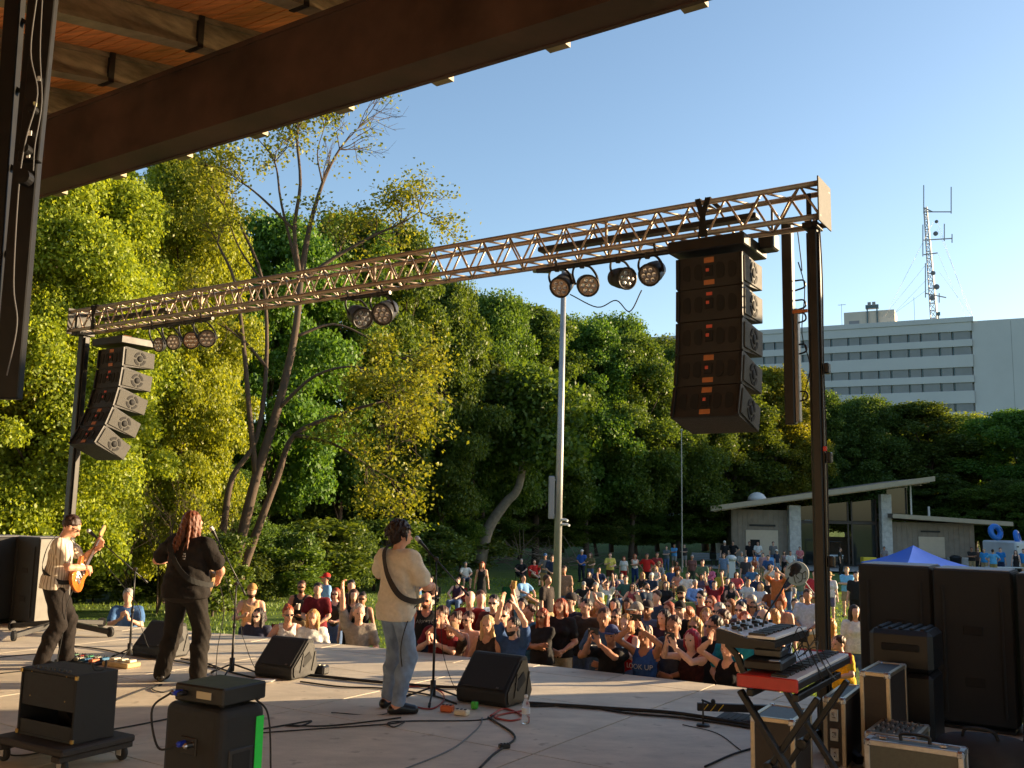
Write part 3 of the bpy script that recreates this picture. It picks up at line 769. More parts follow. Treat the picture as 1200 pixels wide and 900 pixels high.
# ---- line arrays
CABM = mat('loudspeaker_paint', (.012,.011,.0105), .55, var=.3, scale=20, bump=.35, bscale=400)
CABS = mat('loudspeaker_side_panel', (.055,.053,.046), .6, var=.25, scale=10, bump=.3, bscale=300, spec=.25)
AMB = mat('amber_label', (.42,.15,.05), .5, var=.1, scale=60); REDL = mat('red_label', (.6,.10,.06), .5)
GRV = mat('recess_black', (.006,.006,.006), .8)
W_, D_, H_ = .62, .5, .299
cab_m = MB(); cab_m.prism([(0, -H_/2), (D_, -H_/2+.035), (D_, H_/2-.035), (0, H_/2)], W_, Matrix.Rotation(math.pi/2, 3, 'Z')) # x->v
def cab_meshes():
    b = MB(); q = H_/2-.004
    # cabinet: back at y=0, front at y=D_, width along x
    vs = []
    for (y, zz, xx) in ((0, q, W_/2), (.02, q+.004, W_/2+.0), (D_, q-.035, W_/2)):
        vs += [(-xx, y, -zz), (xx, y, -zz), (xx, y, zz), (-xx, y, zz)]
    f = [(0, 3, 2, 1), (8, 9, 10, 11)]
    for r in range(2):
        for k in range(4): f.append((r*4+k, r*4+(k+1) % 4, r*4+4+(k+1) % 4, r*4+4+k))
    b.add(vs, f); body = b.mesh('cabinet')
    b = MB(); b.box((W_/2+.006, D_/2, 0), (.014, D_-.03, H_-.07), .004); side = b.mesh('side_panel')
    def arc(r0, r1, a0, a1, n=8):
        o = []
        for k in range(n+1): a = a0+(a1-a0)*k/n; o.append((r1*math.cos(a), r1*math.sin(a)))
        for k in range(n, -1, -1): a = a0+(a1-a0)*k/n; o.append((r0*math.cos(a), r0*math.sin(a)))
        return o
    gs = []
    for k in range(4):
        a0 = k*math.pi/2+.18; p = arc(.066, .1, a0, a0+math.pi/2-.36)
        b = MB(); b.prism(p, .006, Matrix(((0, 1, 0), (1, 0, 0), (0, 0, 1))), (W_/2+.0125, D_/2, 0)); gs.append(b.mesh('vent_slot'))
    b = MB(); b.lathe([(.001, 0), (.045, 0), (.045, .006), (.001, .006)], 18, (W_/2+.0125, D_/2, 0), Matrix.Rotation(math.pi/2, 3, 'Y')); hub = b.mesh('centre_hole', True)
    hs_ = []
    for x in (-.215, -.105, .105, .215):
        b = MB(); w2, h2_ = .038, .085; s = 1 if x > 0 else -1; pts = []
        for k in range(14):
            a = 2*math.pi*k/14; xx = w2*math.copysign(abs(math.cos(a))**.6, math.cos(a)); zz = h2_*math.copysign(abs(math.sin(a))**.6, math.sin(a))
            pts.append((x+xx, zz*(1-.25*(xx*s+w2)/w2/2)))
        b.prism(pts, -.006, None, (0, .0, 0)); hs_.append(b.mesh('handle_recess'))
    lab = []
    b = MB(); b.box((0, -.004, .105), (.095, .006, .05), .002); lab.append((b.mesh('label_plate'), AMB))
    b = MB(); b.box((0, -.004, -.1), (.1, .006, .045), .002); lab.append((b.mesh('label_plate'), AMB))
    b = MB(); b.box((0, -.006, .005), (.075, .012, .1), .004); lab.append((b.mesh('connector_panel'), GRV))
    b = MB(); b.box((-.012, -.014, .012), (.03, .006, .03), .002); lab.append((b.mesh('socket'), REDL))
    rail = []
    for sx in (-1, 1):
        b = MB(); b.box((sx*(W_/2-.012), -.014, 0), (.03, .026, H_-.02), .004); rail.append(b.mesh('rigging_rail'))
    return body, side, gs, hub, hs_, lab, rail
CM = cab_meshes()
def array(name, label, corner, tilts, sides):
    """corner: right rear top corner of the uppermost cabinet in world space"""
    org = corner - SU*(W_/2)
    t = thing(name, label, 'loudspeaker', org, STA, 'line arrays on the truss')
    y, z, a = 0.0, -.02, 0.0
    b = MB(); b.box((0, D_*.42, .07), (W_+.1, .62, .11), .01); fr = b.build('flying_frame', STEELK, t)
    for s in (-1, 1):
        b = MB(); b.box((s*(W_/2+.02), -.0, .1), (.04, .14, .06), .005); b.build('bracket', AMB, fr)
    for k, ta in enumerate(tilts):
        a += ta
        # hinge at the rear top edge
        c = bpy.data.objects.new('cabinet', CM[0]); COL.objects.link(c); c.parent = t
        if not CM[0].materials: CM[0].materials.append(CABM)
        ca, sa = math.cos(a), math.sin(a)
        cy, cz = y + sa*(-H_/2)*1, z - ca*H_/2
        c.location = (0, cy, cz); c.rotation_euler = (-a, 0, 0)
        y2, z2 = y + sa*(-H_), z - ca*H_
        y, z = y2, z2
        c.rotation_euler = (-a, 0, 0)
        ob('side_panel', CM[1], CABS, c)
        for g in CM[2]: ob('vent_slot', g, GRV, c)
        ob('centre_hole', CM[3], GRV, c)
        for g in CM[4]: ob('handle_recess', g, GRV, c)
        for j, (g, mm) in enumerate(CM[5]):
            if j == 1 and k in (1, 2): continue
            o = ob(g.name.split('.')[0], g, REDL if (j == 0 and k in (1, 2)) else mm, c)
            if j == 0 and k in (1, 2): o.scale = (.6, 1, .6); o.location = (0, 0, .03)
        for g in CM[6]: ob('rigging_rail', g, STEELK, c)
    return t
crn = P(870, 291, 8.05)
array('line_array', 'black line array hanging under the right end of the truss', crn, [0, .02, .03, .10, .13], 1)
crl = P(147, 404, 13.35)
array('line_array', 'curved line array hanging at the left end of the truss', crl, [.02, .09, .12, .13, .13], 1)
# top gear of the right array
b = MB(); tg = P(875, 288, 8.2)
mg = thing('hoist_motor', 'small black hoist motor on top of the right line array', 'motor', tg, STA)
b.box((.12, .25, .08), (.14, .2, .16), .015); b.build('housing', STEELK, mg)
b = MB(); b.tube([(.14, .3, .16), (.14, .3, .42)], .012, 6); b.build('hook', STEELK, mg)
# ---- lamps under the truss
LB = mat('lamp_black', (.014,.014,.014), .5, var=.3, scale=20)
LENS = mat('lamp_lens', (.22,.2,.19), .15, var=.35, scale=30); GLOW = mat('lamp_lens_dim', (.45,.33,.25), .2, var=.3, scale=60)
def lamp_bar(x0, x1, label):
    t = thing('lamp_bar', label, 'bar', TB+SU*((x0+x1)/2)+Vector((0, 0, -hs-.11)), STA); L = x1-x0
    b = MB(); b.tube([(-L/2, -.1, 0), (L/2, -.1, 0)], .024, 10); b.build('pipe', STEELK, t)
    for s in (-1, 1):
        b = MB(); b.tube([(s*L*.35, -.1, 0), (s*L*.35, -.145, hs*.9)], .014, 6); b.build('clamp', STEELK, t)
def lamp(px, py, r, pan, tilt, label, flat=False, hot=False):
    x = on_truss(px); top = TB+SU*x - SV*.1 + Vector((0, 0, -hs-.11)); c = P(px, py, top.y-.05)
    t = thing('stage_lamp', label, 'stage lamp', c, 0.0, 'stage lamps under the truss')
    M = Matrix.Rotation(pan, 3, 'Z') @ Matrix.Rotation(tilt, 3, 'X')
    b = MB(); dd = r*.55 if flat else r*1.5
    b.lathe([(r*.45, -dd), (r*.8, -dd*.9), (r*.95, -dd*.3), (r, dd*.3), (r*1.04, dd*.32), (r*1.04, dd*.5), (r*.9, dd*.5), (r*.88, dd*.35)], 20, (0, 0, 0), M @ Matrix.Rotation(-math.pi/2, 3, 'X')); b.build('housing', LB, t, True)
    b = MB(); b.lathe([(r*.02, dd*.36), (r*.88, dd*.36), (r*.88, dd*.40), (r*.02, dd*.44)], 20, (0, 0, 0), M @ Matrix.Rotation(-math.pi/2, 3, 'X')); ln = b.build('lens', GLOW if hot else LENS, t)
    for k in range(7):
        a = k*math.pi/3; rr = 0 if k == 6 else r*.52
        b = MB(); cc = M @ Vector((rr*math.cos(a), dd*.45, rr*math.sin(a))); b.lathe([(.002, -.006), (r*.2, -.004), (r*.2, .004), (r*.1, .007)], 10, cc, M @ Matrix.Rotation(-math.pi/2, 3, 'X')); b.build('led', CHROME, ln)
    up = top-c; b = MB(); px_ = M @ Vector((1, 0, 0))
    b.tube(spline([px_*r*1.1, px_*r*1.12+up*.5, px_*r*.7+up*.9, up*.93, px_*-r*.7+up*.9, px_*-r*1.12+up*.5, px_*-r*1.1], 5), .012, 6); b.build('yoke', LB, t)
    b = MB(); b.box(up*.97, (.05, .06, .06), .008); b.build('hook_clamp', LB, t)
lamp_bar(on_truss(636), on_truss(800), 'black pipe under the truss holding the four right lamps')
lamp_bar(on_truss(176), on_truss(258), 'black pipe under the truss holding the four left lamps')
lamp_bar(on_truss(408), on_truss(465), 'black pipe under the truss holding the two middle lamps')
Q = math.pi
lamp(659, 334, .105, Q-.5, -.6, 'round stage lamp under truss directly above the light pole', hot=True)
lamp(688, 334, .105, Q+.1, -.35, 'round stage lamp second from left in the right group', hot=True)
lamp(730, 326, .105, Q+.5, -.25, 'round stage lamp third from left in the right group')
lamp(764, 320, .105, Q-.6, -.5, 'round stage lamp nearest the right line array')
lamp(187, 404, .1, Q-.5, -.15, 'flat stage lamp next to the left line array', True)
lamp(204, 401, .105, Q-.25, -.2, 'flat stage lamp second from the left line array', True)
lamp(225, 399, .115, Q-.1, -.1, 'flat stage lamp third from the left line array', True, True)
lamp(243, 397, .115, Q+.1, -.1, 'flat stage lamp fourth from the left line array', True)
lamp(422, 371, .125, Q+.6, -.4, 'left lamp of the pair hung mid truss before the bare tree')
lamp(451, 366, .125, Q-.3, -.5, 'right lamp of the pair hung mid truss before the bare tree')
cb = MB(); c0 = P(672, 350, 8.9); cb.tube(spline([P(668, 345, 8.95), P(700, 360, 8.9), P(722, 352, 8.9), P(738, 365, 8.85), P(752, 340, 8.8)], 6), .006, 6)
tag(cb.build('power_cable', RUBBER), 'thin black cable looping between the right stage lamps', 'cable')
# ---------------------------------------------------------------- gear on the stage
TOLEX = mat('black_tolex', (.0075,.0072,.007), .6, var=.3, scale=25, bump=.5, bscale=500)
GRILLE = mat('grille_cloth', (.010,.0095,.009), .8, var=.3, scale=60, bump=.5, bscale=350)
BAFFLE = mat('plastic_baffle', (.013,.013,.013), .4, var=.2, scale=30)
# floor monitors
wedge_prof = [(.02, 0), (.40, 0), (.46, .09), (.36, .40), (.27, .41), (.0, .12), (.0, .04)]
def wedge(label, u, v, rz, s=1.0):
    t = thing('floor_monitor', label, 'monitor', UV(u, v), STA+rz, 'wedge monitors on the stage floor'); w_ = .52*s
    MX = Matrix(((0, 1, 0), (1, 0, 0), (0, 0, 1)))
    b = MB(); b.prism([(y*s, z*s) for y, z in wedge_prof], w_, MX, (-w_/2, 0, 0.004)); bo = b.build('cabinet', TOLEX, t)
    md = bo.modifiers.new('bevel', 'BEVEL'); md.width = .015; md.segments = 2
    # grille on the sloping front
    a = Vector((0, .006*s, .135*s)); c = Vector((0, .262*s, .4*s)); d = (c-a).normalized(); nn = Vector((0, -d.z, d.y))
    M = Matrix((Vector((1, 0, 0)), d, Vector((1, 0, 0)).cross(d))).transposed()
    b = MB(); b.box((a+c)/2+nn*.006, (w_-.05, (c-a).length-.02, .012), .006, M); b.build('grille', GRILLE, t)
    b = MB(); b.box(a+nn*.014+d*.03+Vector((w_*.32, 0, 0)), (.03, .018, .004), .001, M); b.build('badge', mat('dull_badge', (.1,.1,.1), .4, .6), t)
    for sx in (-1, 1):
        b = MB(); b.prism([(y*s*.86+.03*s, z*s*.84+.03*s) for y, z in wedge_prof], .012, MX, (sx*(w_/2+.006)-.006, 0, 0)); sd = b.build('side_panel', BAFFLE, t)
        xx = sx*(w_/2+.014)
        b = MB(); b.box((xx, .23*s, .20*s), (.012, .16*s, .09*s), .004, Matrix.Rotation(.55, 3, 'X')); b.build('handle_recess', GRV, sd)
        for q in (.13, .33):
            b = MB(); b.bar((xx, q*s, .07*s), (xx, q*s+.05, .27*s), .018, .014, up=(1, 0, 0)); b.build('rib', BAFFLE, sd)
    return t
wedge('black wedge monitor between microphone stand and water bottle', -5.38, 7.68, 0.02, 1.1)
wedge('black wedge monitor with sunlit end between the long haired and white shirted guitarists', -7.95, 7.40, 0.12)
wedge('black wedge monitor partly behind the long haired guitarist', -10.15, 7.40, 0.1)
# microphone stands
def mic_stand(label, base_px, joint_px, mic_px, tail_px, cable=True):
    bs = G(*base_px); t = thing('microphone_stand', label, 'microphone stand', bs, 0)
    j = P(joint_px[0], joint_px[1], bs.y)-bs; j = Vector((j.x*.3, j.y, j.z))
    m = P(mic_px[0], mic_px[1], bs.y-.05)-bs; tl_ = P(tail_px[0], tail_px[1], bs.y+.1)-bs
    b = MB(); b.tube([(0, 0, .12), (0, 0, j.z*.55)], .013, 10); b.tube([(0, 0, j.z*.55), j], .009, 10); b.build('pole', STEELK, t, True)
    b = MB(); b.tube([(0, 0, j.z*.52), (0, 0, j.z*.57)], .019, 10); b.build('clutch', BLK, t, True)
    b = MB(); b.tube([j+Vector((0, -.02, 0)), j+Vector((0, .02, 0))], .022, 10); b.build('boom_joint', BLK, t)
    mi = m+(tl_-m).normalized()*.15
    b = MB(); b.tube([mi, tl_], .0075, 8); b.build('boom', STEELK, t, True)
    b = MB(); b.tube([tl_-(tl_-m).normalized()*.1, tl_], .012, 8); b.build('counterweight', BLK, t, True)
    b = MB(); b.tube([(0, 0, .06), (0, 0, .2)], .028, 10); b.build('hub', BLK, t, True)
    for k in range(3):
        a = .5+k*2*math.pi/3; d = Vector((math.cos(a), math.sin(a), 0))
        b = MB(); b.tube([d*.02+Vector((0, 0, .13)), d*.30+Vector((0, 0, .02))], .009, 8); lg = b.build('leg', STEELK, t, True)
        b = MB(); b.tube([d*.27+Vector((0, 0, .035)), d*.32+Vector((0, 0, .012))], .013, 8); b.build('rubber_foot', RUBBER, lg)
    d = (mi-m).normalized(); q = d.to_track_quat('Z', 'Y').to_matrix()
    mc = thing('microphone', 'silver headed vocal microphone on the '+label, 'microphone', bs+m)
    b = MB(); b.lathe([(.004, -.028), (.018, -.022), (.025, -.004), (.025, .008), (.021, .028)], 16, (0, 0, 0), q); b.build('head', mat('mic_mesh', (.42,.41,.4), .35, .9, bump=.6, bscale=900), mc, True)
    b = MB(); b.lathe([(.021, .028), (.023, .034), (.017, .06), (.012, .16)], 14, (0, 0, 0), q); b.build('handle', BLK, mc, True)
    if cable:
        p0 = bs+m+d*.17
        b = MB(); b.tube(spline([p0, p0+Vector((.03, 0, -.2)), bs+j*.6+Vector((.05, .02, 0)), bs+Vector((.10, .04, .4)), bs+Vector((.3, .1, .012)), bs+Vector((.7, .2, .012))], 8), .0035, 6)
        tag(b.build('microphone_cable', RUBBER), 'thin black cable hanging down from the '+label, 'cable')
mic_stand('boom microphone stand of the white shirted guitarist', (507, 822), (510, 655), (489, 631), (549, 698))
mic_stand('boom microphone stand of the long haired guitarist', (271, 793), (276, 684), (248, 619), (288, 698))
mic_stand('boom microphone stand of the left guitarist', (151, 774), (158, 667), (104, 622), (173, 683))
# guitar amplifier on a dolly
am = thing('dolly', 'black wooden dolly on casters under the guitar amplifier', 'dolly', UV(-6.60, 4.17), STA+.06)
b = MB(); b.box((0, 0, .155), (.80, .60, .05), .012); b.build('deck', mat('dolly_wood', (.02,.016,.014), .7, var=.4, scale=12, bump=.4, bscale=60), am)
for sx in (-1, 1):
    b = MB(); b.box((sx*.33, 0, .11), (.09, .6, .04), .006); b.build('runner', mat('dolly_wood', (.02,.016,.014), .7), am)
    for sy in (-1, 1):
        b = MB(); c = Vector((sx*.33, sy*.24, .055)); b.lathe([(.02, -.018), (.048, -.018), (.055, -.01), (.055, .01), (.048, .018), (.02, .018)], 18, c, Matrix.Rotation(math.pi/2, 3, 'X')); wh = b.build('wheel', RUBBER, am, True)
        b = MB(); b.lathe([(.004, -.02), (.018, -.02), (.018, .02), (.004, .02)], 12, c, Matrix.Rotation(math.pi/2, 3, 'X')); b.build('hub', CHROME, wh)
        b = MB()
        for s in (-1, 1): b.box(c+Vector((0, s*.026, .02)), (.05, .004, .07), .001)
        b.box(c+Vector((0, 0, .057)), (.06, .06, .006), .001); b.build('caster_fork', ALU, am)
ga = thing('guitar_amplifier', 'black open backed guitar amplifier standing on the dolly', 'amplifier', UV(-6.60, 4.17, .181), STA+.06)
W1, D1, H1 = .64, .34, .47
b = MB()
for sx in (-1, 1): b.box((sx*(W1/2-.01), 0, H1/2), (.02, D1, H1), .005)
b.box((0, 0, H1-.01), (W1-.042, D1-.002, .02), .004); b.box((0, 0, .012), (W1-.042, D1-.002, .02), .004); b.box((0, D1/2-.02, H1/2), (W1-.044, .018, H1-.046)); b.build('cabinet', TOLEX, ga)
b = MB(); b.box((0, -D1/2+.012, H1*.70), (W1-.05, .012, H1*.5), .003); b.build('upper_back_panel', TOLEX, ga)
b = MB(); b.box((0, -D1/2+.012, H1*.13), (W1-.05, .012, H1*.22), .003); b.build('lower_back_panel', TOLEX, ga)
b = MB(); b.box((0, -D1/2+.05, H1-.045), (W1-.1, .05, .03), .004); ch = b.build('control_panel', mat('panel_metal', (.12,.11,.1), .35, .7), ga)
for k in range(8):
    b = MB(); b.lathe([(.006, 0), (.011, 0), (.009, .018), (.004, .02)], 10, (-.2+k*.055, -D1/2+.04, H1-.0)); b.build('knob', BLK, ch)
for x in (-.12, .1):
    b = MB(); b.lathe([(.02, 0), (.1, 0), (.07, -.05), (.04, -.09), (.04, -.1)], 18, (x, D1/2-.03, H1*.36), Matrix.Rotation(math.pi/2, 3, 'X')); b.build('speaker_magnet', STEELK, ga, True)
for sx in (-1, 1):
    for zz in (.02, H1-.02):
        b = MB(); b.box((sx*(W1/2-.006), -D1/2+.004, zz), (.028, .02, .03), .004); b.build('corner_cap', mat('brass', (.5,.35,.12), .4, 1), ga)
    for zz in (.28, .45):
        b = MB(); b.lathe([(.001, 0), (.006, 0), (.004, .004)], 8, (sx*.2, -D1/2+.005, zz), Matrix.Rotation(math.pi/2, 3, 'X')); b.build('screw', mat('brass', (.5,.35,.12), .4, 1), ga)
b = MB(); b.tube(spline([(.33, -.06, .55), (.345, -.05, .5), (.345, .03, .5), (.33, .05, .55)], 4), .01, 6); b.build('side_handle', RUBBER, ga)
pb = thing('power_cable', 'loose black cable lying beside the amplifier dolly', 'cable', (0, 0, 0)); bpy.data.objects.remove(pb)
# bass cabinet and head in the foreground
cu, cv = -3.99, 3.34
bc = thing('speaker_cabinet', 'black speaker cabinet with green tape in the foreground', 'speaker', UV(cu, cv), STA)
W2, D2, H2 = .43, .30, .86
b = MB(); b.box((0, 0, H2/2+.03), (W2, D2, H2-.06), .0); o = b.build('cabinet', TOLEX, bc); md = o.modifiers.new('bevel', 'BEVEL'); md.width = .045; md.segments = 4
b = MB(); b.box((W2/2+.003, -.01, H2*.60), (.01, .15, .30), .008); hp = b.build('handle_plate', mat('dark_plastic', (.02,.021,.023), .35), bc)
for zz in (H2*.60+.075, H2*.60-.07):
    b = MB(); b.box((W2/2+.008, -.01, zz), (.006, .11, .11), .004); b.build('handle_recess', GRV, hp)
b = MB(); b.box((W2/2+.006, -.01, H2*.60+.005), (.016, .12, .016), .006); b.build('grip', mat('grey_plastic', (.09,.09,.09), .4), hp)
b = MB(); b.box((W2/2+.002, .105, H2-.22), (.004, .05, .32), .001); b.build('green_tape', mat('green_gaffer', (.01,.62,.06), .5, var=.08, scale=40), bc, label='bright green tape strip on the side')
b = MB(); b.lathe([(.03, 0), (.06, 0), (.055, .02), (.05, .06)], 20, (.03, -D2/2-.001, .40), Matrix.Rotation(-math.pi/2, 3, 'X')); b.build('port', GRV, bc, True)
b = MB(); b.box((0, -D2/2-.003, .67), (.12, .01, .085), .004); jp = b.build('jack_plate', mat('jack_metal', (.03,.03,.03), .4, .5), bc)
for x, m_ in ((-.025, mat('blue_plug', (.02,.05,.5), .4)), (.03, CHROME)):
    b = MB(); b.lathe([(.004, 0), (.015, 0), (.015, .04), (.008, .05)], 12, (x, -D2/2-.006, .68), Matrix.Rotation(math.pi/2, 3, 'X')); b.build('plug', m_, jp)
bh = thing('bass_amplifier', 'flat black amplifier head lying on the green taped cabinet', 'amplifier', UV(cu+.0, cv+.01, H2+.006), STA+.08)
b = MB(); b.box((.02, 0, .05), (.34, .3, .085), .008); b.build('chassis', mat('head_metal', (.02,.021,.022), .45, .4, var=.2), bh)
b = MB(); b.box((.06, -.152, .05), (.10, .006, .035), .001); b.build('rating_label', mat('paper_label', (.45,.40,.28), .7), bh)
for x, m_ in ((-.1, mat('blue_plug', (.02,.05,.5), .4)), (-.07, BLK), (-.125, CHROME)):
    b = MB(); b.lathe([(.004, 0), (.014, 0), (.014, .035), (.008, .05)], 12, (x, -.15, .05), Matrix.Rotation(math.pi/2, 3, 'X')); b.build('plug', m_, bh)
for sx in (-1, 1):
    for sy in (-1, 1): b = MB(); b.lathe([(.012, 0), (.014, .008)], 10, (.02+sx*.14, sy*.12, -.0)); b.build('foot', RUBBER, bh)
# floor clutter
def on_floor(px, py): return G(px, py)
def cable(label, pts, r=.007, m=RUBBER, name='cable', z=None):
    q = [G(x, y)+Vector((0, 0, r+.002)) for x, y in pts]
    b = MB(); b.tube(spline(q, 6), r, 6); return tag(b.build(name, m, None, True), label, 'cable')
ORC = mat('orange_cable', (.55,.12,.03), .5); REDC = mat('red_cable', (.3,.035,.02), .5); GRC = mat('grey_cord', (.12,.13,.13), .5)
cable('thick black cable bundle running right from the right wedge monitor', [(612, 826), (660, 829), (720, 833), (790, 838), (860, 849), (925, 861), (985, 868)], .018)
cable('second black cable running beside the thick bundle right of the monitor', [(615, 829), (680, 829), (740, 838), (800, 843), (870, 853), (935, 866)], .011)
cable('black cable bundle behind the feet of the white shirted guitarist', [(360, 793), (400, 797), (440, 801), (500, 806), (545, 808)], .017)
cable('black cable crossing from middle monitor to the microphone stand', [(352, 800), (400, 806), (450, 808), (505, 816), (535, 826)], .009)
cable('red cable curving round the centre microphone stand base', [(470, 806), (500, 806), (517, 812), (520, 822), (505, 832), (480, 828)], .008, REDC)
cable('orange brown cable tangled by the right wedge monitor', [(575, 840), (590, 832), (605, 836), (612, 842), (598, 846), (580, 842), (590, 838), (615, 834)], .009, REDC)
cable('black cable loop lying in front of the green taped cabinet', [(305, 856), (340, 850), (365, 846), (352, 852), (335, 851), (380, 852), (440, 846), (470, 842)], .007)
cable('long black cable from the cabinet past the loafers', [(305, 860), (360, 856), (420, 852), (460, 849), (475, 846), (462, 853), (455, 848), (480, 846), (560, 845), (583, 838)], .006)
cable('grey cable running toward the camera from power boxes', [(565, 842), (562, 852), (540, 872), (515, 886), (470, 904)], .006, GRC)
cable('thick black cable with inline connector curving toward the camera', [(572, 842), (585, 850), (600, 860), (603, 868), (592, 876), (578, 886), (562, 902)], .009)
cable('thin black cable at lower right toward keyboard stand', [(826, 900), (860, 885), (895, 875), (930, 868)], .008)
cable('thin black cable curving at right of the stage', [(800, 850), (840, 860), (868, 880)], .004)
cable('black cable from the amplifier across the floor to the cabinet', [(132, 856), (160, 851), (200, 843)], .007)
cable('black cable coil beside the long haired guitarist feet', [(135, 822), (160, 812), (180, 805), (190, 803), (178, 808), (192, 812), (215, 806), (240, 806)], .006)
cable('black cable along the left of the floor', [(0, 790), (40, 786), (80, 784)], .006)
cable('second black cable along the left of the floor', [(0, 771), (30, 768), (60, 766)], .006)
cable('black cable across the floor in front of left guitarist', [(85, 758), (120, 762), (150, 768), (200, 775), (260, 785)], .009)
cable('black cable from the left wedge monitor to the middle stand', [(212, 773), (240, 778), (268, 788), (300, 796)], .01)
cable('black cables under the dolly at the lower left', [(0, 880), (12, 873), (20, 865), (10, 884), (30, 886), (60, 880)], .006)
q = [UV(cu-.1, cv-.2, H2+.06), UV(cu-.16, cv-.26, H2-.02), UV(cu-.12, cv-.24, H2-.2), UV(cu-.02, cv-.2, .68)]
b = MB(); b.tube(spline(q, 8), .006, 6); tag(b.build('speaker_cable', RUBBER), 'black cable joining the flat amplifier head and its cabinet', 'cable')
q = [UV(cu+.18, cv+.1, H2+.02), UV(cu+.28, cv+.1, H2-.05), UV(cu+.34, cv+.08, H2-.3), UV(cu+.42, cv+.02, .3), UV(cu+.6, cv-.1, .01)]
b = MB(); b.tube(spline(q, 8), .005, 6); tag(b.build('speaker_cable', RUBBER), 'black cable hanging over the green taped side of the cabinet', 'cable')
def small_box(name, label, cat, px, py, size, m, rz=0, lid=None):
    t = thing(name, label, cat, G(px, py), STA+rz); b = MB(); b.box((0, 0, size[2]/2+.001), size, min(size)*.2); b.build('housing', m, t)
    for k in (-.3, 0, .3):
        b = MB(); b.box((size[0]*k, -size[1]*.1, size[2]+.004), (size[0]*.16, size[1]*.3, .008), .002); b.build('socket', BLK if lid is None else lid, t)
small_box('power_box', 'orange power box on floor below the centre microphone stand', 'power box', 524, 834, (.12, .09, .06), ORC, .3)
small_box('power_box', 'white power box on floor beside the orange one', 'power box', 541, 838, (.13, .09, .05), mat('cream_plastic', (.6,.55,.42), .5), .2)
small_box('power_box', 'small green power box on floor behind the white one', 'power box', 556, 831, (.06, .06, .07), mat('green_plastic', (.08,.5,.05), .5), .1)
small_box('stage_box', 'black cable box with plugs beside the middle wedge monitor', 'stage box', 374, 790, (.2, .14, .1), BLK, .2, mat('cream_plastic', (.6,.55,.42), .5))
small_box('inline_connector', 'black inline connector on the curving floor cable', 'connector', 591, 877, (.09, .05, .035), BLK, .9)
GLASS = bpy.data.materials.new('clear_plastic'); GLASS.use_nodes = True
_b = GLASS.node_tree.nodes['Principled BSDF']; _b.inputs['Base Color'].default_value = (.9,.93,.95,1); _b.inputs['Transmission Weight'].default_value = .9; _b.inputs['Roughness'].default_value = .12; _b.inputs['IOR'].default_value = 1.25
def bottle(label, px, py, s=1.0):
    t = thing('water_bottle', label, 'bottle', G(px, py))
    b = MB(); b.lathe([(.026*s, .002), (.032*s, .012*s), (.032*s, .05*s), (.029*s, .06*s), (.032*s, .07*s), (.032*s, .13*s), (.028*s, .15*s), (.013*s, .185*s), (.013*s, .195*s)], 16); b.build('bottle_body', GLASS, t, True)
    b = MB(); b.lathe([(.0145*s, .195*s), (.0145*s, .212*s), (.012*s, .214*s)], 14); b.build('bottle_cap', WHITEP, t)
    b = MB(); b.lathe([(.0328*s, .075*s), (.0328*s, .12*s)], 16); b.build('bottle_label', mat('bottle_wrap', (.6,.65,.7), .4), t)
bottle('clear water bottle standing on floor right of the wedge monitor', 616, 848, 1.15)
bottle('clear water bottle standing behind the long haired guitarist boot', 236, 787)
t = thing('set_list', 'white stapled papers lying before the middle wedge monitor', 'paper', G(303, 799), STA+.3)
for k in range(3):
    b = MB(); b.box((.02*k, .012*k, .004+.006*k), (.24, .18, .005), .001, Matrix.Rotation(.1*k, 3, 'Z')); b.build('sheet', mat('paper_white', (.6,.58,.54), .8), t)
# pedals beside the left guitarist
pbd = thing('pedalboard', 'flat pedalboard with red and green pedals at left guitarist feet', 'pedalboard', G(98, 777), STA+.15)
b = MB(); b.box((0, 0, .02), (.6, .32, .035), .006); b.build('board', BLK, pbd)
pc = [(.35,.03,.02), (.05,.25,.12), (.3,.28,.2), (.02,.1,.2), (.4,.12,.05), (.1,.2,.12)]
for k in range(10):
    b = MB(); x = -.24+.12*(k % 5); y = -.07+.14*(k//5); b.box((x, y, .058), (.07, .11, .035), .006); pd = b.build('pedal', mat('pedal_%d' % (k % 6), pc[k % 6], .4, .3), pbd)
    b = MB(); b.lathe([(.004, .07), (.009, .072), (.009, .088), (.004, .09)], 10, (x, y-.03, 0)); b.build('footswitch', CHROME, pd)
    for s in (-1, 1): b = MB(); b.lathe([(.004, .072), (.008, .073), (.006, .09)], 8, (x+s*.018, y+.03, 0)); b.build('knob', BLK, pd)
pb2 = thing('pedalboard', 'pale wooden pedal tray beside the left microphone stand', 'pedalboard', G(142, 781), STA+.1)
b = MB(); b.box((0, 0, .03), (.42, .2, .055), .01); b.build('board', mat('pale_wood', (.42,.30,.14), .6, var=.2, scale=9), pb2)
for k in range(3): b = MB(); b.box((-.13+.13*k, .02, .07), (.08, .1, .03), .006); b.build('pedal', mat('cream_plastic', (.6,.55,.42), .5), pb2)
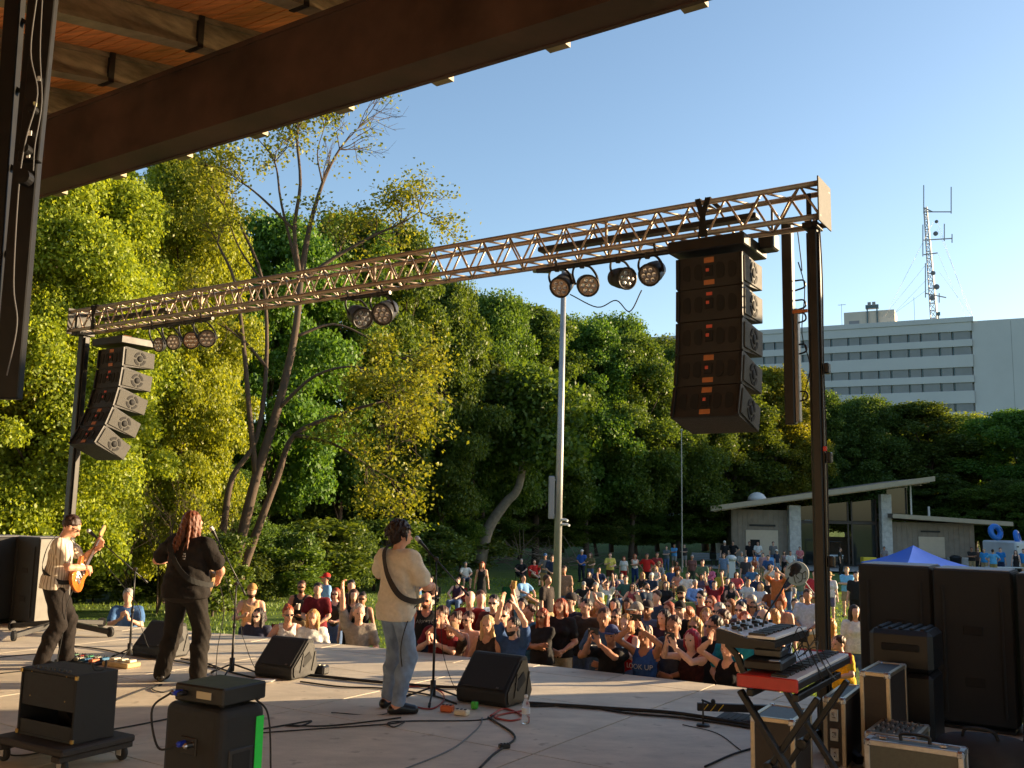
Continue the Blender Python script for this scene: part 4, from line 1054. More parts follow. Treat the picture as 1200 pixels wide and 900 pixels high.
# left stack of subwoofers
SUBM = mat('subwoofer_paint', (.008,.0075,.007), .6, var=.3, scale=30, bump=.5, bscale=450)
SUBLIT = mat('subwoofer_side_sunlit', (.16,.15,.13), .5, var=.2, scale=6)  # pale colour stands in for sunlight on the left stack's side
def sub(label, u, v, w_, d_, h_, side=SUBM):
    t = thing('subwoofer', label, 'subwoofer', UV(u, v), STA, 'subwoofers on stage')
    b = MB(); b.box((0, 0, h_/2+.03), (w_-.012, d_, h_-.06), .012); b.build('cabinet', SUBM, t)
    b = MB(); b.box((0, 0, .016), (w_*.9, d_*.9, .03), .004); b.build('skid', BLK, t)
    b = MB(); b.box((0, 0, h_+.004), (w_-.05, d_-.04, .008), .003); b.build('top_plate', mat('pale_top', (.25,.25,.26), .5, var=.3, scale=4), t)  # top plate in a paler, mottled grey
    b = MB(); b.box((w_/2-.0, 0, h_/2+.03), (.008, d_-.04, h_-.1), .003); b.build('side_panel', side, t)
    for zz in (h_*.3, h_*.62):
        b = MB(); b.box((0, -d_/2-.003, zz), (.16, .008, .08), .004); b.build('handle_plate', GRV, t)
    for sx in (-1, 1): b = MB(); b.box((sx*w_*.36, -d_/2-.008, h_*.5), (.02, .014, h_*.8), .004); b.build('skid_rail', SUBM, t)
    return t
sub('black subwoofer at left edge nearest the striped shirt guitarist', -14.22, 8.40, .66, .58, 1.32, SUBLIT)
sub('black subwoofer cut by the left picture edge', -14.90, 8.1, .66, .58, 1.32)
sub('black subwoofer in the right row nearest the lift tower', -1.95, 9.86, .655, .6, 1.42)
sub('black subwoofer in the middle of the right row', -1.28, 9.83, .66, .6, 1.41)
sub('black subwoofer at the right end of the row cut by picture edge', -.59, 9.79, .66, .6, 1.40)
sub('black subwoofer outside the right picture edge', .10, 9.75, .66, .6, 1.40)
# ---- keyboards
RED = mat('red_lacquer', (.42,.025,.02), .35, var=.12, scale=20)
KEYW = mat('key_white', (.75,.76,.76), .3); KEYB = mat('key_black', (.01,.01,.01), .35)
def keys(par, x0, x1, y0, L, z, n):
    """white keys along local y, player on the +x side"""
    kw = L/n; mb = MB(); mb.box((0, 0, 0), (x1-x0, kw*.94, .016), .002); wm = mb.mesh('white_key')
    mb = MB(); mb.box((0, 0, 0), ((x1-x0)*.62, kw*.55, .014), .002); bm_ = mb.mesh('black_key')
    for k in range(n):
        o = ob('white_key', wm, KEYW, par); o.location = ((x0+x1)/2, y0+kw*(k+.5), z)
        if k % 7 not in (2, 6) and k < n-1:
            o = ob('black_key', bm_, KEYB, par); o.location = (x0+(x1-x0)*.31, y0+kw*(k+1), z+.014)
kz = .875
kb = thing('stage_piano', 'long red ended stage piano on black crossed stand', 'keyboard', UV(-1.77, 5.30, kz), STA+.02)
Lk = 1.30
b = MB(); b.box((0, Lk/2, .052), (.33, Lk-.03, .046), .006); b.build('body', BLK, kb)
for y in (.008, Lk-.008): b = MB(); b.box((0, y, .059), (.345, .018, .072), .006); b.build('end_cheek', RED, kb)
b = MB(); b.box((-.07, Lk/2, .082), (.19, Lk-.04, .012), .003); b.build('panel', RED, kb)
b = MB(); b.box((-.085, Lk*.72, .092), (.13, .5, .008), .002); b.build('display_cover', mat('pale_panel', (.6,.58,.6), .4), kb)
keys(kb, .01, .155, .03, Lk-.06, .083, 42)
sy = thing('synthesizer', 'white topped synthesizer on the upper tier above the stage piano', 'keyboard', UV(-1.95, 5.48, 1.10), STA+.02)
Ls = .74
b = MB(); b.prism([(-.18, 0), (.17, 0), (.17, .035), (.0, .045), (-.18, .085)], Ls, None); b.build('body', BLK, sy)
b = MB(); b.prism([(-.175, .087), (-.01, .05), (-.01, .054), (-.175, .092)], Ls-.04, None, (0, .02, 0)); pn = b.build('panel', mat('white_panel', (.68,.69,.70), .35), sy)
for k in range(7):
    for r in range(2):
        b = MB(); x = -.14+.08*r; b.lathe([(.013, 0), (.013, .014), (.009, .018)], 10, (x, .08+.1*k, .09-.018*r*1.0)); b.build('knob', KEYB, pn)
for y in (.12, .28, .5): b = MB(); b.box((-.1, y, .088), (.04, .055, .02), .005); b.build('button_block', KEYB, pn)
keys(sy, .0, .165, .03, Ls-.06, .052, 25)
st = thing('keyboard_stand', 'black crossed tube keyboard stand with two tiers', 'stand', UV(-1.77, 5.30), STA+.02)
for y in (.22, .92):
    for s in (-1, 1):
        b = MB(); yy = y+s*.02
        b.bar((-s*.34, yy, .02), (s*.22, yy, kz-.03), .035, .05, up=(0, 1, 0), ch=.006); b.build('leg', STEELK, st)
        b = MB(); b.box((-s*.35, yy, .018), (.07, .05, .034), .01); b.build('rubber_foot', RUBBER, st)
    b = MB(); b.lathe([(.02, -.05), (.035, -.045), (.035, .045), (.02, .05)], 14, (-.06, y, .43), Matrix.Rotation(math.pi/2, 3, 'X')); b.build('pivot', STEELK, st)
for s in (-1, 1):
    b = MB(); b.bar((s*.13, .1, kz-.022), (s*.13, 1.08, kz-.022), .04, .04, ch=.005); b.build('cross_bar', STEELK, st)
    b = MB(); b.bar((-s*.34, .2, .05), (-s*.34, .95, .05), .035, .035, ch=.004); b.build('floor_bar', STEELK, st)
for y in (.3, .85):
    b = MB(); b.bar((-.19, y, kz-.03), (-.27, y, 1.03), .035, .035, up=(0, 1, 0)); b.bar((-.27, y, 1.03), (-.33, y, 1.085), .03, .03, up=(0, 1, 0)); b.bar((-.34, y, 1.085), (.0, y, 1.085), .03, .025, up=(0, 1, 0)); b.build('upper_arm', STEELK, st)
mx = thing('effects_unit', 'black effects unit with cables lying on the stage piano', 'effects unit', UV(-1.84, 5.45, kz+.099), STA+.1)
b = MB(); b.box((0, .2, .03), (.22, .42, .055), .01); b.build('housing', BLK, mx)
b = MB(); b.box((.0, .22, .085), (.16, .2, .045), .008); u2 = b.build('upper_unit', mat('dark_plastic', (.02,.021,.023), .35), mx)
b = MB(); b.box((-.01, .2, .125), (.12, .14, .03), .006); b.build('pedal', mat('yellow_black', (.03,.03,.03), .4), u2)
for y in (.16, .22): b = MB(); b.box((-.02, y, .13), (.13, .018, .034), .003); b.build('yellow_trim', mat('yellow_plastic', (.65,.45,.03), .45), u2)
b = MB(); b.box((.06, .03, .058), (.06, .05, .006), .002); b.build('lcd', mat('lcd_grey', (.35,.42,.5), .2), mx)
for k in range(4): b = MB(); b.lathe([(.01, .058), (.01, .07), (.006, .074)], 10, (-.06+.035*k, .36, 0)); b.build('knob', CHROME, mx)
for k in range(9):
    y0 = .45+.06*(k % 4); p0 = UV(-1.83+.05*(k % 3), 5.3+y0, kz+.15)
    pts = [p0, p0+SU*(.06+.02*(k % 3))+Vector((0, 0, .07+.03*(k % 4))), p0+SU*(.12)+SV*(.03*((k % 5)-2))+Vector((0, 0, .02)), p0+SU*(.19)+SV*(.05*((k % 3)-1))+Vector((0, 0, -.12))]
    b = MB(); b.tube(spline(pts, 6), .003, 6)
    tag(b.build('patch_cable', RUBBER if k != 5 else GRC), ['%s patch cable %s the stage piano' % (c, w) for c in ('thin black', 'short black', 'looped black') for w in ('leaning over the near keys of', 'lying across the middle of', 'arching over the far half of')][k], 'cable', 'tangled cables over the stage piano')
# gooseneck microphone standing above the synthesizer
gm = thing('vocal_microphone', 'black foam microphone on thin stand above the synthesizer', 'microphone', UV(-1.93, 5.72, 1.19), 0)
c0 = UV(-1.93, 5.72, 1.19); tp_ = P(932, 667, c0.y+.25)-c0; md_ = P(906, 722, c0.y+.05)-c0
b = MB(); b.tube(spline([(0, 0, 0), md_*.4+Vector((-.0, 0, .05)), P(913, 697, c0.y+.1)-c0, P(924, 677, c0.y+.2)-c0], 6), .006, 8); b.build('gooseneck', STEELK, gm, True)
b = MB(); dd_ = (tp_-(P(918, 686, c0.y+.15)-c0)).normalized(); b.lathe([(.006, -.05), (.014, -.045), (.017, -.01), (.027, 0), (.032, .025), (.028, .05), (.012, .062)], 14, tp_-dd_*.02, dd_.to_track_quat('Z', 'Y').to_matrix()); b.build('foam', mat('foam_black', (.012,.012,.013), .95, bump=.6, bscale=400), gm, True)
# kick-style short microphone stand and mat by the edge
sm = thing('short_microphone_stand', 'short round based microphone stand alone on the right floor', 'microphone stand', G(824, 851))
b = MB(); b.lathe([(.01, .02), (.055, .018), (.06, .006), (.06, .001)], 20); b.build('base', STEELK, sm, True)
b = MB(); b.tube([(0, 0, .015), (0, 0, .22)], .008, 8); b.build('pole', STEELK, sm)
b = MB(); b.tube([(-.01, 0, .225), (.09, .02, .185)], .009, 8); b.build('arm', STEELK, sm)
b = MB(); b.lathe([(.008, -.02), (.02, -.015), (.022, .01), (.012, .025)], 12, (.095, .02, .205)); b.build('capsule', BLK, sm, True)
rm = thing('rubber_mat', 'flat dark ribbed mat on floor under the striped bar', 'mat', UV(-3.0, 8.75), STA+.1)
b = MB(); b.box((0, 0, .006), (.72, .34, .01), .002); b.build('sheet', RUBBER, rm)
for k in range(11): b = MB(); b.box((-.3+.06*k, 0, .013), (.02, .3, .006), .002); b.build('rib', RUBBER, rm)
hz = thing('outrigger_bar', 'black tower outrigger bar with yellow hazard stripes near stage edge', 'bar', UV(-3.55, 8.62), STA-.5+.5)
e1 = G(935, 832, .1)-UV(-3.55, 8.62); s1 = G(817, 828, .1)-UV(-3.55, 8.62)
b = MB(); b.bar(s1, e1, .05, .07, ch=.004); b.build('bar', STEELK, hz)
dirh = (e1-s1).normalized()
hz.rotation_euler = (0, 0, 0)
for k in range(3):
    b = MB(); p0 = s1+dirh*(.06+.07*k)+Vector((0, -.0265, 0)); b.bar(p0+Vector((-.015, 0, -.03)), p0+dirh*.02+Vector((.015, 0, .03)), .004, .028, up=(1, 0, 1)); b.build('stripe', mat('hazard_yellow', (.7,.55,.04), .5), hz)
b = MB(); b.lathe([(.02, -.02), (.05, -.018), (.05, .018), (.02, .02)], 14, e1+Vector((-.06, 0, -.07)), Matrix.Rotation(math.pi/2, 3, 'X')); b.build('wheel', RUBBER, hz)
# ---- flight cases
EDGEM = mat('case_edge', (.55,.46,.33), .4, .85, var=.15, scale=20); LAM = mat('case_laminate', (.035,.026,.02), .5, var=.2, scale=30); LAMG = mat('case_laminate_grey', (.11,.115,.09), .45, var=.15, scale=40)
def flight_case(name, label, u, v, rz, w_, d_, h_, lam=LAM, edge=EDGEM, z0=0.0, e=.03, rack=False, handle=False):
    t = thing(name, label, 'case', UV(u, v, z0), STA+rz)
    b = MB(); b.box((0, 0, h_/2+.003), (w_-.014, d_-.014, h_-.014), .002); b.build('panel', lam, t)
    X, Y = w_/2-e/2+.0, d_/2-e/2+.0
    for sx in (-1, 1):
        for sy in (-1, 1):
            b = MB(); b.box((sx*X, sy*Y, h_/2+.003), (e, e, h_-2*e), .003); b.build('edge', edge, t)
            for sz in (-1, 1): b = MB(); b.box((sx*(w_/2-.022), sy*(d_/2-.022), h_/2+.003+sz*(h_/2-.022)), (.052, .052, .052), .012); b.build('ball_corner', CHROME, t)
    for sz in (-1, 1):
        zz = h_/2+.003+sz*(h_/2-e/2)
        for sy in (-1, 1): b = MB(); b.box((0, sy*Y, zz), (w_-2*e, e, e), .003); b.build('edge', edge, t)
        for sx in (-1, 1): b = MB(); b.box((sx*X, 0, zz), (e, d_-2*e, e), .003); b.build('edge', edge, t)
    return t
fc = flight_case('flight_case', 'tall tan edged flight case standing behind the mixer rack', -1.72, 7.95, 0, .22, .62, .70)
fc2 = flight_case('flight_case', 'narrow tan edged case behind the keyboard stand legs', -1.98, 7.75, 0.05, .16, .7, .52)
for z in (.12, .26, .4):
    b = MB(); b.box((0, -.358, z), (.06, .012, .09), .004); lt = b.build('latch', ALU, fc2)
    b = MB(); b.box((0, -.366, z), (.03, .008, .04), .003); b.build('catch', CHROME, lt)
flight_case('flight_case', 'low flight case with metal edges under the stage piano', -2.15, 6.75, 0.05, .3, .5, .5)
rk = flight_case('mixer_rack', 'small rack mixer case with knobs on top', -1.52, 7.42, 0, .34, .52, .36, LAMG)
for i in range(6):
    for j in range(9): 
        b = MB(); b.lathe([(.008, 0), (.008, .014), (.005, .018)], 8, (-.12+.045*i, -.2+.05*j, .364)); b.build('knob', (CHROME, BLK, mat('grey_plastic', (.09,.09,.09), .4))[(i+j) % 3], rk)
b = MB(); b.lathe([(.022, 0), (.032, 0), (.032, .004), (.022, .004)], 20, (.173, .12, .2), Matrix.Rotation(math.pi/2, 3, 'Y')); b.build('ring_emblem', WHITEP, rk)
b = MB(); b.box((.173, -.05, .2), (.004, .14, .03), .001); b.build('name_plate', mat('dull_badge', (.1,.1,.1), .4, .6), rk)
bcs = flight_case('aluminium_case', 'grey panelled aluminium briefcase in the lower right foreground', -1.33, 7.02, 0, .62, .2, .36, LAMG, ALU, 0.0, .035)
b = MB(); b.tube(spline([(-.09, 0, .365), (-.08, 0, .41), (.08, 0, .41), (.09, 0, .365)], 5), .012, 8); b.build('handle', BLK, bcs)
for x in (-.2, .18): b = MB(); b.box((x, -.02, .372), (.05, .05, .02), .005); b.build('latch', CHROME, bcs)
# big plastic case, backpack and stool beyond the cases
pc_ = thing('plastic_case', 'black ribbed plastic case standing before the right subwoofers', 'case', UV(-1.70, 8.75), STA)
b = MB(); b.box((0, 0, .30), (.48, .5, .58), .03); b.build('lower_shell', mat('case_plastic', (.008,.008,.0085), .45, bump=.2, bscale=200), pc_)
b = MB(); b.box((0, 0, .77), (.5, .52, .34), .04); up_ = b.build('upper_shell', mat('case_plastic2', (.010,.010,.0105), .4, bump=.2, bscale=200), pc_)
for k in range(5): b = MB(); b.box((-.17+.085*k, 0, .948), (.04, .42, .02), .008); b.build('rib', mat('case_plastic2', (.010,.010,.0105), .4), up_)
b = MB(); b.box((0, -.265, .8), (.3, .02, .06), .008); b.build('handle_plate', GRV, up_)
bp_ = thing('backpack', 'dark backpack with pale pull tag leaning at the right edge', 'backpack', UV(-.62, 8.35), STA)
bpk = blob('bag', [([ell((0, 0, .30), (.19, .11, .30), .05), cap((-.1, -.09, .18), (.1, -.09, .18), .09, .09, .06), ell((0, -.06, .12), (.2, .14, .14), .06)], .018)])
ob('bag', bpk, mat('backpack_cloth', (.018,.017,.017), .85, var=.3, scale=14, bump=.5, bscale=160), bp_)
b = MB(); b.tube(spline([(-.14, -.08, .1), (-.16, -.11, .35), (-.08, -.1, .55), (.08, -.1, .55), (.16, -.11, .35), (.14, -.08, .1)], 6), .008, 6); b.build('zip', mat('grey_plastic', (.09,.09,.09), .4), bp_)
b = MB(); b.tube(spline([(-.06, .02, .58), (-.05, 0, .66), (.05, 0, .66), (.06, .02, .58)], 5), .012, 6); b.build('handle', RUBBER, bp_)
b = MB(); b.box((0, -.115, .42), (.09, .006, .025), .001); b.build('badge', mat('dull_badge', (.1,.1,.1), .4, .6), bp_)
b = MB(); b.tube([(.12, -.16, .22), (.12, -.17, .12)], .006, 6); b.lathe([(.004, -.05), (.02, -.035), (.022, -.015), (.004, .01)], 10, (.12, -.17, .09)); b.build('pull_tag', mat('pale_tag', (.45,.5,.2), .5), bp_)
dr = thing('drum_case', 'round black drum case cut by the right picture edge', 'case', UV(-.42, 7.55), STA)
b = MB(); MXr = Matrix.Rotation(math.pi/2, 3, 'X'); b.lathe([(.05, -.2), (.33, -.2), (.35, -.18), (.35, .18), (.33, .2), (.05, .2)], 32, (.28, .2, .78), MXr); b.build('shell', mat('drum_shell', (.02,.02,.022), .3, var=.2), dr, True)
b = MB(); b.lathe([(.345, -.06), (.36, -.055), (.36, .055), (.345, .06)], 32, (.28, .2, .78), MXr); b.build('band', STEELK, dr, True)
b = MB(); b.box((.28, .2, .21), (.5, .42, .42), .02); b.build('plinth', SUBM, dr)
du = thing('duffel_bag', 'dark soft duffel bag lying behind the aluminium briefcase', 'bag', UV(-1.02, 7.75), STA)
ob('bag', blob('bag', [([ell((0, 0, .16), (.34, .2, .17), .05), cap((-.2, 0, .2), (.2, .05, .22), .1, .1, .08)], .02)]), mat('duffel_cloth', (.028,.03,.034), .8, var=.3, scale=9, bump=.5, bscale=130), du)
b = MB(); b.tube(spline([(-.12, -.05, .3), (-.08, -.1, .38), (.08, -.1, .38), (.12, -.05, .3)], 5), .012, 6); b.build('strap', RUBBER, du)
# ---------------------------------------------------------------- the three musicians
PZ = {}
def ribbon(pts, nrms, w_, th=.004, n=5):
    P_ = spline(pts, n); N_ = spline(nrms, n); b = MB()
    for i, p in enumerate(P_):
        t = (P_[min(i+1, len(P_)-1)]-P_[max(i-1, 0)]).normalized(); nn = N_[i].normalized(); sd = t.cross(nn).normalized()
        b.v += [tuple(p+sd*w_/2), tuple(p-sd*w_/2), tuple(p-sd*w_/2+nn*th), tuple(p+sd*w_/2+nn*th)]
    for i in range(len(P_)-1):
        for k in range(4): b.f.append((i*4+k, i*4+(k+1) % 4, i*4+4+(k+1) % 4, i*4+4+k))
    b.f += [(0, 1, 2, 3), tuple(len(P_)*4-4+k for k in (3, 2, 1, 0))]
    return b
def guitar(name, label, c, x, n_, body_m, size=1.0, bass=False, guard=None, neckm=None):
    """electric guitar: x along the neck, n_ the direction its face looks"""
    x = Vector(x).normalized(); n_ = Vector(n_); n_ = (n_-x*n_.dot(x)).normalized(); z = x.cross(n_)
    t = thing(name, label, 'guitar', c)
    t.matrix_world = Matrix.Translation(Vector(c)) @ Matrix((x, n_, z)).transposed().to_4x4()
    s = size
    half = [(-.21, .0), (-.205, .06), (-.18, .115), (-.13, .155), (-.06, .155), (0, .125), (.05, .115), (.10, .13), (.16, .155), (.2, .15), (.205, .125), (.16, .085), (.14, .04)]
    pl = [(a*s, h*s) for a, h in half] + [(a*s*(.92 if a > 0 else 1.0), -h*s*(.95 if a > 0 else 1.0)) for a, h in reversed(half[1:])]
    b = MB(); b.prism(pl, -.045, None, (0, .0, 0)); bo = b.build('body', body_m, t); md = bo.modifiers.new('bevel', 'BEVEL'); md.width = .01; md.segments = 3
    b = MB(); b.prism([(-.1*s, -.09*s), (.0, -.11*s), (.1*s, -.1*s), (.13*s, -.03*s), (.13*s, .03*s), (.05*s, .05*s), (-.05*s, .02*s)], .003, None, (0, .0005, 0)); b.build('pickguard', guard or WHITEP, t)
    NL = (.52 if not bass else .68)*s
    nm = neckm or mat('maple_neck', (.45,.24,.09), .4, var=.15, scale=9)
    b = MB(); b.box((.12*s+NL/2, -.008, 0), (NL, .022, .05), .006); nk = b.build('neck', nm, t)
    b = MB(); b.box((.12*s+NL/2, .006, 0), (NL, .005, .048), .001); b.build('fretboard', mat('rosewood', (.05,.025,.015), .5), nk)
    b = MB(); e = .12*s+NL; b.prism([(e, -.022), (e+.03, -.045), (e+.16, -.04), (e+.18, -.005), (e+.15, .02), (e+.05, .022), (e, .022)], -.015, None, (0, -.002, 0)); hd = b.build('headstock', nm, t)
    for k in range(4 if bass else 6): b = MB(); b.lathe([(.004, 0), (.007, .004), (.007, .012), (.003, .014)], 8, (e+.04+.02*k*(1.4 if bass else 1), -.01, -.05)); b.build('tuner', CHROME, hd)
    for xx in (-.04, .02, .08): b = MB(); b.box((xx*s, .006, 0), (.018, .01, .08), .003); b.build('pickup', BLK if guard is None else WHITEP, t)
    b = MB(); b.box((-.1*s, .007, 0), (.035, .012, .08), .003); b.build('bridge', CHROME, t)
    for k in range(3): b = MB(); b.lathe([(.01, 0), (.011, .012), (.008, .015)], 10, (-.08*s-.03*k, .001, -.085*s+.012*k), Matrix.Rotation(-math.pi/2, 3, 'X')); b.build('knob', WHITEP if guard is None else BLK, t)
    b = MB()
    for k in range(4 if bass else 6): zz = (k-(1.5 if bass else 2.5))*.0085; b.tube([(-.1*s, .014, zz), (e+.02, .011, zz*.7)], .0009, 4)
    o = b.build('strings', CHROME, t); o['kind'] = 'stuff'
    return t
def performer(label, px, py, rz, pz, scale, top, topm, bot, botm, hair, hairc, skin=(205, 150, 122), shoec=(15, 14, 14), vt=.012):
    g = G(px, py); t = thing('person', label, 'person', g, rz); t.scale = (scale,)*3
    J = skeleton(pz)
    ob('body', body_mesh(J, pz, .015, True), skin_mat(skin), t)
    ob('shirt', blob('shirt', cloth_top(J, pz, top, vt)), topm, t)
    ob('trousers', blob('trousers', cloth_bottom(J, pz, bot, vt)), botm, t)
    for n in 'LR': ob('shoe', blob('shoe', shoe_groups(J, pz, .01, n)), mat('leather_%d' % shoec[0], lin(shoec), .35), t)
    ob('hair', blob('hair', hair_groups(J, hair, .0075)), hair_mat(hairc), t)
    for s in (-1, 1): ob('eye', eye_mesh(J, s), BLK, t)
    M = Matrix.Translation(g) @ Matrix.Rotation(rz, 4, 'Z') @ Matrix.Scale(scale, 4)
    return t, J, M
def W(M, p): return M @ Vector(p)
def Wd(M, d): return (M.to_3x3() @ Vector(d)).normalized()
# striped shirt guitarist at left
def stripe_mat():
    m = mat('striped_shirt', (.62,.52,.40), .85, bump=.6, bscale=26, spec=.2); n = m.node_tree; b = n.nodes['Principled BSDF']
    tc = n.nodes.new('ShaderNodeTexCoord'); gr = n.nodes.new('ShaderNodeTexGradient'); gr.gradient_type = 'RADIAL'; n.links.new(tc.outputs['Object'], gr.inputs['Vector'])
    mu = n.nodes.new('ShaderNodeMath'); mu.operation = 'MULTIPLY'; mu.inputs[1].default_value = 6.283*34; n.links.new(gr.outputs['Fac'], mu.inputs[0])
    sn = n.nodes.new('ShaderNodeMath'); sn.operation = 'SINE'; n.links.new(mu.outputs[0], sn.inputs[0])
    r = n.nodes.new('ShaderNodeValToRGB'); r.color_ramp.elements[0].position = .35; r.color_ramp.elements[1].position = .75
    r.color_ramp.elements[0].color = (.66,.57,.45,1); r.color_ramp.elements[1].color = (.30,.22,.15,1)
    n.links.new(sn.outputs[0], r.inputs[0]); n.links.new(r.outputs[0], b.inputs['Base Color']); return m
pzA = dict(pel=(0, -.03, .92), lean=.10, hp=.42, hy=.12, twist=-.15, handR=(.10, .30, 1.10), elbR=(1, -.8, -.4), hdirR=(-.8, .35, -.2), hnrmR=(-.2, -.9, -.3), curlR=.7,
    handL=(-.18, .40, 1.33), elbL=(-.8, -.3, -1), hdirL=(.5, .3, .75), hnrmL=(.6, -.6, .2), curlL=.8, footL=(-.12, .14, .075), footR=(.12, -.10, .075), kneeL=(-.1, 1, 0), kneeR=(.1, 1, 0), toeR=(.5, 1, -.12))
tA, JA, MA = performer('person in pale striped shirt and glasses playing a sunburst guitar at left', 60, 781, R_(-68), pzA, 1.01, 'tee', stripe_mat(), 'wide', cloth_mat((34, 29, 27), 'black_denim'), 'short', (48, 28, 18))
ob('glasses', glasses_mesh(JA, 'glasses'), BLK, tA)
SB = mat('sunburst_lacquer', (.55,.10,.012), .22, var=.5, scale=5, var2=(.62,.2,.03))
gA = guitar('electric_guitar', 'orange sunburst electric guitar held by the striped shirt person', W(MA, (.06, .235, 1.02)), Wd(MA, (-.52, .22, .55)), Wd(MA, (.25, 1, .25)), SB, .95)
b = ribbon([W(MA, p) for p in ((-.12, .2, 1.3), (-.13, .02, 1.49), (-.12, -.11, 1.40), (.0, -.165, 1.22), (.13, -.15, 1.06), (.19, .02, .95), (.12, .19, .95))], [Wd(MA, p) for p in ((0, 1, .3), (-.1, 0, 1), (0, -.8, .5), (0, -1, 0), (.3, -1, 0), (1, 0, 0), (.4, 1, 0))], .05)
o = b.build('strap', mat('black_webbing', (.012,.012,.012), .9)); o.parent = gA; o.matrix_parent_inverse = gA.matrix_world.inverted()
# long haired guitarist, back to us
pzB = dict(pel=(0, 0, .93), lean=.02, hp=.05, hy=-.3, girth=1.28, w=1.12, handR=(.20, .30, 1.06), elbR=(1, -.6, -.6), hdirR=(-.6, .3, -.5), hnrmR=(-.3, -1, 0), curlR=.8,
    handL=(-.42, .34, 1.2), elbL=(-1, -.5, -.8), hdirL=(.1, .4, .8), hnrmL=(.6, -.6, 0), curlL=.8, footL=(-.23, .02, .075), footR=(.21, -.02, .075), toeL=(-.5, 1, -.12), toeR=(.55, 1, -.12))
tB, JB, MB_ = performer('person with long red hair in black vest and trousers playing bass with back turned', 211, 800, R_(-14), pzB, 1.04, 'loose', cloth_mat((30, 26, 24), 'black_cotton'), 'wide', cloth_mat((32, 28, 25), 'black_twill'), 'wild', (104, 56, 30), (214, 150, 125), (26, 20, 16))
vp = cloth_top(JB, pzB, 'tank', .013); pr0 = [(q[0], q[1], q[2], q[3]+.022, q[4]+.022, q[5]) if q[0] == 'c' else (q[0], q[1], q[2]+.022, q[3], q[4]) for q in vp[0][0]]
pr0.append(ell((0, -.005, .98), (.232, .185, .2), .06))
ob('vest', blob('vest', [(pr0, .013, [((0, 0, .80), A((0, 0, -1.0)))], vp[0][3][1:], vp[0][4])]), cloth_mat((40, 34, 30), 'charcoal_vest'), tB)
b = MB()
for k, (w0, zz) in enumerate(((.03, .05), (.045, .0), (.03, -.05))): b.box((.07, -.187, 1.27+zz*.5), (w0*.8, .004, .014), .001)
ob('back_print', b.mesh('back_print'), mat('grey_print', (.22,.21,.2), .8), tB)['kind'] = 'stuff'
gB = guitar('bass_guitar', 'tan bass guitar held in front of the long haired person', W(MB_, (.04, .28, 1.0)), Wd(MB_, (-.7, .55, .42)), Wd(MB_, (0, 1, .1)), mat('tan_lacquer', (.42,.27,.12), .3, var=.2, scale=6), 1.1, True, BLK)
b = ribbon([W(MB_, p) for p in ((-.15, .2, 1.28), (-.15, .05, 1.49), (-.14, -.13, 1.4), (.0, -.215, 1.2), (.15, -.2, 1.05), (.25, .0, .98), (.2, .2, .98))], [Wd(MB_, p) for p in ((0, 1, .3), (-.1, 0, 1), (0, -.8, .5), (0, -1, 0), (.3, -1, 0), (1, 0, 0), (.4, 1, 0))], .055)
o = b.build('strap', mat('black_webbing', (.012,.012,.012), .9)); o.parent = gB; o.matrix_parent_inverse = gB.matrix_world.inverted()
# white shirted guitarist in the centre
pzC = dict(pel=(0, 0, .93), lean=.0, hp=-.02, hy=-.35, girth=.86, handR=(.13, .33, 1.12), elbR=(1, -.7, -.7), hdirR=(-.5, .6, -.2), hnrmR=(-.5, -.7, -.2), curlR=.7,
    handL=(-.36, .34, 1.2), elbL=(-1, -.4, -.8), hdirL=(.1, .4, .8), hnrmL=(.6, -.6, 0), curlL=.8, footL=(-.15, .06, .075), footR=(.14, -.06, .075), toeL=(-.1, 1, -.12), toeR=(.55, 1, -.12), hem=-.03, twist=.08)
cord = mat('cream_corduroy', (.68,.60,.48), .9, var=.1, scale=30, spec=.15)
_n = cord.node_tree; _w = _n.nodes.new('ShaderNodeTexWave'); _w.inputs['Scale'].default_value = 42; _w.inputs['Distortion'].default_value = .4
_t = _n.nodes.new('ShaderNodeTexCoord'); _n.links.new(_t.outputs['Object'], _w.inputs['Vector']); _bp = _n.nodes.new('ShaderNodeBump'); _bp.inputs['Strength'].default_value = .35; _bp.inputs['Distance'].default_value = .006
_n.links.new(_w.outputs[0], _bp.inputs['Height']); _n.links.new(_bp.outputs[0], _n.nodes['Principled BSDF'].inputs['Normal'])
denim = mat('washed_denim', (.20,.27,.38), .85, var=.32, scale=7, bump=.4, bscale=150, spec=.2)
tC, JC, MC = performer('person in cream shirt, washed jeans and loafers singing at centre microphone', 460, 833, R_(-44), pzC, 1.015, 'loose', cord, 'jeans', denim, 'mop2', (38, 24, 17))
for n in 'LR':
    a = JC['an'+n]; ob('sock', blob('sock', [([cap(a+A((0, 0, .0)), a+(JC['kn'+n]-a)*.13, .041, .041, .01)], .01)]), mat('white_sock', (.6,.58,.54), .9), tC)
gC = guitar('electric_guitar', 'pale electric guitar held in front of the cream shirted person', W(MC, (-.06, .25, 1.05)), Wd(MC, (-.8, .38, .42)), Wd(MC, (0, 1, .1)), mat('cream_lacquer', (.55,.48,.36), .3), .95, False, BLK)
b = ribbon([W(MC, p) for p in ((-.10, .17, 1.34), (-.08, .04, 1.505), (-.06, -.105, 1.455), (.02, -.168, 1.33), (.10, -.172, 1.19), (.185, -.115, 1.05), (.218, .03, .995), (.16, .2, 1.0))], [Wd(MC, p) for p in ((0, 1, .3), (-.1, 0, 1), (0, -.8, .5), (0, -1, 0), (.3, -1, 0), (1, -.4, 0), (1, .4, 0), (.4, 1, 0))], .052)
o = b.build('strap', mat('brown_webbing', (.03,.02,.015), .8)); o.parent = gC; o.matrix_parent_inverse = gC.matrix_world.inverted()
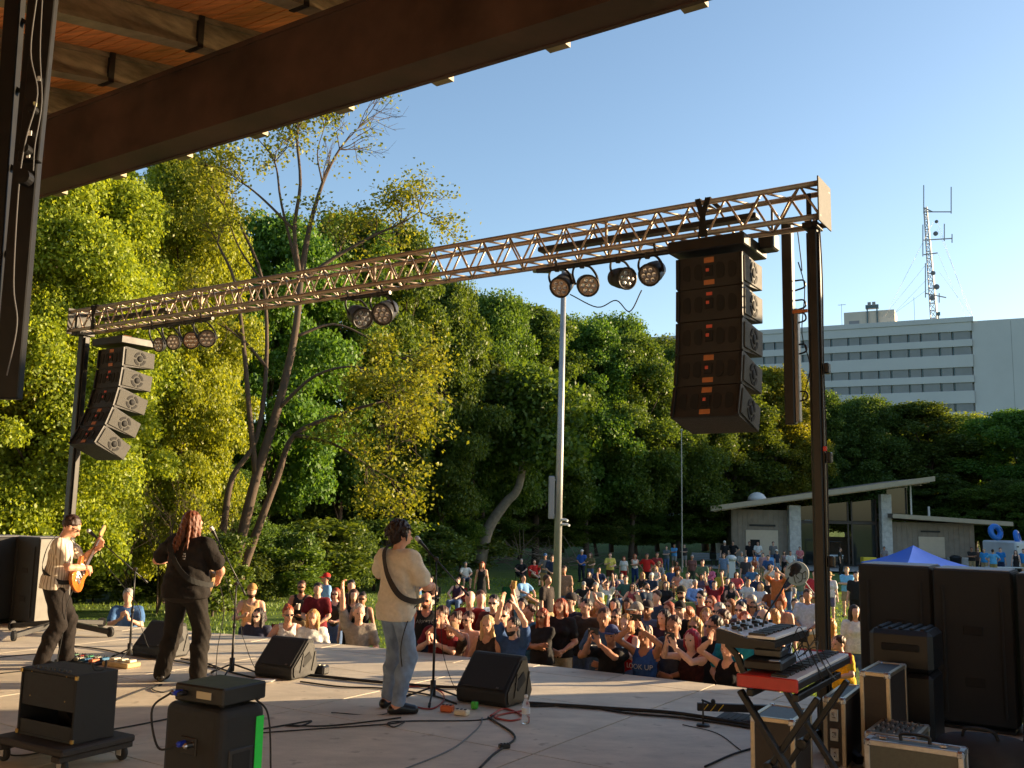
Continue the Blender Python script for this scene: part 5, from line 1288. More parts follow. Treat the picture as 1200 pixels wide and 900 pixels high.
for tt, pts, lab in ((MC, ((.16, .2, 1.0), (.2, .02, .9), (.16, -.06, .6), (.15, -.02, .25), (.1, -.15, .012), (-.25, -.5, .012)), 'black cable hanging along the jeans from the pale guitar'),
                     (MA, ((.12, .2, .95), (.18, .12, .7), (.16, .1, .4), (.15, .05, .012), (.3, .0, .012)), 'thin cable hanging from the sunburst guitar to the pedals'),
                     (MB_, ((.22, .28, .95), (.3, .25, .7), (.28, .2, .3), (.3, .2, .012), (.5, .1, .012)), 'thin cable hanging from the tan bass guitar')):
    b = MB(); b.tube(spline([W(tt, p) for p in pts], 8), .0045, 6); tag(b.build('guitar_cable', RUBBER), lab, 'cable')
# ---------------------------------------------------------------- the audience
def hv(*a): return a
POSE = {
 'stand': dict(handL=(-.07,.21,.99), handR=(.07,.22,1.0), elbL=(-1,-.5,0), elbR=(1,-.5,0), hdirL=(.7,.3,-.3), hdirR=(-.7,.3,-.3), hnrmL=(.2,-1,0), hnrmR=(-.2,-1,0)),
 'side': dict(footL=(-.12,.08,.075), footR=(.12,-.05,.075)),
 'cup': dict(handR=(.10,.27,1.20), elbR=(1,-.4,-1), hdirR=(-.4,.5,.4), hnrmR=(-1,0,0), curlR=.8, handL=(-.06,.22,1.05), elbL=(-1,-.4,-.5), hdirL=(.8,.2,.1), hnrmL=(0,-1,0)),
 'clap': dict(handR=(.05,.30,1.30), handL=(-.05,.30,1.28), elbL=(-1,-.2,-1), elbR=(1,-.2,-1), hdirL=(.15,.5,.8), hdirR=(-.15,.5,.8), hnrmL=(1,0,0), hnrmR=(-1,0,0), curlL=.15, curlR=.15),
 'up': dict(handR=(.10,.16,1.92), handL=(-.10,.16,1.90), elbL=(-1,.3,0), elbR=(1,.3,0), hdirL=(.25,.1,1), hdirR=(-.25,.1,1), hnrmL=(1,.2,0), hnrmR=(-1,.2,0), curlL=.15, curlR=.15, shrugL=.04, shrugR=.04),
 'upclap': dict(handR=(.09,.26,1.72), handL=(-.10,.26,1.70), elbL=(-1,-.1,-.6), elbR=(1,-.1,-.6), hdirL=(.3,.2,1), hdirR=(-.3,.2,1), hnrmL=(1,.2,0), hnrmR=(-1,.2,0), curlL=.2, curlR=.2, shrugL=.03, shrugR=.03),
 'phone': dict(handR=(.07,.40,1.58), handL=(-.07,.40,1.55), elbL=(-1,0,-1), elbR=(1,0,-1), hdirL=(.2,.2,.9), hdirR=(-.2,.2,.9), hnrmL=(.8,-.5,0), hnrmR=(-.8,-.5,0), curlL=.7, curlR=.7),
 'oneup': dict(handR=(.24,.14,1.95), elbR=(1,.2,0), hdirR=(0,.1,1), hnrmR=(-1,.3,0), curlR=.6, handL=(-.07,.21,1.08), elbL=(-1,-.5,-.3), hdirL=(.8,.3,0), hnrmL=(0,-1,0), shrugR=.04),
 'cross': dict(handR=(-.12,.20,1.19), handL=(.12,.23,1.16), elbL=(-1,.1,-1), elbR=(1,.1,-1), hdirR=(-1,.1,.1), hdirL=(1,.1,.1), hnrmL=(0,-1,0), hnrmR=(0,-1,0)),
 'hips': dict(handR=(.20,.03,1.02), handL=(-.20,.03,1.02), elbL=(-1,-.4,0), elbR=(1,-.4,0), hdirR=(-.3,.6,-.5), hdirL=(.3,.6,-.5)),
 'lean': dict(handR=(.14,.32,1.10), handL=(-.14,.32,1.10), elbL=(-1,-.3,-.3), elbR=(1,-.3,-.3), hdirL=(.5,.8,0), hdirR=(-.5,.8,0), hnrmL=(0,0,-1), hnrmR=(0,0,-1), lean=.12),
 'sit': dict(pel=(0,0,.50), lean=-.12, footL=(-.15,.44,.075), footR=(.15,.42,.075), kneeL=(-.2,1,1), kneeR=(.2,1,1), handL=(-.13,.34,.66), handR=(.13,.33,.66), elbL=(-1,-.5,0), elbR=(1,-.5,0)),
 'sitcup': dict(pel=(0,0,.50), lean=-.05, footL=(-.16,.44,.075), footR=(.18,.46,.075), kneeL=(-.2,1,1), kneeR=(.2,1,1), handL=(-.13,.34,.66), handR=(.1,.3,.95), elbL=(-1,-.5,0), elbR=(1,-.3,-1), hdirR=(-.3,.4,.7)),
 'sitleg': dict(pel=(0,0,.50), lean=-.2, footL=(-.05,.55,.075), footR=(-.02,.62,.42), kneeL=(-.2,1,1), kneeR=(.6,1,.6), handL=(-.13,.3,.66), handR=(.16,.3,.7), elbL=(-1,-.5,0), elbR=(1,-.5,0), toeR=(0,1,.25)),
 'situp': dict(pel=(0,0,.50), lean=-.05, footL=(-.15,.44,.075), footR=(.15,.42,.075), kneeL=(-.2,1,1), kneeR=(.2,1,1), handL=(-.26,.2,1.42), handR=(.26,.2,1.44), elbL=(-1,0,-.3), elbR=(1,0,-.3), hdirL=(0,.1,1), hdirR=(0,.1,1)),
 'ground': dict(pel=(0,0,.13), lean=.12, footL=(-.12,.50,.075), footR=(.14,.52,.075), kneeL=(-.35,.3,1), kneeR=(.35,.3,1), handL=(-.16,.42,.40), handR=(.16,.42,.40), elbL=(-1,-.3,.2), elbR=(1,-.3,.2)),
}
TOPZ = {'sit': 1.30, 'sitcup': 1.31, 'sitleg': 1.29, 'situp': 1.31, 'ground': .93}
_cache = {}
def cached(key, fn):
    if key not in _cache: _cache[key] = fn()
    return _cache[key]
CHAIRS = {}
def camp_chair(label, loc, rz, rgb, name='camp_chair', scale=1.0):
    """folding chair: facing +Y"""
    t = thing(name, label, 'chair', loc, rz, 'folding chairs on the lawn'); t.scale = (scale,)*3
    m = cloth_mat(rgb)
    if not CHAIRS:
        v = []; n = 5
        b = MB()
        for i in range(n):
            f = i/(n-1); b.v += [(-.25, -.22+.45*f, .43+.02*f-.03*math.sin(f*3.14)), (0, -.22+.45*f, .39+.02*f-.05*math.sin(f*3.14)), (.25, -.22+.45*f, .43+.02*f-.03*math.sin(f*3.14))]
        b.f = [(i*3+k, i*3+k+1, i*3+k+4, i*3+k+3) for i in range(n-1) for k in range(2)]
        CHAIRS['seat'] = b.mesh('seat', True)
        b = MB()
        for i in range(n):
            f = i/(n-1); b.v += [(-.25, -.22-.14*f, .45+.47*f), (0, -.26-.15*f, .43+.47*f), (.25, -.22-.14*f, .45+.47*f)]
        b.f = [(i*3+k, i*3+k+1, i*3+k+4, i*3+k+3) for i in range(n-1) for k in range(2)]
        CHAIRS['backrest'] = b.mesh('backrest', True)
        for k, (p, q) in enumerate((((-.27, .24, .02), (.27, .22, .45)), ((.27, .24, .02), (-.27, .22, .45)), ((-.27, -.24, .02), (.27, -.22, .45)), ((.27, -.24, .02), (-.27, -.22, .45)))):
            b = MB(); b.tube([p, q], .01, 6); CHAIRS['leg%d' % k] = b.mesh('leg')
        for s in (-1, 1):
            b = MB(); b.tube([(s*.27, -.22, .02), (s*.26, -.37, .93)], .01, 6); CHAIRS['post%d' % s] = b.mesh('back_post')
            b = MB(); b.box((s*.29, 0, .62), (.06, .46, .012), .004); CHAIRS['arm%d' % s] = b.mesh('armrest')
            b = MB(); b.tube([(s*.28, .22, .02), (s*.28, .22, .61)], .009, 6); CHAIRS['front%d' % s] = b.mesh('front_post')
    for k in ('seat', 'backrest', 'arm-1', 'arm1'): ob(CHAIRS[k].name.split('.')[0], CHAIRS[k], m, t)
    for k in list(CHAIRS):
        if k[:3] in ('leg', 'pos', 'fro'): ob(CHAIRS[k].name.split('.')[0], CHAIRS[k], STEELK, t)
    return t
FOCUS = Vector((-2.6, 8.6, 0))
PPL = []
TINTS = [(212, 165, 140), (220, 174, 150), (198, 148, 122), (208, 156, 128), (226, 182, 160), (176, 126, 98)]
def person(px, py, pose, top, topc, bot, botc, hair, hairc, label, fem=0, face=None, extra='', Y=None, H=None, chair=None, capc=None, skin=None, girth=None):
    n = len(PPL); r = random.Random(n*31+7)
    H = H or (1.67 if fem else 1.78); s = H/1.75*r.uniform(.985, 1.015)
    top_z = TOPZ.get(pose, 1.76)
    if capc or 'hat' in extra: top_z += .015
    def f(y): return P(px, py, y).z-(gz(y)+top_z*s)
    if Y is None:
        lo, hi = 6.0, 110.0
        for _ in range(50):
            m = (lo+hi)/2
            if f(m) > 0: lo = m
            else: hi = m
        Y = lo
    q = P(px, py, Y)
    # nobody stands inside the stage
    for _ in range(60):
        u_, v_ = q.dot(SU), q.dot(SV)
        e = np.interp(u_, [a for a, _b in EDGE], [b_ for _a, b_ in EDGE])
        if v_ > e+.28: break
        Y += .06; q = P(px, py, Y)
    s = max(.72*s, min(1.16*s, (q.z-gz(Y))/top_z)) if pose not in TOPZ else max(.8*s, min(1.2*s, (q.z-gz(Y))/top_z))
    loc = Vector((q.x, Y, gz(Y)+(.07*math.sin(q.x*.21+Y*.13)*math.sin(Y*.17-q.x*.05) if Y < 56 else 0)))
    near = Y < 15.5
    d = (FOCUS-loc); a0 = math.atan2(-d.x, d.y)
    rz = a0 + (r.uniform(-.25, .25) if face is None else face)
    t = thing('person', label, 'person', loc, rz, 'audience on the lawn'); t.scale = (s, s, s)
    gi = girth or (r.choice([.92, 1.0, 1.0, 1.1]) if not fem else r.choice([.9, .95, 1.05]))
    gi = min((.96, 1.12), key=lambda x: abs(x-gi)) if girth or near else 1.0
    hy = r.choice([-.2, .2]) if near else 0
    pz = dict(POSE[pose]); pz['fem'] = bool(fem); pz['girth'] = gi; pz['hy'] = hy; pz['w'] = .92 if fem else 1.0; pz['hp'] = -.05
    k0 = (pose, bool(fem), gi, hy, near)
    J = cached(('J',)+k0, lambda: skeleton(pz))
    vb, vc = (.025, .019) if near else (.034, .029)
    sk = skin or TINTS[r.randrange(len(TINTS))]
    ob('body', cached(('b',)+k0, lambda: body_mesh(J, pz, vb, near)), skin_mat(sk), t)
    k1 = (pose, bool(fem), gi, near)
    if top: ob({'dress': 'dress', 'tank': 'tank_top'}.get(top, 'shirt'), cached(('t', top)+k1, lambda: blob('shirt', cloth_top(J, pz, top, vc))), cloth_mat(topc), t)
    if top != 'dress': ob({'shorts': 'shorts'}.get(bot, 'trousers'), cached(('u', bot)+k1, lambda: blob('trousers', cloth_bottom(J, pz, bot, vc))), cloth_mat(botc), t)
    for nn in 'LR': ob('shoe', cached(('s', nn)+k1, lambda: blob('shoe', shoe_groups(J, pz, vc, nn))), cloth_mat(r.choice([(30, 30, 32), (200, 200, 195), (90, 70, 50)])), t)
    kh = (pose, bool(fem), gi, hy, near)
    if hair and hair != 'bald': ob('hair', cached(('h', hair)+kh, lambda: blob('hair', hair_groups(J, hair, .011 if near else .018))), hair_mat(hairc), t)
    if capc: ob('cap', cached(('c',)+kh, lambda: blob('cap', cap_groups(J, .011 if near else .016))), cloth_mat(capc), t)
    if 'hat' in extra: ob('hat', cached(('hat',)+kh, lambda: blob('hat', hat_groups(J, .012))), cloth_mat((190, 160, 110)), t)
    if 'beard' in extra:
        def bd():
            Hh = J['H']; h = lambda x, y, z: J['hb']+Hh @ A((x, y, z))
            return blob('beard', [([ell(h(0, .042, .04), (.063, .068, .062), .03, Hh), ell(h(0, .07, .0), (.045, .04, .035), .03, Hh)], .009, [(h(0, 0, .052), Hh @ nrm((0, .25, 1)))], [ell(h(0, .115, .036), (.022, .02, .008), .01, Hh)])])
        ob('beard', cached(('beard',)+kh, bd), hair_mat(hairc if hair != 'bald' else (90, 50, 25)), t)
    if 'sun' in extra: ob('sunglasses', cached(('g',)+kh, lambda: glasses_mesh(J)), BLK, t)
    elif near:
        for sg in (-1, 1): ob('eye', cached(('e', sg)+kh, lambda: eye_mesh(J, sg)), BLK, t)
    Mw = Matrix.Translation(loc) @ Matrix.Rotation(rz, 4, 'Z') @ Matrix.Scale(s, 4)
    PPL.append((t, J, Mw, pose))
    if chair:
        cc, cn = chair; camp_chair(cn, loc, rz, cc, scale=s)
    return t, J, Mw
BK, WH, GY, NV, RD, MR, BL, LB_, GN, YL, PK, KH, TN, DN, JN, OR, PU = (38,37,38), (222,219,212), (140,140,138), (44,54,80), (190,46,40), (112,34,40), (52,84,150), (120,165,205), (110,140,90), (205,190,90), (205,110,130), (160,138,104), (170,140,100), (80,100,134), (98,120,154), (175,85,45), (60,42,62)
HB, HD, HBL, HR, HG, HK = (70,42,24), (38,25,18), (176,132,76), (140,62,26), (150,145,138), (22,18,16)
def holding(name, label, cat, who, hand, parts, dz=0.0, rot=None):
    """something held: stands at the hand of a person already built"""
    t_, J, Mw = who; wr = J['wr'+hand]+J['hd'+hand]*.085+J['hn'+hand]*.035
    t = thing(name, label, cat, Mw @ Vector(wr)+Vector((0, 0, dz)), t_.rotation_euler.z)
    if rot: t.rotation_euler = rot
    for nm, mb, m in parts: mb.build(nm, m, t)
    return t
def cup(who, hand, label, rgb=(.5,.05,.04)):
    b = MB(); b.lathe([(.03, -.06), (.044, .06), (.041, .06), (.028, -.05)], 14); c = MB(); c.lathe([(.001, .04), (.039, .04), (.039, .045), (.001, .045)], 14)
    holding('drink_cup', label, 'cup', who, hand, [('cup_wall', b, mat('cup_%d_%d' % (rgb[0]*100, rgb[1]*100), rgb, .35)), ('drink', c, mat('beer', (.5,.28,.05), .1))])
def phone(who, label, dz=.03):
    t_, J, Mw = who; c = (J['wrL']+J['wrR'])/2+(J['hdL']+J['hdR'])/2*.1
    t = thing('phone', label, 'phone', Mw @ Vector(c)+Vector((0, 0, dz)), t_.rotation_euler.z)
    b = MB(); b.box((0, 0, 0), (.155, .009, .078), .004); b.build('case', BLK, t)
    b = MB(); b.box((0, -.0052, 0), (.146, .002, .07), .0005); b.build('screen', mat('phone_screen', (.03,.04,.05), .1), t)
    b = MB(); b.lathe([(.002, 0), (.008, 0), (.007, .003)], 10, (.055, .0045, .022), Matrix.Rotation(-math.pi/2, 3, 'X')); b.build('lens', CHROME, t)
def text_print(txt, who, size, rgb, z=.30, y=.135):
    t_, J, Mw = who; cu_ = bpy.data.curves.new('print', 'FONT'); cu_.body = txt; cu_.size = size; cu_.align_x = 'CENTER'; cu_.extrude = .001
    o = bpy.data.objects.new('tmp', cu_); COL.objects.link(o); bpy.context.view_layer.update()
    me = bpy.data.meshes.new_from_object(o.evaluated_get(bpy.context.evaluated_depsgraph_get())); bpy.data.objects.remove(o)
    # letters run from the wearer's right to left, facing +Y, bent round the chest
    for v in me.vertices:
        x, h = -v.co.x, v.co.y
        p = J['pel']+J['T'] @ A((x, y-1.3*x*x, z+h)); v.co = p
    me.name = 'shirt_print'; me.flip_normals()
    o = ob('shirt_print', me, mat('print_%d' % int(rgb[0]*100), rgb, .8), t_); o['kind'] = 'stuff'
P_ = person
# left group near the stage corner
P_(151,688,'clap','tee',(70,105,150),'shorts',GY,'short',HG,'person in blue tee clapping alone left of the long haired bassist',0)
w1=P_(296,681,'cup','tank',(205,165,120),'shorts',NV,'short',HB,'person in peach printed tank top and tan cap holding a cup',0,None,'beard',capc=(170,130,80))
P_(303,713,'stand','tee',(60,62,80),'jeans',DN,'vlong',HD,'person with long dark hair and sunglasses in dark floral top by stage',1,None,'sun')
w3=P_(354,677,'cup','tank',BK,'shorts',KH,'short',HB,'person in black tank top with sunglasses and khaki shorts holding cup',0,None,'sun beard')
cup(w3,'R','small pale cup held by the person in black tank top',(.6,.55,.45))
P_(338,709,'lean','tank',WH,'jeans',DN,'bun',HR,'person in white tank top with dark crossbody strap at stage edge',1,None,'sun')
w5=P_(367,715,'stand','tee',WH,'jeans',DN,'long',HBL,'person with blonde fringe in white tee leaning at stage edge',1)
P_(372,691,'sit','tee',WH,'shorts',NV,'short',HB,'person in white tee seated behind the blonde fringe',0,chair=((190,150,40),'yellow folding chair under the seated white tee person at left'))
P_(394,686,'cup','tank',(50,48,42),'shorts',DN,'bob',HR,'red haired person in black tank top and denim shorts',1,None,'sun')
P_(383,667,'side','tee',LB_,'jeans',GY,'short',HD,'person in red cap and light blue shirt at wood edge',0,-1.2,capc=RD)
P_(373,680,'stand','tee',MR,'jeans',DN,'short',HD,'person in maroon shirt half hidden behind black tank top',0)
P_(412,676,'stand','tee',(62,44,48),'jeans',BK,'short',HK,'person in dark floral shirt beside red haired one',0)
P_(415,688,'side','tank',BK,'jeans',BK,'long',HB,'person in black tank dress leaning forward left of cream shirt',1)
P_(425,692,'stand','tank',BK,'jeans',DN,'bun',HD,'dark haired person with sunglasses just left of the cream shirt',1,None,'sun')
w13=P_(421,709,'oneup','tee',(150,140,128),'shorts',KH,'short',HG,'grey haired person in grey tee raising a hand at stage edge',0,None,'',H=1.76)
POSE['wave']=dict(POSE['cup'])
camp_chair('empty blue folding chair behind the crossbody strap person', Vector((P(331,705,19).x,19.5,gz(19.5))), 2.6, (40,70,140))
camp_chair('empty maroon folding chair beside the empty blue one', Vector((P(322,712,18.2).x,18.3,gz(18.3))), 2.9, MR)
# centre front
P_(487,661,'stand','tee',(70,110,150),'shorts',KH,'short',HB,'person in blue tee seen between cream shirt and microphone stand',0)
w15=P_(500,694,'side','tank',BK,'shorts',NV,'bald',HB,'bald bearded person in black printed tank top by the microphone stand',0,None,'beard sun',skin=(210,140,110))
text_print('ARKETO', w15, .075, (.55,.53,.5), .33, .128)
w16=P_(530,731,'upclap','tee',(66,52,44),'jeans',DN,'short',HB,'person in dark plaid shirt and tan cap with both arms raised',0,None,'beard',capc=(140,110,80))
w17=P_(553,691,'lean','tee',(120,34,38),'shorts',KH,'bald',HB,'person in maroon tee behind the raised arms',0,None,'',H=1.84)
P_(572,724,'stand','tank',(56,46,40),'jeans',DN,'vlong',(196,160,110),'blonde person with headband in dark top beside blue tee',1)
P_(569,753,'stand','tee',(120,70,60),'shorts',DN,'short',HB,'child with brown hair low at the stage edge',0,H=1.3)
w20=P_(602,726,'up','tee',(52,78,122),'shorts',KH,'short',HK,'bearded person in blue tee clapping with both arms overhead',0,None,'beard')
w21=P_(636,714,'cross','tee',BK,'jeans',(70,72,80),'vlong',HR,'auburn haired person in black top and sunglasses with crossed arms',1,None,'sun')
w22=P_(657,702,'stand','tee',BK,'jeans',(190,170,140),'bob',HR,'red haired person in black tee and pale trousers',1,.3,H=1.78)
w23=P_(621,709,'oneup','tee',(60,110,150),'jeans',DN,'short',HB,'person in teal tee raising a cup behind the auburn hair',1)
cup(w23,'R','amber plastic cup raised above the crowd behind blue tee',(.55,.35,.12))
P_(641,672,'side','tee',(52,44,42),'shorts',KH,'short',HB,'person in dark tee and khaki shorts walking below the light pole',0,1.2)
P_(616,675,'sitleg','tee',LB_,'shorts',KH,'short',HD,'person in light blue tee sitting sideways on grey folding chair',0,.9,chair=((120,120,125),'grey folding chair under the light blue tee person'))
P_(639,647,'cup','tee',(110,112,118),'shorts',KH,'short',HB,'person in grey tee and blue cap standing left of light pole',0,None,capc=(90,120,160))
P_(647,649,'stand','tee',NV,'shorts',KH,'short',HB,'person in navy tee half hidden by the light pole',0)
P_(565,658,'side','dress',BK,'jeans',BK,'long',HR,'red haired person in long black dress standing on lawn',1)
P_(546,657,'sit','tee',WH,'shorts',DN,'short',HG,'person in white tee seated far left on lawn',0,chair=(BK,'black folding chair under the far left white tee'))
P_(611,655,'sitleg','tee',BK,'jeans',BK,'short',HG,'person in black seated with stretched legs far lawn',0,chair=(NV,'navy folding chair under the stretched out black clad person'))
P_(627,656,'sitleg','tee',RD,'shorts',KH,'short',HB,'person in red shirt lounging near the light pole',0,.4,chair=(RD,'red folding chair under the lounging red shirt'))
P_(536,677,'sit','tank',PU,'jeans',DN,'bun',HB,'person in purple tank top seated behind the boom stand',1,chair=(MR,'maroon folding chair under the purple tank top'))
P_(563,691,'stand','tee',(150,170,195),'jeans',DN,'short',HB,'person in pale blue shirt behind maroon tee',0,.5)
P_(579,697,'stand','tee',(90,50,48),'jeans',DN,'short',HD,'person with sunglasses in rust shirt behind raised arms',0,None,'sun')
P_(549,718,'stand',None,BK,'shorts',NV,'short',HB,'shirtless youth with glasses below the maroon tee',0,H=1.62,extra='sun')
P_(534,719,'stand','tank',(110,80,66),'shorts',DN,'bun',HB,'brown haired person behind the tan cap',1)
P_(598,702,'stand','tank',BK,'jeans',DN,'long',HD,'dark haired person behind the overhead clapping hands',1)
P_(504,675,'sit','tee',BK,'shorts',GY,'short',HD,'person in black seated near the left microphone boom end',0,chair=((60,60,64),'dark folding chair under the black shirt behind stand'))
camp_chair('empty green and black folding chair on open lawn', Vector((P(594,676,33).x,33,gz(33))), .3, (30,80,50))
camp_chair('empty maroon folding chair behind bald person', Vector((P(525,709,21).x,21,gz(21))), 2.8, MR)
# right front
P_(682,644,'stand','tee',(56,96,175),'jeans',(40,44,56),'short',HB,'person in bright blue tee and white cap standing right of pole',0,None,capc=(210,208,204))
P_(692,648,'cup','tee',(110,100,66),'shorts',DN,'long',HB,'person in olive top next to the bright blue tee',1)
P_(715,648,'cup','tee',(215,200,100),'shorts',(80,50,40),'short',HB,'person in pale yellow tee and brown shorts',0)
P_(731,653,'side','tee',WH,'shorts',RD,'bob',HR,'child in white tee with red hair beside red cooler',1,H=1.5)
P_(744,650,'cross','tank',WH,'jeans',(34,56,100),'long',HR,'person in white tank top and blue jeans arms crossed',1)
P_(758,649,'hips','tee',(190,44,42),'shorts',(40,40,44),'short',HB,'person in red tee with hands on hips on lawn',0)
P_(772,659,'sitcup','long',(150,148,142),'jeans',DN,'bald',HG,'person in grey hooded top and pale hat seated right of red tee',0,extra='hat')
P_(690,669,'sit','tee',BK,'jeans',BK,'long',HK,'person with black hair all in black seated below bright blue tee',1,chair=(BK,'black folding chair under the person dressed all in black'))
P_(702,664,'sit','tee',NV,'shorts',KH,'short',HK,'person in navy seated left of pale yellow tee',0,chair=(NV,'navy folding chair left of the pale yellow tee'))
P_(684,681,'ground','tee',BK,'shorts',(60,62,66),'short',HD,'person in black tee and grey cap sitting on yellow mat',0,capc=GY)
P_(711,683,'situp','tee',WH,'jeans',DN,'bun',HB,'person in white tee seated with both arms raised',1,extra='sun')
P_(741,685,'sit','tank',(150,70,76),'shorts',(150,70,76),'long',HD,'person in dusty pink sundress seated mid lawn',1,extra='sun',chair=((70,70,76),'dark folding chair under the dusty pink sundress'))
P_(752,670,'sit','tank',BK,'shorts',WH,'long',HBL,'blonde person in black top seated on white chair',1,chair=(WH,'white folding chair under the blonde in black top'))
P_(763,671,'sit','tee',(48,58,76),'shorts',KH,'short',HB,'person in slate tee and white cap seated',0,capc=WH)
P_(761,685,'sitleg','tee',(36,50,66),'shorts',KH,'short',HK,'bearded person in dark teal tee leaning back seated',0,1.0,extra='beard',chair=(BK,'black folding chair under the dark teal tee'))
P_(728,671,'sit','long',(170,165,165),'jeans',BK,'bob',HD,'person in striped white top seated on red chair',1,chair=(RD,'red folding chair under the striped white top'))
P_(669,694,'cup','tee',(42,46,66),'shorts',KH,'short',HB,'person in navy tee and dark cap behind red haired one',0,None,H=1.82,capc=(50,45,45))
P_(702,699,'upclap','tee',(170,112,70),'shorts',KH,'long',HBL,'person in tan top with hands raised near face',1)
P_(720,700,'stand','tank',(120,84,60),'shorts',DN,'long',HD,'dark haired person smiling behind the tan top',1)
w59=P_(708,715,'cup','tee',(62,86,118),'shorts',KH,'short',HB,'person in faded blue tee with swept hair holding a clear cup',0,.35)
cup(w59,'R','clear plastic cup held by the faded blue tee',(.6,.58,.55))
P_(722,714,'stand','tank',BK,'shorts',DN,'bun',HB,'small person in sunglasses behind the phone',1,extra='sun',H=1.6)
P_(746,706,'side','tank',BK,'shorts',GY,'short',HB,'person in black sleeveless top and grey cap',0,None,capc=(150,146,138),H=1.8)
P_(759,703,'side','tee',(90,104,130),'shorts',GY,'short',HD,'person in tie dyed blue tee and dark cap',0,None,capc=(60,52,50))
w63=P_(734,722,'clap','tank',(150,30,34),'shorts',DN,'bob',HBL,'blonde person in red tank top behind the phones',1)
w64=P_(717,735,'phone','tee',(30,28,28),'shorts',KH,'short',HD,'person in black polo shirt filming with phone over face',0,.2,capc=(60,70,110),girth=1.12,H=1.74)
phone(w64,'black phone held up by the black polo shirt')
w65=P_(756,737,'upclap','tank',(48,84,150),'shorts',DN,'bun',HK,'person in blue tank top reading LOOK UP with raised arms',1,.35,girth=1.12)
text_print('LOOK UP', w65, .085, (.72,.7,.66), .285, .195)
phone(w65,'dark phone held above the blue LOOK UP tank top',.05)
P_(767,700,'sit','tee',(80,60,50),'shorts',DN,'short',HB,'person seated behind the tie dyed tee',0)
w66=P_(778,715,'cup','tee',(44,34,52),'jeans',(50,54,66),'vlong',HD,'person with long brown hair in dark purple top and jeans',1,H=1.72)
w68=P_(811,741,'phone','tank',(50,22,24),'shorts',BK,'bob',(150,24,50),'person with magenta hair and black red lace top filming',1,.15,skin=(226,180,158))
phone(w68,'dark phone held up by the magenta haired person',.02)
w69=P_(853,752,'upclap','tank',(20,20,26),'shorts',BK,'bun',HB,'person in black camisole making a heart with hands overhead',1,.3,H=1.6)
P_(847,716,'stand','tee',(30,32,38),'jeans',DN,'short',HB,'tall person in black tee with turquoise behind the heart hands',0,None,H=1.84)
P_(815,725,'stand','tank',(70,50,44),'shorts',DN,'long',HBL,'blonde person in sunglasses behind the magenta hair',1,extra='sun')
P_(806,711,'stand','tank',(150,120,100),'shorts',DN,'mop',(150,84,40),'person with short copper hair and bare shoulders',1)
P_(797,703,'stand','tee',(34,30,30),'shorts',KH,'short',HD,'person in black tee and dark cap in front of green tee',0,capc=(36,34,34))
P_(799,684,'side','tee',GN,'shorts',KH,'short',HB,'tall person in sage green tee and cap with sunglasses',0,None,'sun beard',capc=(60,60,50),H=1.86)
P_(856,700,'stand','tee',(150,175,205),'jeans',DN,'vlong',(150,92,44),'person with long copper hair in light blue shirt',1,extra='sun')
P_(873,716,'stand','tee',(190,180,172),'shorts',BK,'vlong',HR,'red haired person in white top left of the synthesizer',1,.5)
w77=P_(881,701,'cup','tee',WH,'shorts',DN,'long',HB,'person in white tee and sunglasses drinking from a cup',1,.6,extra='sun')
P_(833,696,'stand','tank',(120,110,104),'jeans',DN,'long',HR,'auburn person in grey tank top holding cup',1,extra='sun')
P_(895,714,'side','tee',(150,90,70),'shorts',KH,'bald',HB,'bald person with sunglasses right behind the synthesizer',0,extra='sun')
P_(843,706,'stand','tee',(205,160,160),'shorts',KH,'short',HG,'grey haired person in pale pink tee and glasses',0,extra='sun')
P_(862,728,'stand','tee',(30,140,170),'shorts',DN,'short',HB,'person in turquoise tee beside the tall black tee',0,.4)
# middle lawn right
P_(781,639,'cross','tee',(100,108,112),'jeans',DN,'short',HB,'person in grey tee first of three standing by the trees',0)
P_(790,637,'cross','tee',(96,160,215),'shorts',GY,'short',HB,'person in sky blue tee middle of three standing by the trees',0)
P_(802,637,'cross','tee',(60,56,56),'shorts',GY,'short',HB,'person in charcoal tee third of three standing by the trees',0)
P_(811,651,'side','tee',(120,84,80),'jeans',(66,70,60),'short',HG,'person in plaid shirt standing mid lawn',1)
P_(832,664,'sit','long',(210,110,140),'jeans',(50,70,120),'long',HK,'person in pink top and jeans seated alone on lawn',1,chair=(BK,'black folding chair under the lone pink top'))
P_(837,682,'situp','tee',(130,36,46),'shorts',KH,'short',HD,'person in crimson tee sitting with arms stretched',0,chair=(BK,'black folding chair under the crimson tee'))
P_(815,681,'sit','long',(130,160,210),'shorts',KH,'short',HG,'person in pale blue shirt seated beside yellow chair',0,.4,chair=((60,64,70),'grey folding chair under the pale blue shirt'))
P_(805,670,'sit','tee',WH,'shorts',GY,'short',HB,'person in white shirt seated on yellow chair',0,chair=((205,170,50),'bright yellow folding chair under the white shirt'))
P_(793,658,'sit','tank',OR,'jeans',DN,'long',HD,'dark haired person in orange top seated in the middle of lawn',1)
P_(794,668,'sit','tank',(205,140,120),'shorts',KH,'long',HD,'person in peach top seated below the orange top',1)
P_(777,673,'sit','tee',TN,'shorts',BK,'bob',HBL,'blonde person in tan shirt seated right of white cap',1)
P_(779,684,'sitleg','tee',BK,'jeans',BK,'long',HK,'person in black seated with knees up mid crowd',1,chair=(BK,'black folding chair under the knees up person'))
P_(876,679,'sit','tee',WH,'jeans',DN,'bun',HBL,'blonde person in white tee seated below the small flag',1)
P_(852,677,'sit','tee',(50,50,56),'jeans',BK,'short',HK,'person in dark grey seated left of black chair',0)
P_(857,683,'sit','tank',BK,'jeans',DN,'long',HK,'person in black with dark hair seated left of black chair',1)
P_(883,694,'lean','tee',(90,110,140),'shorts',KH,'short',HG,'person in slate blue tee bending behind the drinker',0)
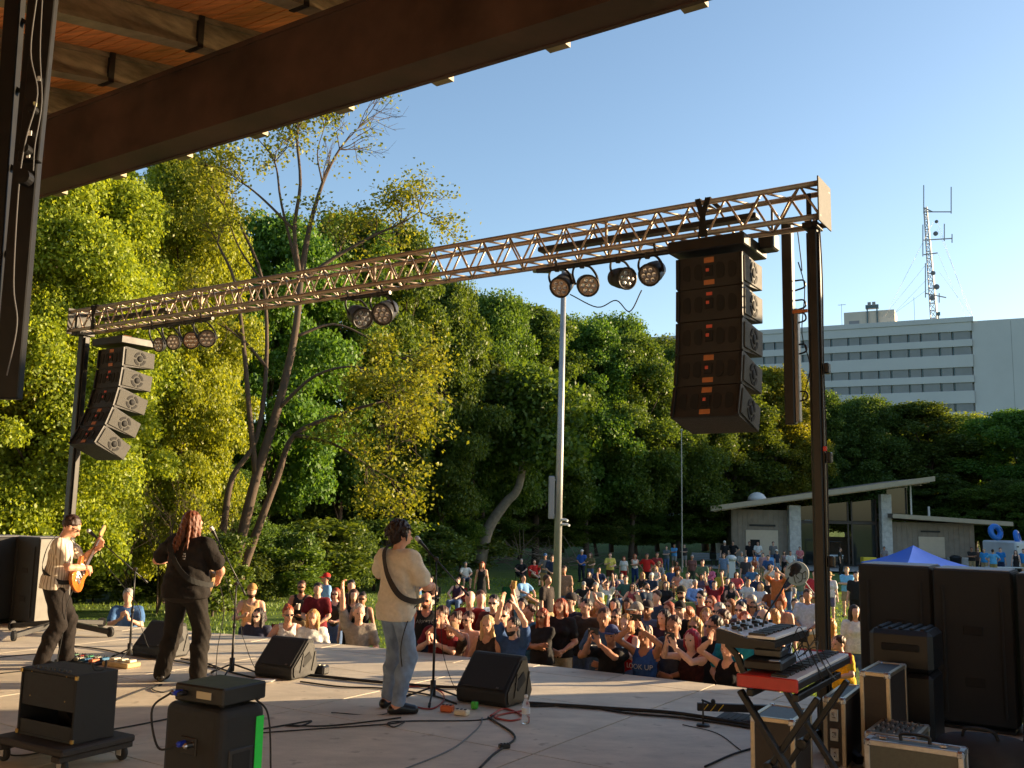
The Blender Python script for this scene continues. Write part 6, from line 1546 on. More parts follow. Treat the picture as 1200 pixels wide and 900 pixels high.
camp_chair('empty large black folding chair among the right crowd', Vector((P(867,692,24).x,24.5,gz(24.5))), .1, BK, scale=1.15)
P_(869,646,'stand','tee',(170,165,160),'jeans',GY,'short',HG,'person in pale grey shirt beside the white post',0)
P_(894,647,'side','tee',(200,150,150),'shorts',KH,'short',HB,'person in flag striped shirt near the blue table',0)
P_(910,643,'side','tee',(38,50,70),'jeans',(120,140,160),'short',HB,'person in navy tee and white cap near the stone column',0,1.0,capc=WH)
P_(919,645,'side','tank',(160,130,130),'jeans',BK,'long',HB,'person in patterned top and black trousers left of stone column',1)
P_(926,645,'stand','tee',WH,'jeans',LB_,'short',HB,'person in white tee before the left stone column',0)
P_(937,640,'stand','tee',(205,120,125),'shorts',DN,'short',HB,'person in pink shirt before the lift tower',0)
P_(888,634,'stand','tee',WH,'jeans',DN,'short',HD,'person in white printed tee behind the blue table',0,Y=72)
P_(906,634,'side','tee',(120,116,112),'jeans',DN,'short',HD,'person in grey leaning by the beige door',0,Y=72)
P_(878,634,'side','tee',BK,'jeans',BK,'short',HK,'person in black inside the dark doorway',0,Y=73)
P_(859,632,'hips','tee',BK,'jeans',(70,62,50),'short',HK,'person in black tee right of the benches',0,Y=71)
P_(849,631,'side','tee',BK,'shorts',(120,90,70),'short',HK,'person in black shirt with pale cap by the benches',0,Y=70,capc=WH)
P_(911,669,'upclap','tee',(190,105,60),'jeans',JN,'short',HB,'person in rust tee with hands raised mid lawn',0)
P_(914,696,'side','tank',(190,130,100),'shorts',DN,'curly',(150,74,26),'person with big curly copper hair behind the synthesizer',0,.3)
P_(931,702,'sit','tee',(90,130,170),'shorts',KH,'short',HD,'left one of the couple sitting behind the synthesizer',0)
P_(940,699,'sit','tee',(110,60,60),'jeans',DN,'short',HB,'right one of the couple sitting behind the synthesizer',1)
P_(972,669,'side','tee',(210,206,204),'shorts',(100,96,116),'short',HB,'person in straw hat, white tee and grey shorts right of tower',1,None,'hat')
P_(992,662,'cross','tee',(120,185,225),'shorts',KH,'short',HBL,'person in sky blue tee with folded arms right of tower',0)
P_(1003,669,'side','tee',BK,'shorts',BK,'short',HK,'person in black beside the folded arms',0)
P_(1001,706,'side','tee',WH,'jeans',DN,'long',HD,'dark haired person in white tee before the subwoofers',1,.8)
P_(972,723,'side','tank',(190,160,130),'shorts',DN,'vlong',(190,130,50),'golden haired person low behind the keyboard right of tower',1,H=1.6)
P_(988,744,'lean','tee',(205,165,40),'shorts',KH,'short',HB,'person in yellow top bending between tower and subwoofers',1,H=1.5)
P_(984,641,'side','tee',(46,48,46),'jeans',(50,50,48),'short',HB,'person in dark clothes walking past the pavilion glass',0,1.5,Y=66)
P_(1007,634,'side',None,BK,'shorts',BK,'short',HK,'shirtless person in black shorts inside the pavilion',0,Y=76)
P_(924,678,'sit','tee',GY,'shorts',JN,'short',HB,'person in grey tee seated left of the round sign',0)
P_(937,673,'side','tee',(110,120,100),'jeans',JN,'short',HB,'person in pale jeans standing behind the round sign',0,Y=38)
P_(887,672,'sit','tee',NV,'jeans',DN,'short',HB,'person in navy seated right of the small flag',0)
P_(899,676,'sit','tee',BK,'jeans',DN,'short',HD,'person in black seated below the rust tee',0)
P_(946,688,'stand','tee',(180,190,205),'shorts',KH,'short',HB,'person in pale shirt just left of the lift tower',0)
# by the trailer
P_(1138,635,'cross','tee',(50,46,44),'jeans',KH,'short',HB,'person in dark shirt and khaki trousers left of trailer',0,Y=68)
P_(1146,641,'side','tee',(90,70,60),'jeans',BK,'short',HB,'person in brown shirt beside the dark shirted one',0,Y=69)
P_(1153,640,'side','tee',(60,140,200),'shorts',KH,'short',HG,'person in blue tee left of the table by the trailer',0,Y=66)
P_(1163,638,'hips','tee',(96,170,220),'shorts',(170,150,100),'short',HD,'person in light blue tee seen from behind at the trailer table',0,3.1,Y=64)
P_(1172,639,'side','tee',(40,120,190),'shorts',NV,'short',HB,'person in strong blue tee right of the light blue one',0,Y=67)
P_(1190,644,'side','dress',BK,'jeans',BK,'long',HB,'person in black dress before the trailer doors',1,Y=66)
P_(1199,642,'side','tee',(50,130,200),'shorts',KH,'short',HD,'person in blue tee cut by the right edge',0,Y=66)
P_(1036,640,'stand','tee',(150,140,140),'jeans',BK,'short',HD,'person standing before the right stone column',0,Y=72)

# faces filling the gaps of the dense middle
FILL = [(784, 704, (90,60,60), HR, 'long', 1, 'copper haired person behind the dark purple top'), (790, 724, (60,64,80), HB, 'short', 0, 'person in slate shirt between purple top and magenta hair'),
 (828, 712, (150,120,110), HBL, 'long', 1, 'blonde person in dusty top behind the blonde sunglasses'), (838, 724, BK, HK, 'short', 0, 'dark haired person in black left of the tall black tee'), (866, 740, (70,60,56), HB, 'bob', 1, 'person in brown right of the heart hands'), (770, 690, (60,70,90), HB, 'short', 0, 'person in dusk blue behind the tie dyed tee'), (822, 690, (120,60,50), HD, 'short', 0, 'person in brick shirt left of the crimson tee'), (687, 702, (70,60,52), HD, 'short', 0, 'person in brown between navy tee and tan top'),
 (612, 700, (90,60,66), HD, 'bob', 1, 'dark haired person left of the raised cup'), (590, 712, (60,60,66), HB, 'short', 0, 'person in charcoal left of the overhead clapping'), (518, 712, MR, HB, 'short', 0, 'person in maroon between bald head and tan cap'), (736, 700, (80,84,100), HB, 'long', 1, 'brown haired person left of the grey cap'), (868, 704, (90,80,80), HD, 'short', 0, 'person in taupe behind the light blue shirt'), (906, 712, (140,150,160), HBL, 'long', 1, 'fair haired person right of the bald sunglasses')]
for i, (px, py, tc_, hc, hk, fm, lab) in enumerate(FILL):
    P_(px, py, ('stand', 'cup', 'clap', 'side')[i % 4], 'tank' if fm else 'tee', tc_, 'shorts', DN, hk, hc, lab, fm, extra='sun' if i % 3 == 0 else '')

LAWN = [(770, 648, 'side', (150,60,60), HB, 'short', 0, 'person in brick red tee standing right of the red tee'), (823, 655, 'stand', (90,110,90), HB, 'short', 0, 'person in moss green standing right of the plaid shirt'), (787, 664, 'sit', (60,80,120), HK, 'short', 0, 'person in denim blue sitting left of the orange top'), (768, 664, 'sit', (200,190,170), HBL, 'long', 1, 'blonde person in cream sitting behind the slate tee'), (822, 672, 'sit', (80,70,90), HD, 'long', 1, 'person in plum sitting left of the pink top'),
 (845, 668, 'sit', (160,150,60), HB, 'short', 0, 'person in mustard sitting right of the pink top'), (863, 670, 'sit', (190,80,80), HB, 'bob', 1, 'person in coral sitting left of the small flag'), (881, 664, 'sit', (70,110,150), HG, 'short', 0, 'grey haired person in steel blue sitting behind the flag'), (902, 660, 'stand', (210,200,190), HD, 'long', 1, 'dark haired person in ivory standing left of the rust tee'), (921, 662, 'stand', (60,60,70), HB, 'short', 0, 'person in graphite standing right of the rust tee'),
 (890, 684, 'sit', (200,205,210), HBL, 'long', 1, 'blonde person in ice white sitting below the navy one'), (905, 687, 'sit', (120,70,40), HD, 'short', 0, 'person in chestnut sitting left of the copper curls'), (733, 676, 'sit', (60,90,80), HB, 'short', 0, 'person in pine green sitting below the red haired child'), (720, 672, 'sit', (90,60,80), HD, 'long', 1, 'person in mauve sitting right of the yellow tee legs'), (697, 684, 'sit', (190,180,160), HG, 'short', 0, 'person in oatmeal sitting right of the yellow mat'), (661, 664, 'side', (140,110,90), HB, 'short', 0, 'person in mocha walking right of the light pole'),
 (955, 668, 'stand', (190,60,70), HD, 'short', 0, 'person in raspberry standing right behind the lift tower'), (964, 652, 'side', (220,215,205), HB, 'short', 0, 'person in chalk white walking before the pavilion glass'), (874, 652, 'side', (60,60,66), HK, 'short', 0, 'person in soot black standing below the blue table'), (884, 650, 'side', (170,90,60), HR, 'long', 1, 'copper haired person in terracotta below the blue table'), (848, 648, 'side', (120,140,170), HB, 'short', 0, 'person in faded denim left of the white post'), (900, 650, 'stand', (60,90,140), HD, 'short', 0, 'person in cobalt left of the navy tee and white cap')]
for i, (px, py, ps, tc_, hc, hk, fm, lab) in enumerate(LAWN):
    P_(px, py, ps, 'tank' if fm and i % 2 else 'tee', tc_, 'shorts' if i % 3 else 'jeans', (DN, KH, GY)[i % 3], hk, hc, lab, fm, chair=((tuple(int(40+30*((i*7+k) % 5)) for k in range(3)), 'folding chair under the '+lab.split('person in ')[1].split(' sitting')[0]+' clad sitter') if ps == 'sit' else None))
# ---------------------------------------------------------------- beyond the lawn: pavilion, hospital block, mast, pole, tent, trailer
SIDING = mat('brown_siding', (.31,.255,.20), .8, var=.15, scale=2, bump=.3, bscale=20)
ROOFM = mat('roof_metal', (.24,.185,.145), .55, .1, var=.2, scale=1.5); SOFF = mat('soffit_board', (.60,.47,.31), .7, var=.15, scale=3)
STONE = mat('pale_stone', (.60,.585,.55), .85, var=.25, scale=3, bump=.4, bscale=12)
BEIGE = mat('beige_shutter', (.68,.56,.42), .6, var=.05, scale=3)
WGL = mat('dark_glass', (.03,.035,.035), .06, spec=.8)
YP = 75.0; po = Vector((P(925, 660, YP).x, YP, gz(YP)+.06)); PXM = YP/FPX
pv = thing('pavilion', 'brown park pavilion with rising slab roof, stone columns and glass front', 'building', po, R_(-3))
def q_(px, py): return (px-925)*PXM, (660-py)*PXM
def pbox(name, x0, x1, y0, y1, z0, z1, m, par=pv, ch=.01):
    b = MB(); b.box(((x0+x1)/2, (y0+y1)/2, (z0+z1)/2), (x1-x0, y1-y0, z1-z0), ch); return b.build(name, m, par)
wl = pbox('left_wall', -4.4, 0, .4, 8, 0, 4.35, SIDING)
wr = pbox('right_wall', 7.95, 14.5, .4, 8, 0, 3.6, SIDING)
for k in range(11): pbox('batten', -4.3+.4*k, -4.26+.4*k, .37, .398, 0, 4.3, SIDING, wl, .004)
for k in range(16): pbox('batten', 8.1+.4*k, 8.14+.4*k, .37, .398, 0, 3.55, SIDING, wr, .004)
for nm, x0, x1, h in (('stone_column', 0, .9, 4.75), ('stone_column', 7.15, 7.95, 5.75)):
    c = bpy.data.objects.new(nm, None); bpy.data.objects.remove(c)
    o = pbox(nm, x0, x1, -.3, .39, 0, h, STONE, pv, .02)
    for k in range(12):
        z = .3+k*h/12.5; b = MB(); b.box(((x0+x1)/2+(.06 if k % 2 else -.05), -.315, z), ((x1-x0)*.7, .03, h/14), .01); b.build('stone', STONE, o)
gl = bpy.data.objects.new('glass_front', None); bpy.data.objects.remove(gl)
fr = pbox('window_frame', .9, 7.15, .9, 1.0, 3.35, 3.6, mat('brown_frame', (.07,.05,.04), .5))
for x in (.95, 4.9, 5.2, 7.1): pbox('mullion', x-.06, x+.06, .88, 1.02, 0, 4.6+.11*x, mat('brown_frame', (.07,.05,.04), .5), fr, .004)
def pane(x0, x1, z0, za, zb):
    b = MB(); b.prism([(x0, z0), (x1, z0), (x1, zb), (x0, za)], .03, None, (0, .94, 0)); b.build('pane', WGL, fr)
pane(1.02, 4.83, 3.62, 4.65, 5.1); pane(5.27, 7.03, 3.62, 5.1, 5.35); pane(5.27, 7.03, .1, 3.34, 3.34); pane(1.02, 2.2, .1, 3.34, 3.34)
pbox('floor', -.5, 8, -1.5, 8, -.02, .05, CONC)
pbox('back_wall', 0, 7.9, 7.6, 7.9, 0, 2.2, SIDING)
def slab_roof(name, x0, z0, x1, z1, th, y0, y1, m, par=pv):
    b = MB(); b.prism([(x0, z0), (x1, z1), (x1, z1+th), (x0, z0+th)], y1-y0, None, (0, y0, 0)); return b.build(name, m, par)
rf = slab_roof('main_roof', -6.4, 4.15, 10.5, 6.75, .34, -2.2, 9.5, ROOFM)
slab_roof('soffit', -6.2, 4.11, 10.3, 6.65, .06, -2.05, 9.3, SOFF, rf)
for x in (8.6, 9.7): b = MB(); b.box((x, -1.0, 4.95+.154*x+.02), (.16, 1.6, .06), .01); b.build('soffit_lamp', SOFF, rf)
slab_roof('roof_fascia', -6.45, 4.16, 10.6, 6.77, .38, -2.3, -2.21, mat('tan_fascia', (.45,.36,.25), .6, var=.1, scale=2), rf)
lr = slab_roof('lower_roof', 7.6, 3.95, 16.6, 3.5, .3, -1.4, 9, ROOFM)
slab_roof('lower_fascia', 7.6, 3.92, 16.65, 3.47, .32, -1.48, -1.41, mat('tan_fascia', (.22,.17,.12), .6), lr)
slab_roof('soffit', 8.0, 3.9, 16.4, 3.47, .05, -1.3, 8.8, SOFF, lr)
pane2 = MB(); pane2.prism([(8.0, 4.3), (9.6, 4.25), (9.6, 6.4), (8.0, 6.15)], .04, None, (0, .9, 0)); pane2.build('clerestory_pane', WGL, pv)
pbox('steel_post', 9.62, 9.74, .3, .42, 4.2, 6.5, WHITEP)
pbox('vent_pipe', 12.0, 12.15, 3, 3.15, 3.8, 4.9, WHITEP)
dr_ = pbox('door', -3.3, -.75, .33, .37, 0, 2.75, BEIGE); pbox('door_opening', -2.95, -2.2, .315, .329, 0, 2.0, GRV, dr_, .002)
pbox('door_louvre', -3.0, -.95, .3, .36, 3.05, 3.2, BLK)
sh = pbox('serving_shutter', 10.15, 12.15, .3, .37, .85, 2.5, BEIGE)
for k in range(7): pbox('slat', 10.2, 12.1, .285, .299, .95+.21*k, 1.0+.21*k, BEIGE, sh, .004)
pbox('shutter_louvre', 10.35, 11.85, .3, .36, 2.85, 2.98, BLK)
pbox('stone_counter', 12.3, 14.0, -.7, .38, 0, .95, STONE)
ds = thing('roof_dome', 'white half dome vent on the pavilion roof', 'vent', po+Vector((-2.2, 1.0, 5.1)), 0)
b = MB(); b.lathe([(.75, 0), (.7, .25), (.5, .5), (.25, .62), (.02, .66)], 20); b.build('dome', WHITEP, ds, True)
b = MB(); b.lathe([(.8, -.35), (.8, .02), (.7, .03)], 20); b.build('curb', ROOFM, ds)
# yellow and black bins
yb = thing('yellow_bin', 'bright yellow bin beside the pavilion stone column', 'bin', P(1018, 661, 70)*1.0, 0); yb.location.z = gz(70)+.1
b = MB(); b.box((0, 0, .5), (1.0, .6, .95), .05); b.build('bin_body', mat('yellow_plastic2', (.75,.55,.03), .5), yb); b = MB(); b.box((0, -.32, .6), (.6, .04, .2), .02); b.build('flap', BLK, yb)
tb_ = thing('trash_can', 'round black trash can by the stone counter', 'bin', Vector((P(1120, 655, 73).x, 73, gz(73)+.1)))
b = MB(); b.lathe([(.35, 0), (.42, .9), (.45, .92), (.45, 1.0), (.3, 1.1), (.05, 1.12)], 18); b.build('can', mat('bin_black', (.02,.022,.025), .5), tb_, True)
b = MB(); b.lathe([(.16, 1.1), (.16, 1.13)], 14); b.build('opening', GRV, tb_)
# benches, table, white post
for px, lab in ((826, 'grey park bench farther left of the blue table'), (847, 'grey park bench nearer the blue table')):
    t = thing('park_bench', lab, 'bench', Vector((P(px, 655, 72).x, 72, gz(72)+.1)), 0, 'benches by the pavilion')
    for k in range(3): b = MB(); b.box((0, -.2+.15*k, .45), (1.9, .13, .04), .008); b.build('seat_slat', mat('bench_grey', (.2,.22,.24), .6), t)
    for k in range(4): b = MB(); b.box((0, .28, .55+.12*k), (1.9, .03, .1), .008); b.build('back_slat', mat('bench_grey', (.2,.22,.24), .6), t)
    for s in (-1, 1):
        for y in (-.18, .2): b = MB(); b.box((s*.85, y, .21), (.06, .06, .42), .006); b.build('leg', STEELK, t)
t = thing('folding_table', 'table under a light blue cloth before the pavilion door', 'table', Vector((P(885, 655, 71).x, 71, gz(71)+.1)))
b = MB(); b.box((0, 0, .74), (2.6, .8, .04), .01); b.build('tabletop', WHITEP, t)
for s in (-1, 1):
    for y in (-.3, .3): b = MB(); b.box((s*1.2, y, .36), (.04, .04, .72), .004); b.build('leg', STEELK, t)
b = MB(); vs = []; nx = 26
for i in range(nx+1):
    x = -1.36+2.72*i/nx; w_ = .03*math.sin(i*1.7)
    vs += [(x, -.43-.02+w_, .12), (x, -.42, .768), (x, .42, .768), (x, .44+w_, .2)]
b.add(vs, [(i*4+k, i*4+k+1, i*4+k+5, i*4+k+4) for i in range(nx) for k in range(3)])
o = b.build('tablecloth', mat('blue_cloth', (.18,.42,.72), .8, var=.12, scale=3), None, True); o.location = t.location; tag(o, 'light blue cloth draped over the pavilion table', 'tablecloth')
wp = thing('white_post', 'white drinking fountain post standing on the lawn edge', 'post', Vector((P(857, 661, 60).x, 60, gz(60))))
b = MB(); b.box((0, 0, .55), (.42, .42, 1.1), .03); b.build('pedestal', WHITEP, wp); b = MB(); b.lathe([(.3, 1.1), (.34, 1.2), (.34, 1.3), (.18, 1.42), (.02, 1.44)], 16); b.build('bowl', WHITEP, wp, True)
# blue canopy tent
c = P(1071, 662, 38); tn = thing('canopy_tent', 'bright blue peaked canopy tent behind the right subwoofers', 'tent', Vector((c.x, 38, gz(38))), R_(14))
ez, pzk = P(1071, 661, 38).z-gz(38), P(1071, 639, 38).z-gz(38); hw = 1.42
cm = mat('blue_canopy', (.02,.10,.52), .55, var=.08, scale=2, bump=.2, bscale=6)
cn = [(-hw, -hw), (hw, -hw), (hw, hw), (-hw, hw)]
for k in range(4):
    a, d = cn[k], cn[(k+1) % 4]; b = MB(); rows = []; N = 6
    for i in range(N+1):
        f = i/N; row = []
        for j in range(N+1):
            g_ = j/N; x = (a[0]+(d[0]-a[0])*g_)*(1-f); y = (a[1]+(d[1]-a[1])*g_)*(1-f); z = ez+(pzk-ez)*f-.09*math.sin(f*3.14)-.05*math.sin(g_*3.14)*(1-f)
            row.append((x, y, z))
        rows.append(row)
    b.add([p for r in rows for p in r], [(i*(N+1)+j, i*(N+1)+j+1, (i+1)*(N+1)+j+1, (i+1)*(N+1)+j) for i in range(N) for j in range(N)])
    b.build('roof_panel', cm, tn, True)
    b = MB(); nn = Vector((d[0]-a[0], d[1]-a[1], 0)).normalized(); b.add([(a[0], a[1], ez), (d[0], d[1], ez), (d[0], d[1], ez-.26), (a[0], a[1], ez-.26)], [(0, 1, 2, 3)]); b.build('valance', cm, tn)
    b = MB(); b.box((a[0]*.97, a[1]*.97, (ez-.05)/2), (.04, .04, ez-.05), .004); b.build('leg', ALU, tn)
# trailer with blue tubes on top
c = P(1186, 665, 70); tr = thing('trailer', 'white box trailer with double doors at the right edge', 'trailer', Vector((c.x+.6, 70, gz(70)+.1)), R_(4))
b = MB(); b.box((0, 0, 1.35), (3.2, 4.2, 2.0), .1); b.build('body', mat('trailer_white', (.62,.64,.66), .45, var=.06, scale=2), tr)
for s in (-1, 1):
    b = MB(); b.box((s*.78, -2.115, 1.3), (1.45, .03, 1.75), .01); d = b.build('door', mat('trailer_white', (.62,.64,.66), .45), tr)
    b = MB(); b.box((s*.12, -2.14, 1.25), (.05, .04, .5), .006); b.build('handle', STEELK, d)
    for z in (.6, 2.0): b = MB(); b.box((s*1.45, -2.14, z), (.16, .03, .08), .006); b.build('hinge', STEELK, d)
    b = MB(); b.lathe([(.1, -.1), (.33, -.1), (.35, 0), (.33, .1), (.1, .1)], 18, (s*1.5, .3, .33), Matrix.Rotation(math.pi/2, 3, 'Y')); b.build('wheel', RUBBER, tr)
    b = MB(); b.box((s*1.3, -2.12, .42), (.2, .03, .1), .01); b.build('tail_lamp', mat('red_lens', (.4,.02,.02), .2), tr)
TUB = mat('blue_inflatable', (.02,.17,.62), .3)
for k, (x, z, rr, tilt) in enumerate(((-2.3, 3.1, .62, .3), (-.75, 2.75, .55, .9), (.15, 2.78, .5, 1.0))):
    t = thing('swim_tube', ('large blue inflatable ring hanging left above the trailer', 'blue inflatable ring lying on the trailer middle', 'blue inflatable ring lying on the trailer near the pole')[k], 'ring', tr.location+Vector((x, -1.2, z-.1)))
    b = MB(); M = Matrix.Rotation(tilt, 3, 'Z') @ Matrix.Rotation(math.pi/2-.2, 3, 'X'); R1, r1 = rr*.68, rr*.32
    for i in range(25):
        a = 2*math.pi*i/24; pts = None
    ring = [M @ Vector((R1*math.cos(2*math.pi*i/28), R1*math.sin(2*math.pi*i/28), 0)) for i in range(29)]
    b.tube(ring, r1, 10); b.build('ring', TUB, t, True)
    b = MB(); b.tube([M @ Vector((R1*1.05, 0, r1*.9)), M @ Vector((R1*.8, R1*.6, r1*.95))], .03, 6); b.build('grab_handle', BLK, t)
t = thing('blue_slide_post', 'light blue upright post on top of the trailer', 'post', tr.location+Vector((.75, -1.2, 2.36)))
b = MB(); b.tube([(0, 0, 0), (0, 0, 1.5)], .12, 12); b.build('post', mat('light_blue_plastic', (.16,.42,.62), .4), t); b = MB(); b.lathe([(.25, 0), (.25, .08)], 14); b.build('foot', STEELK, t)
b = MB(); tt = thing('folding_table', 'white folding table in front of the trailer people', 'table', Vector((P(1170, 655, 66).x, 65.2, gz(65)+.02)))
b.box((0, 0, .74), (2.4, .75, .05), .01); b.build('tabletop', WHITEP, tt)
for s in (-1, 1): b = MB(); b.box((s*1.0, 0, .36), (.05, .5, .72), .004); b.build('leg', STEELK, tt)
fe = thing('pipe_railing', 'thin pale pipe railing left of the trailer', 'railing', Vector((P(1142, 640, 74).x, 74, gz(74)+.1)))
for k in range(3): b = MB(); b.tube([(0, 0, .5+.4*k), (3.5, 0, .5+.4*k)], .03, 6); b.build('rail', ALU, fe)
for k in range(3): b = MB(); b.tube([(1.7*k, 0, 0), (1.7*k, 0, 1.35)], .035, 6); b.build('post', ALU, fe)
# golf cart in the pavilion
gc = thing('utility_cart', 'dark utility cart with pale hood parked in the pavilion passage', 'cart', Vector((P(972, 655, 73.5).x, 73.6, gz(73)+.12)), R_(10))
b = MB(); b.box((0, 0, .62), (1.3, 2.2, .5), .08); b.build('body', mat('cart_dark', (.02,.022,.022), .4), gc)
b = MB(); b.box((0, -.9, .92), (1.2, .6, .12), .05); b.build('hood', mat('pale_hood', (.45,.5,.52), .3), gc)
b = MB(); b.box((0, .1, 1.95), (1.35, 1.7, .07), .03); b.build('canopy', mat('cart_dark', (.02,.022,.022), .4), gc)
for s in (-1, 1):
    for y in (-.6, .8): b = MB(); b.tube([(s*.6, y, .85), (s*.6, y, 1.93)], .025, 6); b.build('post', STEELK, gc)
    for y in (-.75, .75): b = MB(); b.lathe([(.1, -.1), (.26, -.1), (.28, 0), (.26, .1), (.1, .1)], 16, (s*.58, y, .28), Matrix.Rotation(math.pi/2, 3, 'Y')); b.build('wheel', RUBBER, gc)
    b = MB(); b.lathe([(.02, 0), (.09, 0), (.07, .03)], 12, (s*.42, -1.2, .75), Matrix.Rotation(math.pi/2, 3, 'X')); b.build('headlight', WHITEP, gc)
# light pole
PL = Vector((P(652, 680, 27).x, 27, gz(27))); tpz = P(661, 318, 27)
lp = thing('light_pole', 'tall slim grey light pole standing in the middle of the crowd', 'light pole', PL)
tv = tpz-PL; POLEM = mat('galvanised_pole', (.34,.34,.335), .45, .5, var=.15, scale=2)
b = MB(); b.tube([(0, 0, 0), tv*.5, tv], [.125, .1, .075], 14); b.build('pole', POLEM, lp, True)
b = MB(); b.lathe([(.24, 0), (.24, .05), (.16, .08), (.15, .3)], 14); b.build('base', POLEM, lp)
f = lambda py: P(0, py, 27).z-gz(27)
zb = P(648, 583, 27)-PL
b = MB(); b.box((tv.x*zb.z/tv.z-.21, 0, zb.z), (.17, .2, 1.22), .02); cb_ = b.build('control_box', mat('grey_box', (.30,.31,.33), .5, .3), lp)
b = MB(); b.box((tv.x*zb.z/tv.z-.21, -.104, zb.z), (.12, .01, 1.1), .004); b.build('door', mat('grey_box', (.30,.31,.33), .5, .3), cb_)
for z in (zb.z-.5, zb.z+.5): b = MB(); b.box((tv.x*zb.z/tv.z-.06, 0, z), (.2, .08, .05), .005); b.build('bracket', POLEM, lp)
for sx, dz in ((.2, -.62), (.25, -.75)):
    b = MB(); z = zb.z+dz; xx = tv.x*z/tv.z; b.tube([(xx, 0, z), (xx+sx, -.05, z), (xx+sx+.06, -.12, z-.03)], .035, 8); b.build('floodlight', WHITEP, lp)
b = MB(); b.bar(tv+Vector((-.7, 0, .05)), tv+Vector((.1, 0, .05)), .12, .08, ch=.02); b.build('lamp_arm', POLEM, lp)
b = MB(); b.box(tv+Vector((-.65, 0, .02)), (.55, .3, .12), .03); b.build('luminaire', POLEM, lp)
for px, y0, y1, Y, lab in ((799, 505, 580, 64, 'thin pale post in the woods below the right line array'),):
    t = thing('utility_post', lab, 'post', Vector((P(px, 600, Y).x, Y, gz(Y)))); h = P(px, y0, Y).z-gz(Y)
    b = MB(); b.tube([(0, 0, 0), (0, 0, h)], [.05, .035], 8); b.build('shaft', POLEM, t); b = MB(); b.lathe([(.08, h), (.1, h+.05), (.02, h+.15)], 8); b.build('cap', POLEM, t)
# round sign in the crowd
c = P(934, 672, 22); sg = thing('round_sign', 'round grey fan sign with dark scrolls held above the crowd', 'sign', c)
MXs = Matrix.Rotation(math.pi/2, 3, 'X'); b = MB(); b.lathe([(.01, -.012), (.27, -.012), (.28, 0), (.27, .012), (.01, .012)], 28, (0, 0, 0), MXs); b.build('disc', mat('sign_grey', (.30,.30,.28), .6, var=.2, scale=6), sg)
for pts in (((-.2, .1), (-.1, .2), (.06, .2), (.1, .12), (.02, .1)), ((.02, -.2), (.1, -.16), (.12, -.02), (.04, .02), (-.03, -.05), (.03, -.12)), ((-.08, -.05), (-.05, -.2), (-.02, -.22)), ((.12, .0), (.2, .05), (.2, -.1), (.14, -.12))):
    b = MB(); b.tube(spline([(x, -.016, z) for x, z in pts], 5), .012, 6); b.build('scroll', mat('sign_ink', (.05,.045,.03), .6), sg)
st_ = P(964, 708, 21.9)-c; b = MB(); b.tube([(.17, 0, -.18), st_], .013, 8); b.build('stick', mat('pale_stick', (.45,.43,.4), .5), sg); b = MB(); b.lathe([(.03, -.05), (.03, .05)], 10, st_); b.build('grip', mat('red_plastic', (.5,.03,.02), .4), sg)
# small flag
c = P(870, 678, 46); fl = thing('striped_flag', 'small red and white striped flag on stick over the seated crowd', 'flag', c)
b = MB(); b.tube([(.0, 0, -1.2), (.0, 0, .65)], .015, 6); b.build('stick', mat('pale_stick', (.45,.43,.4), .5), fl)
for k in range(7):
    x = .02+k*.065; b = MB(); b.add([(x, .02*math.sin(k), -.02+.02*k), (x+.065, .02*math.sin(k+1), .0+.02*k), (x+.065, .02*math.sin(k+1), .5+.02*k), (x, .02*math.sin(k), .48+.02*k)], [(0, 1, 2, 3)]); b.build('stripe', mat('flag_red', (.45,.04,.06), .8) if k % 2 else mat('flag_white', (.7,.68,.66), .8), fl)
# ---- hospital block on the skyline
HW = mat('white_concrete', (.47,.475,.48), .8, var=.06, scale=.15, bump=.1, bscale=3); HP = mat('grey_spandrel', (.22,.225,.23), .7, var=.12, scale=.4); HG = mat('slot_glass', (.03,.07,.08), .15)
A1, A0 = P(1138, 371, 160), P(896, 390, 175.4)
A0.z = A1.z
fx = (A1-A0); fx.z = 0; FL = fx.length; fx.normalize()
rzb = math.atan2(fx.y, fx.x); top = A1.z-(-2.0); m1 = 160/FPX
org = Vector((A1.x, A1.y, -2.0))
hb = thing('hospital_block', 'large pale concrete block with grey window bands on the skyline', 'building', org, rzb)
def hbox(name, x0, x1, y0, y1, z0, z1, m, par=hb):
    b = MB(); b.box(((x0+x1)/2, (y0+y1)/2, (z0+z1)/2), (x1-x0, y1-y0, z1-z0), .02); return b.build(name, m, par)
LEN = 62
rows = [(388, 398), (406.5, 416.5), (431.5, 441.5), (450, 460), (475, 485)]
zs = sorted([(top-(b_-371)*m1, top-(a-371)*m1) for a, b_ in rows])
z = 0.0
hbox('core', -LEN, 0, .9, 22, 0, top-.6, HW)
for z0, z1 in zs:
    hbox('wall_band', -LEN, 0, 0, .89, z, z0, HW)
    x = -.15
    k = 0
    while x > -LEN+3:
        w1 = 2.75 if k % 2 == 0 else 1.85
        pn = hbox('spandrel_panel', x-w1, x-.12, .18, .89, z0, z1, HP)
        hbox('slot_window', x-w1-.22, x-w1-.01, .3, .89, z0, z1, HG, pn); x -= w1+.23; k += 1
    z = z1
hbox('wall_band', -LEN, 0, 0, .89, z, top-.9, HW); hbox('parapet', -LEN, .3, -.15, 1.2, top-.89, top, HW)
hbox('east_wall', .02, 30, .35, 22, 0, top-.75, HW)
for x in (6, 12.5, 19): hbox('wall_joint', x, x+.06, .33, .36, 0, top-1, HP)
pt = hbox('penthouse', -21.5, -12.6, 5, 12, top-.5, top+3.3, mat('penthouse_tan', (.5,.46,.38), .8, var=.08, scale=.5))
hbox('penthouse_door', -20.6, -18.8, 4.9, 4.99, top-.4, top+1.6, HP, pt)
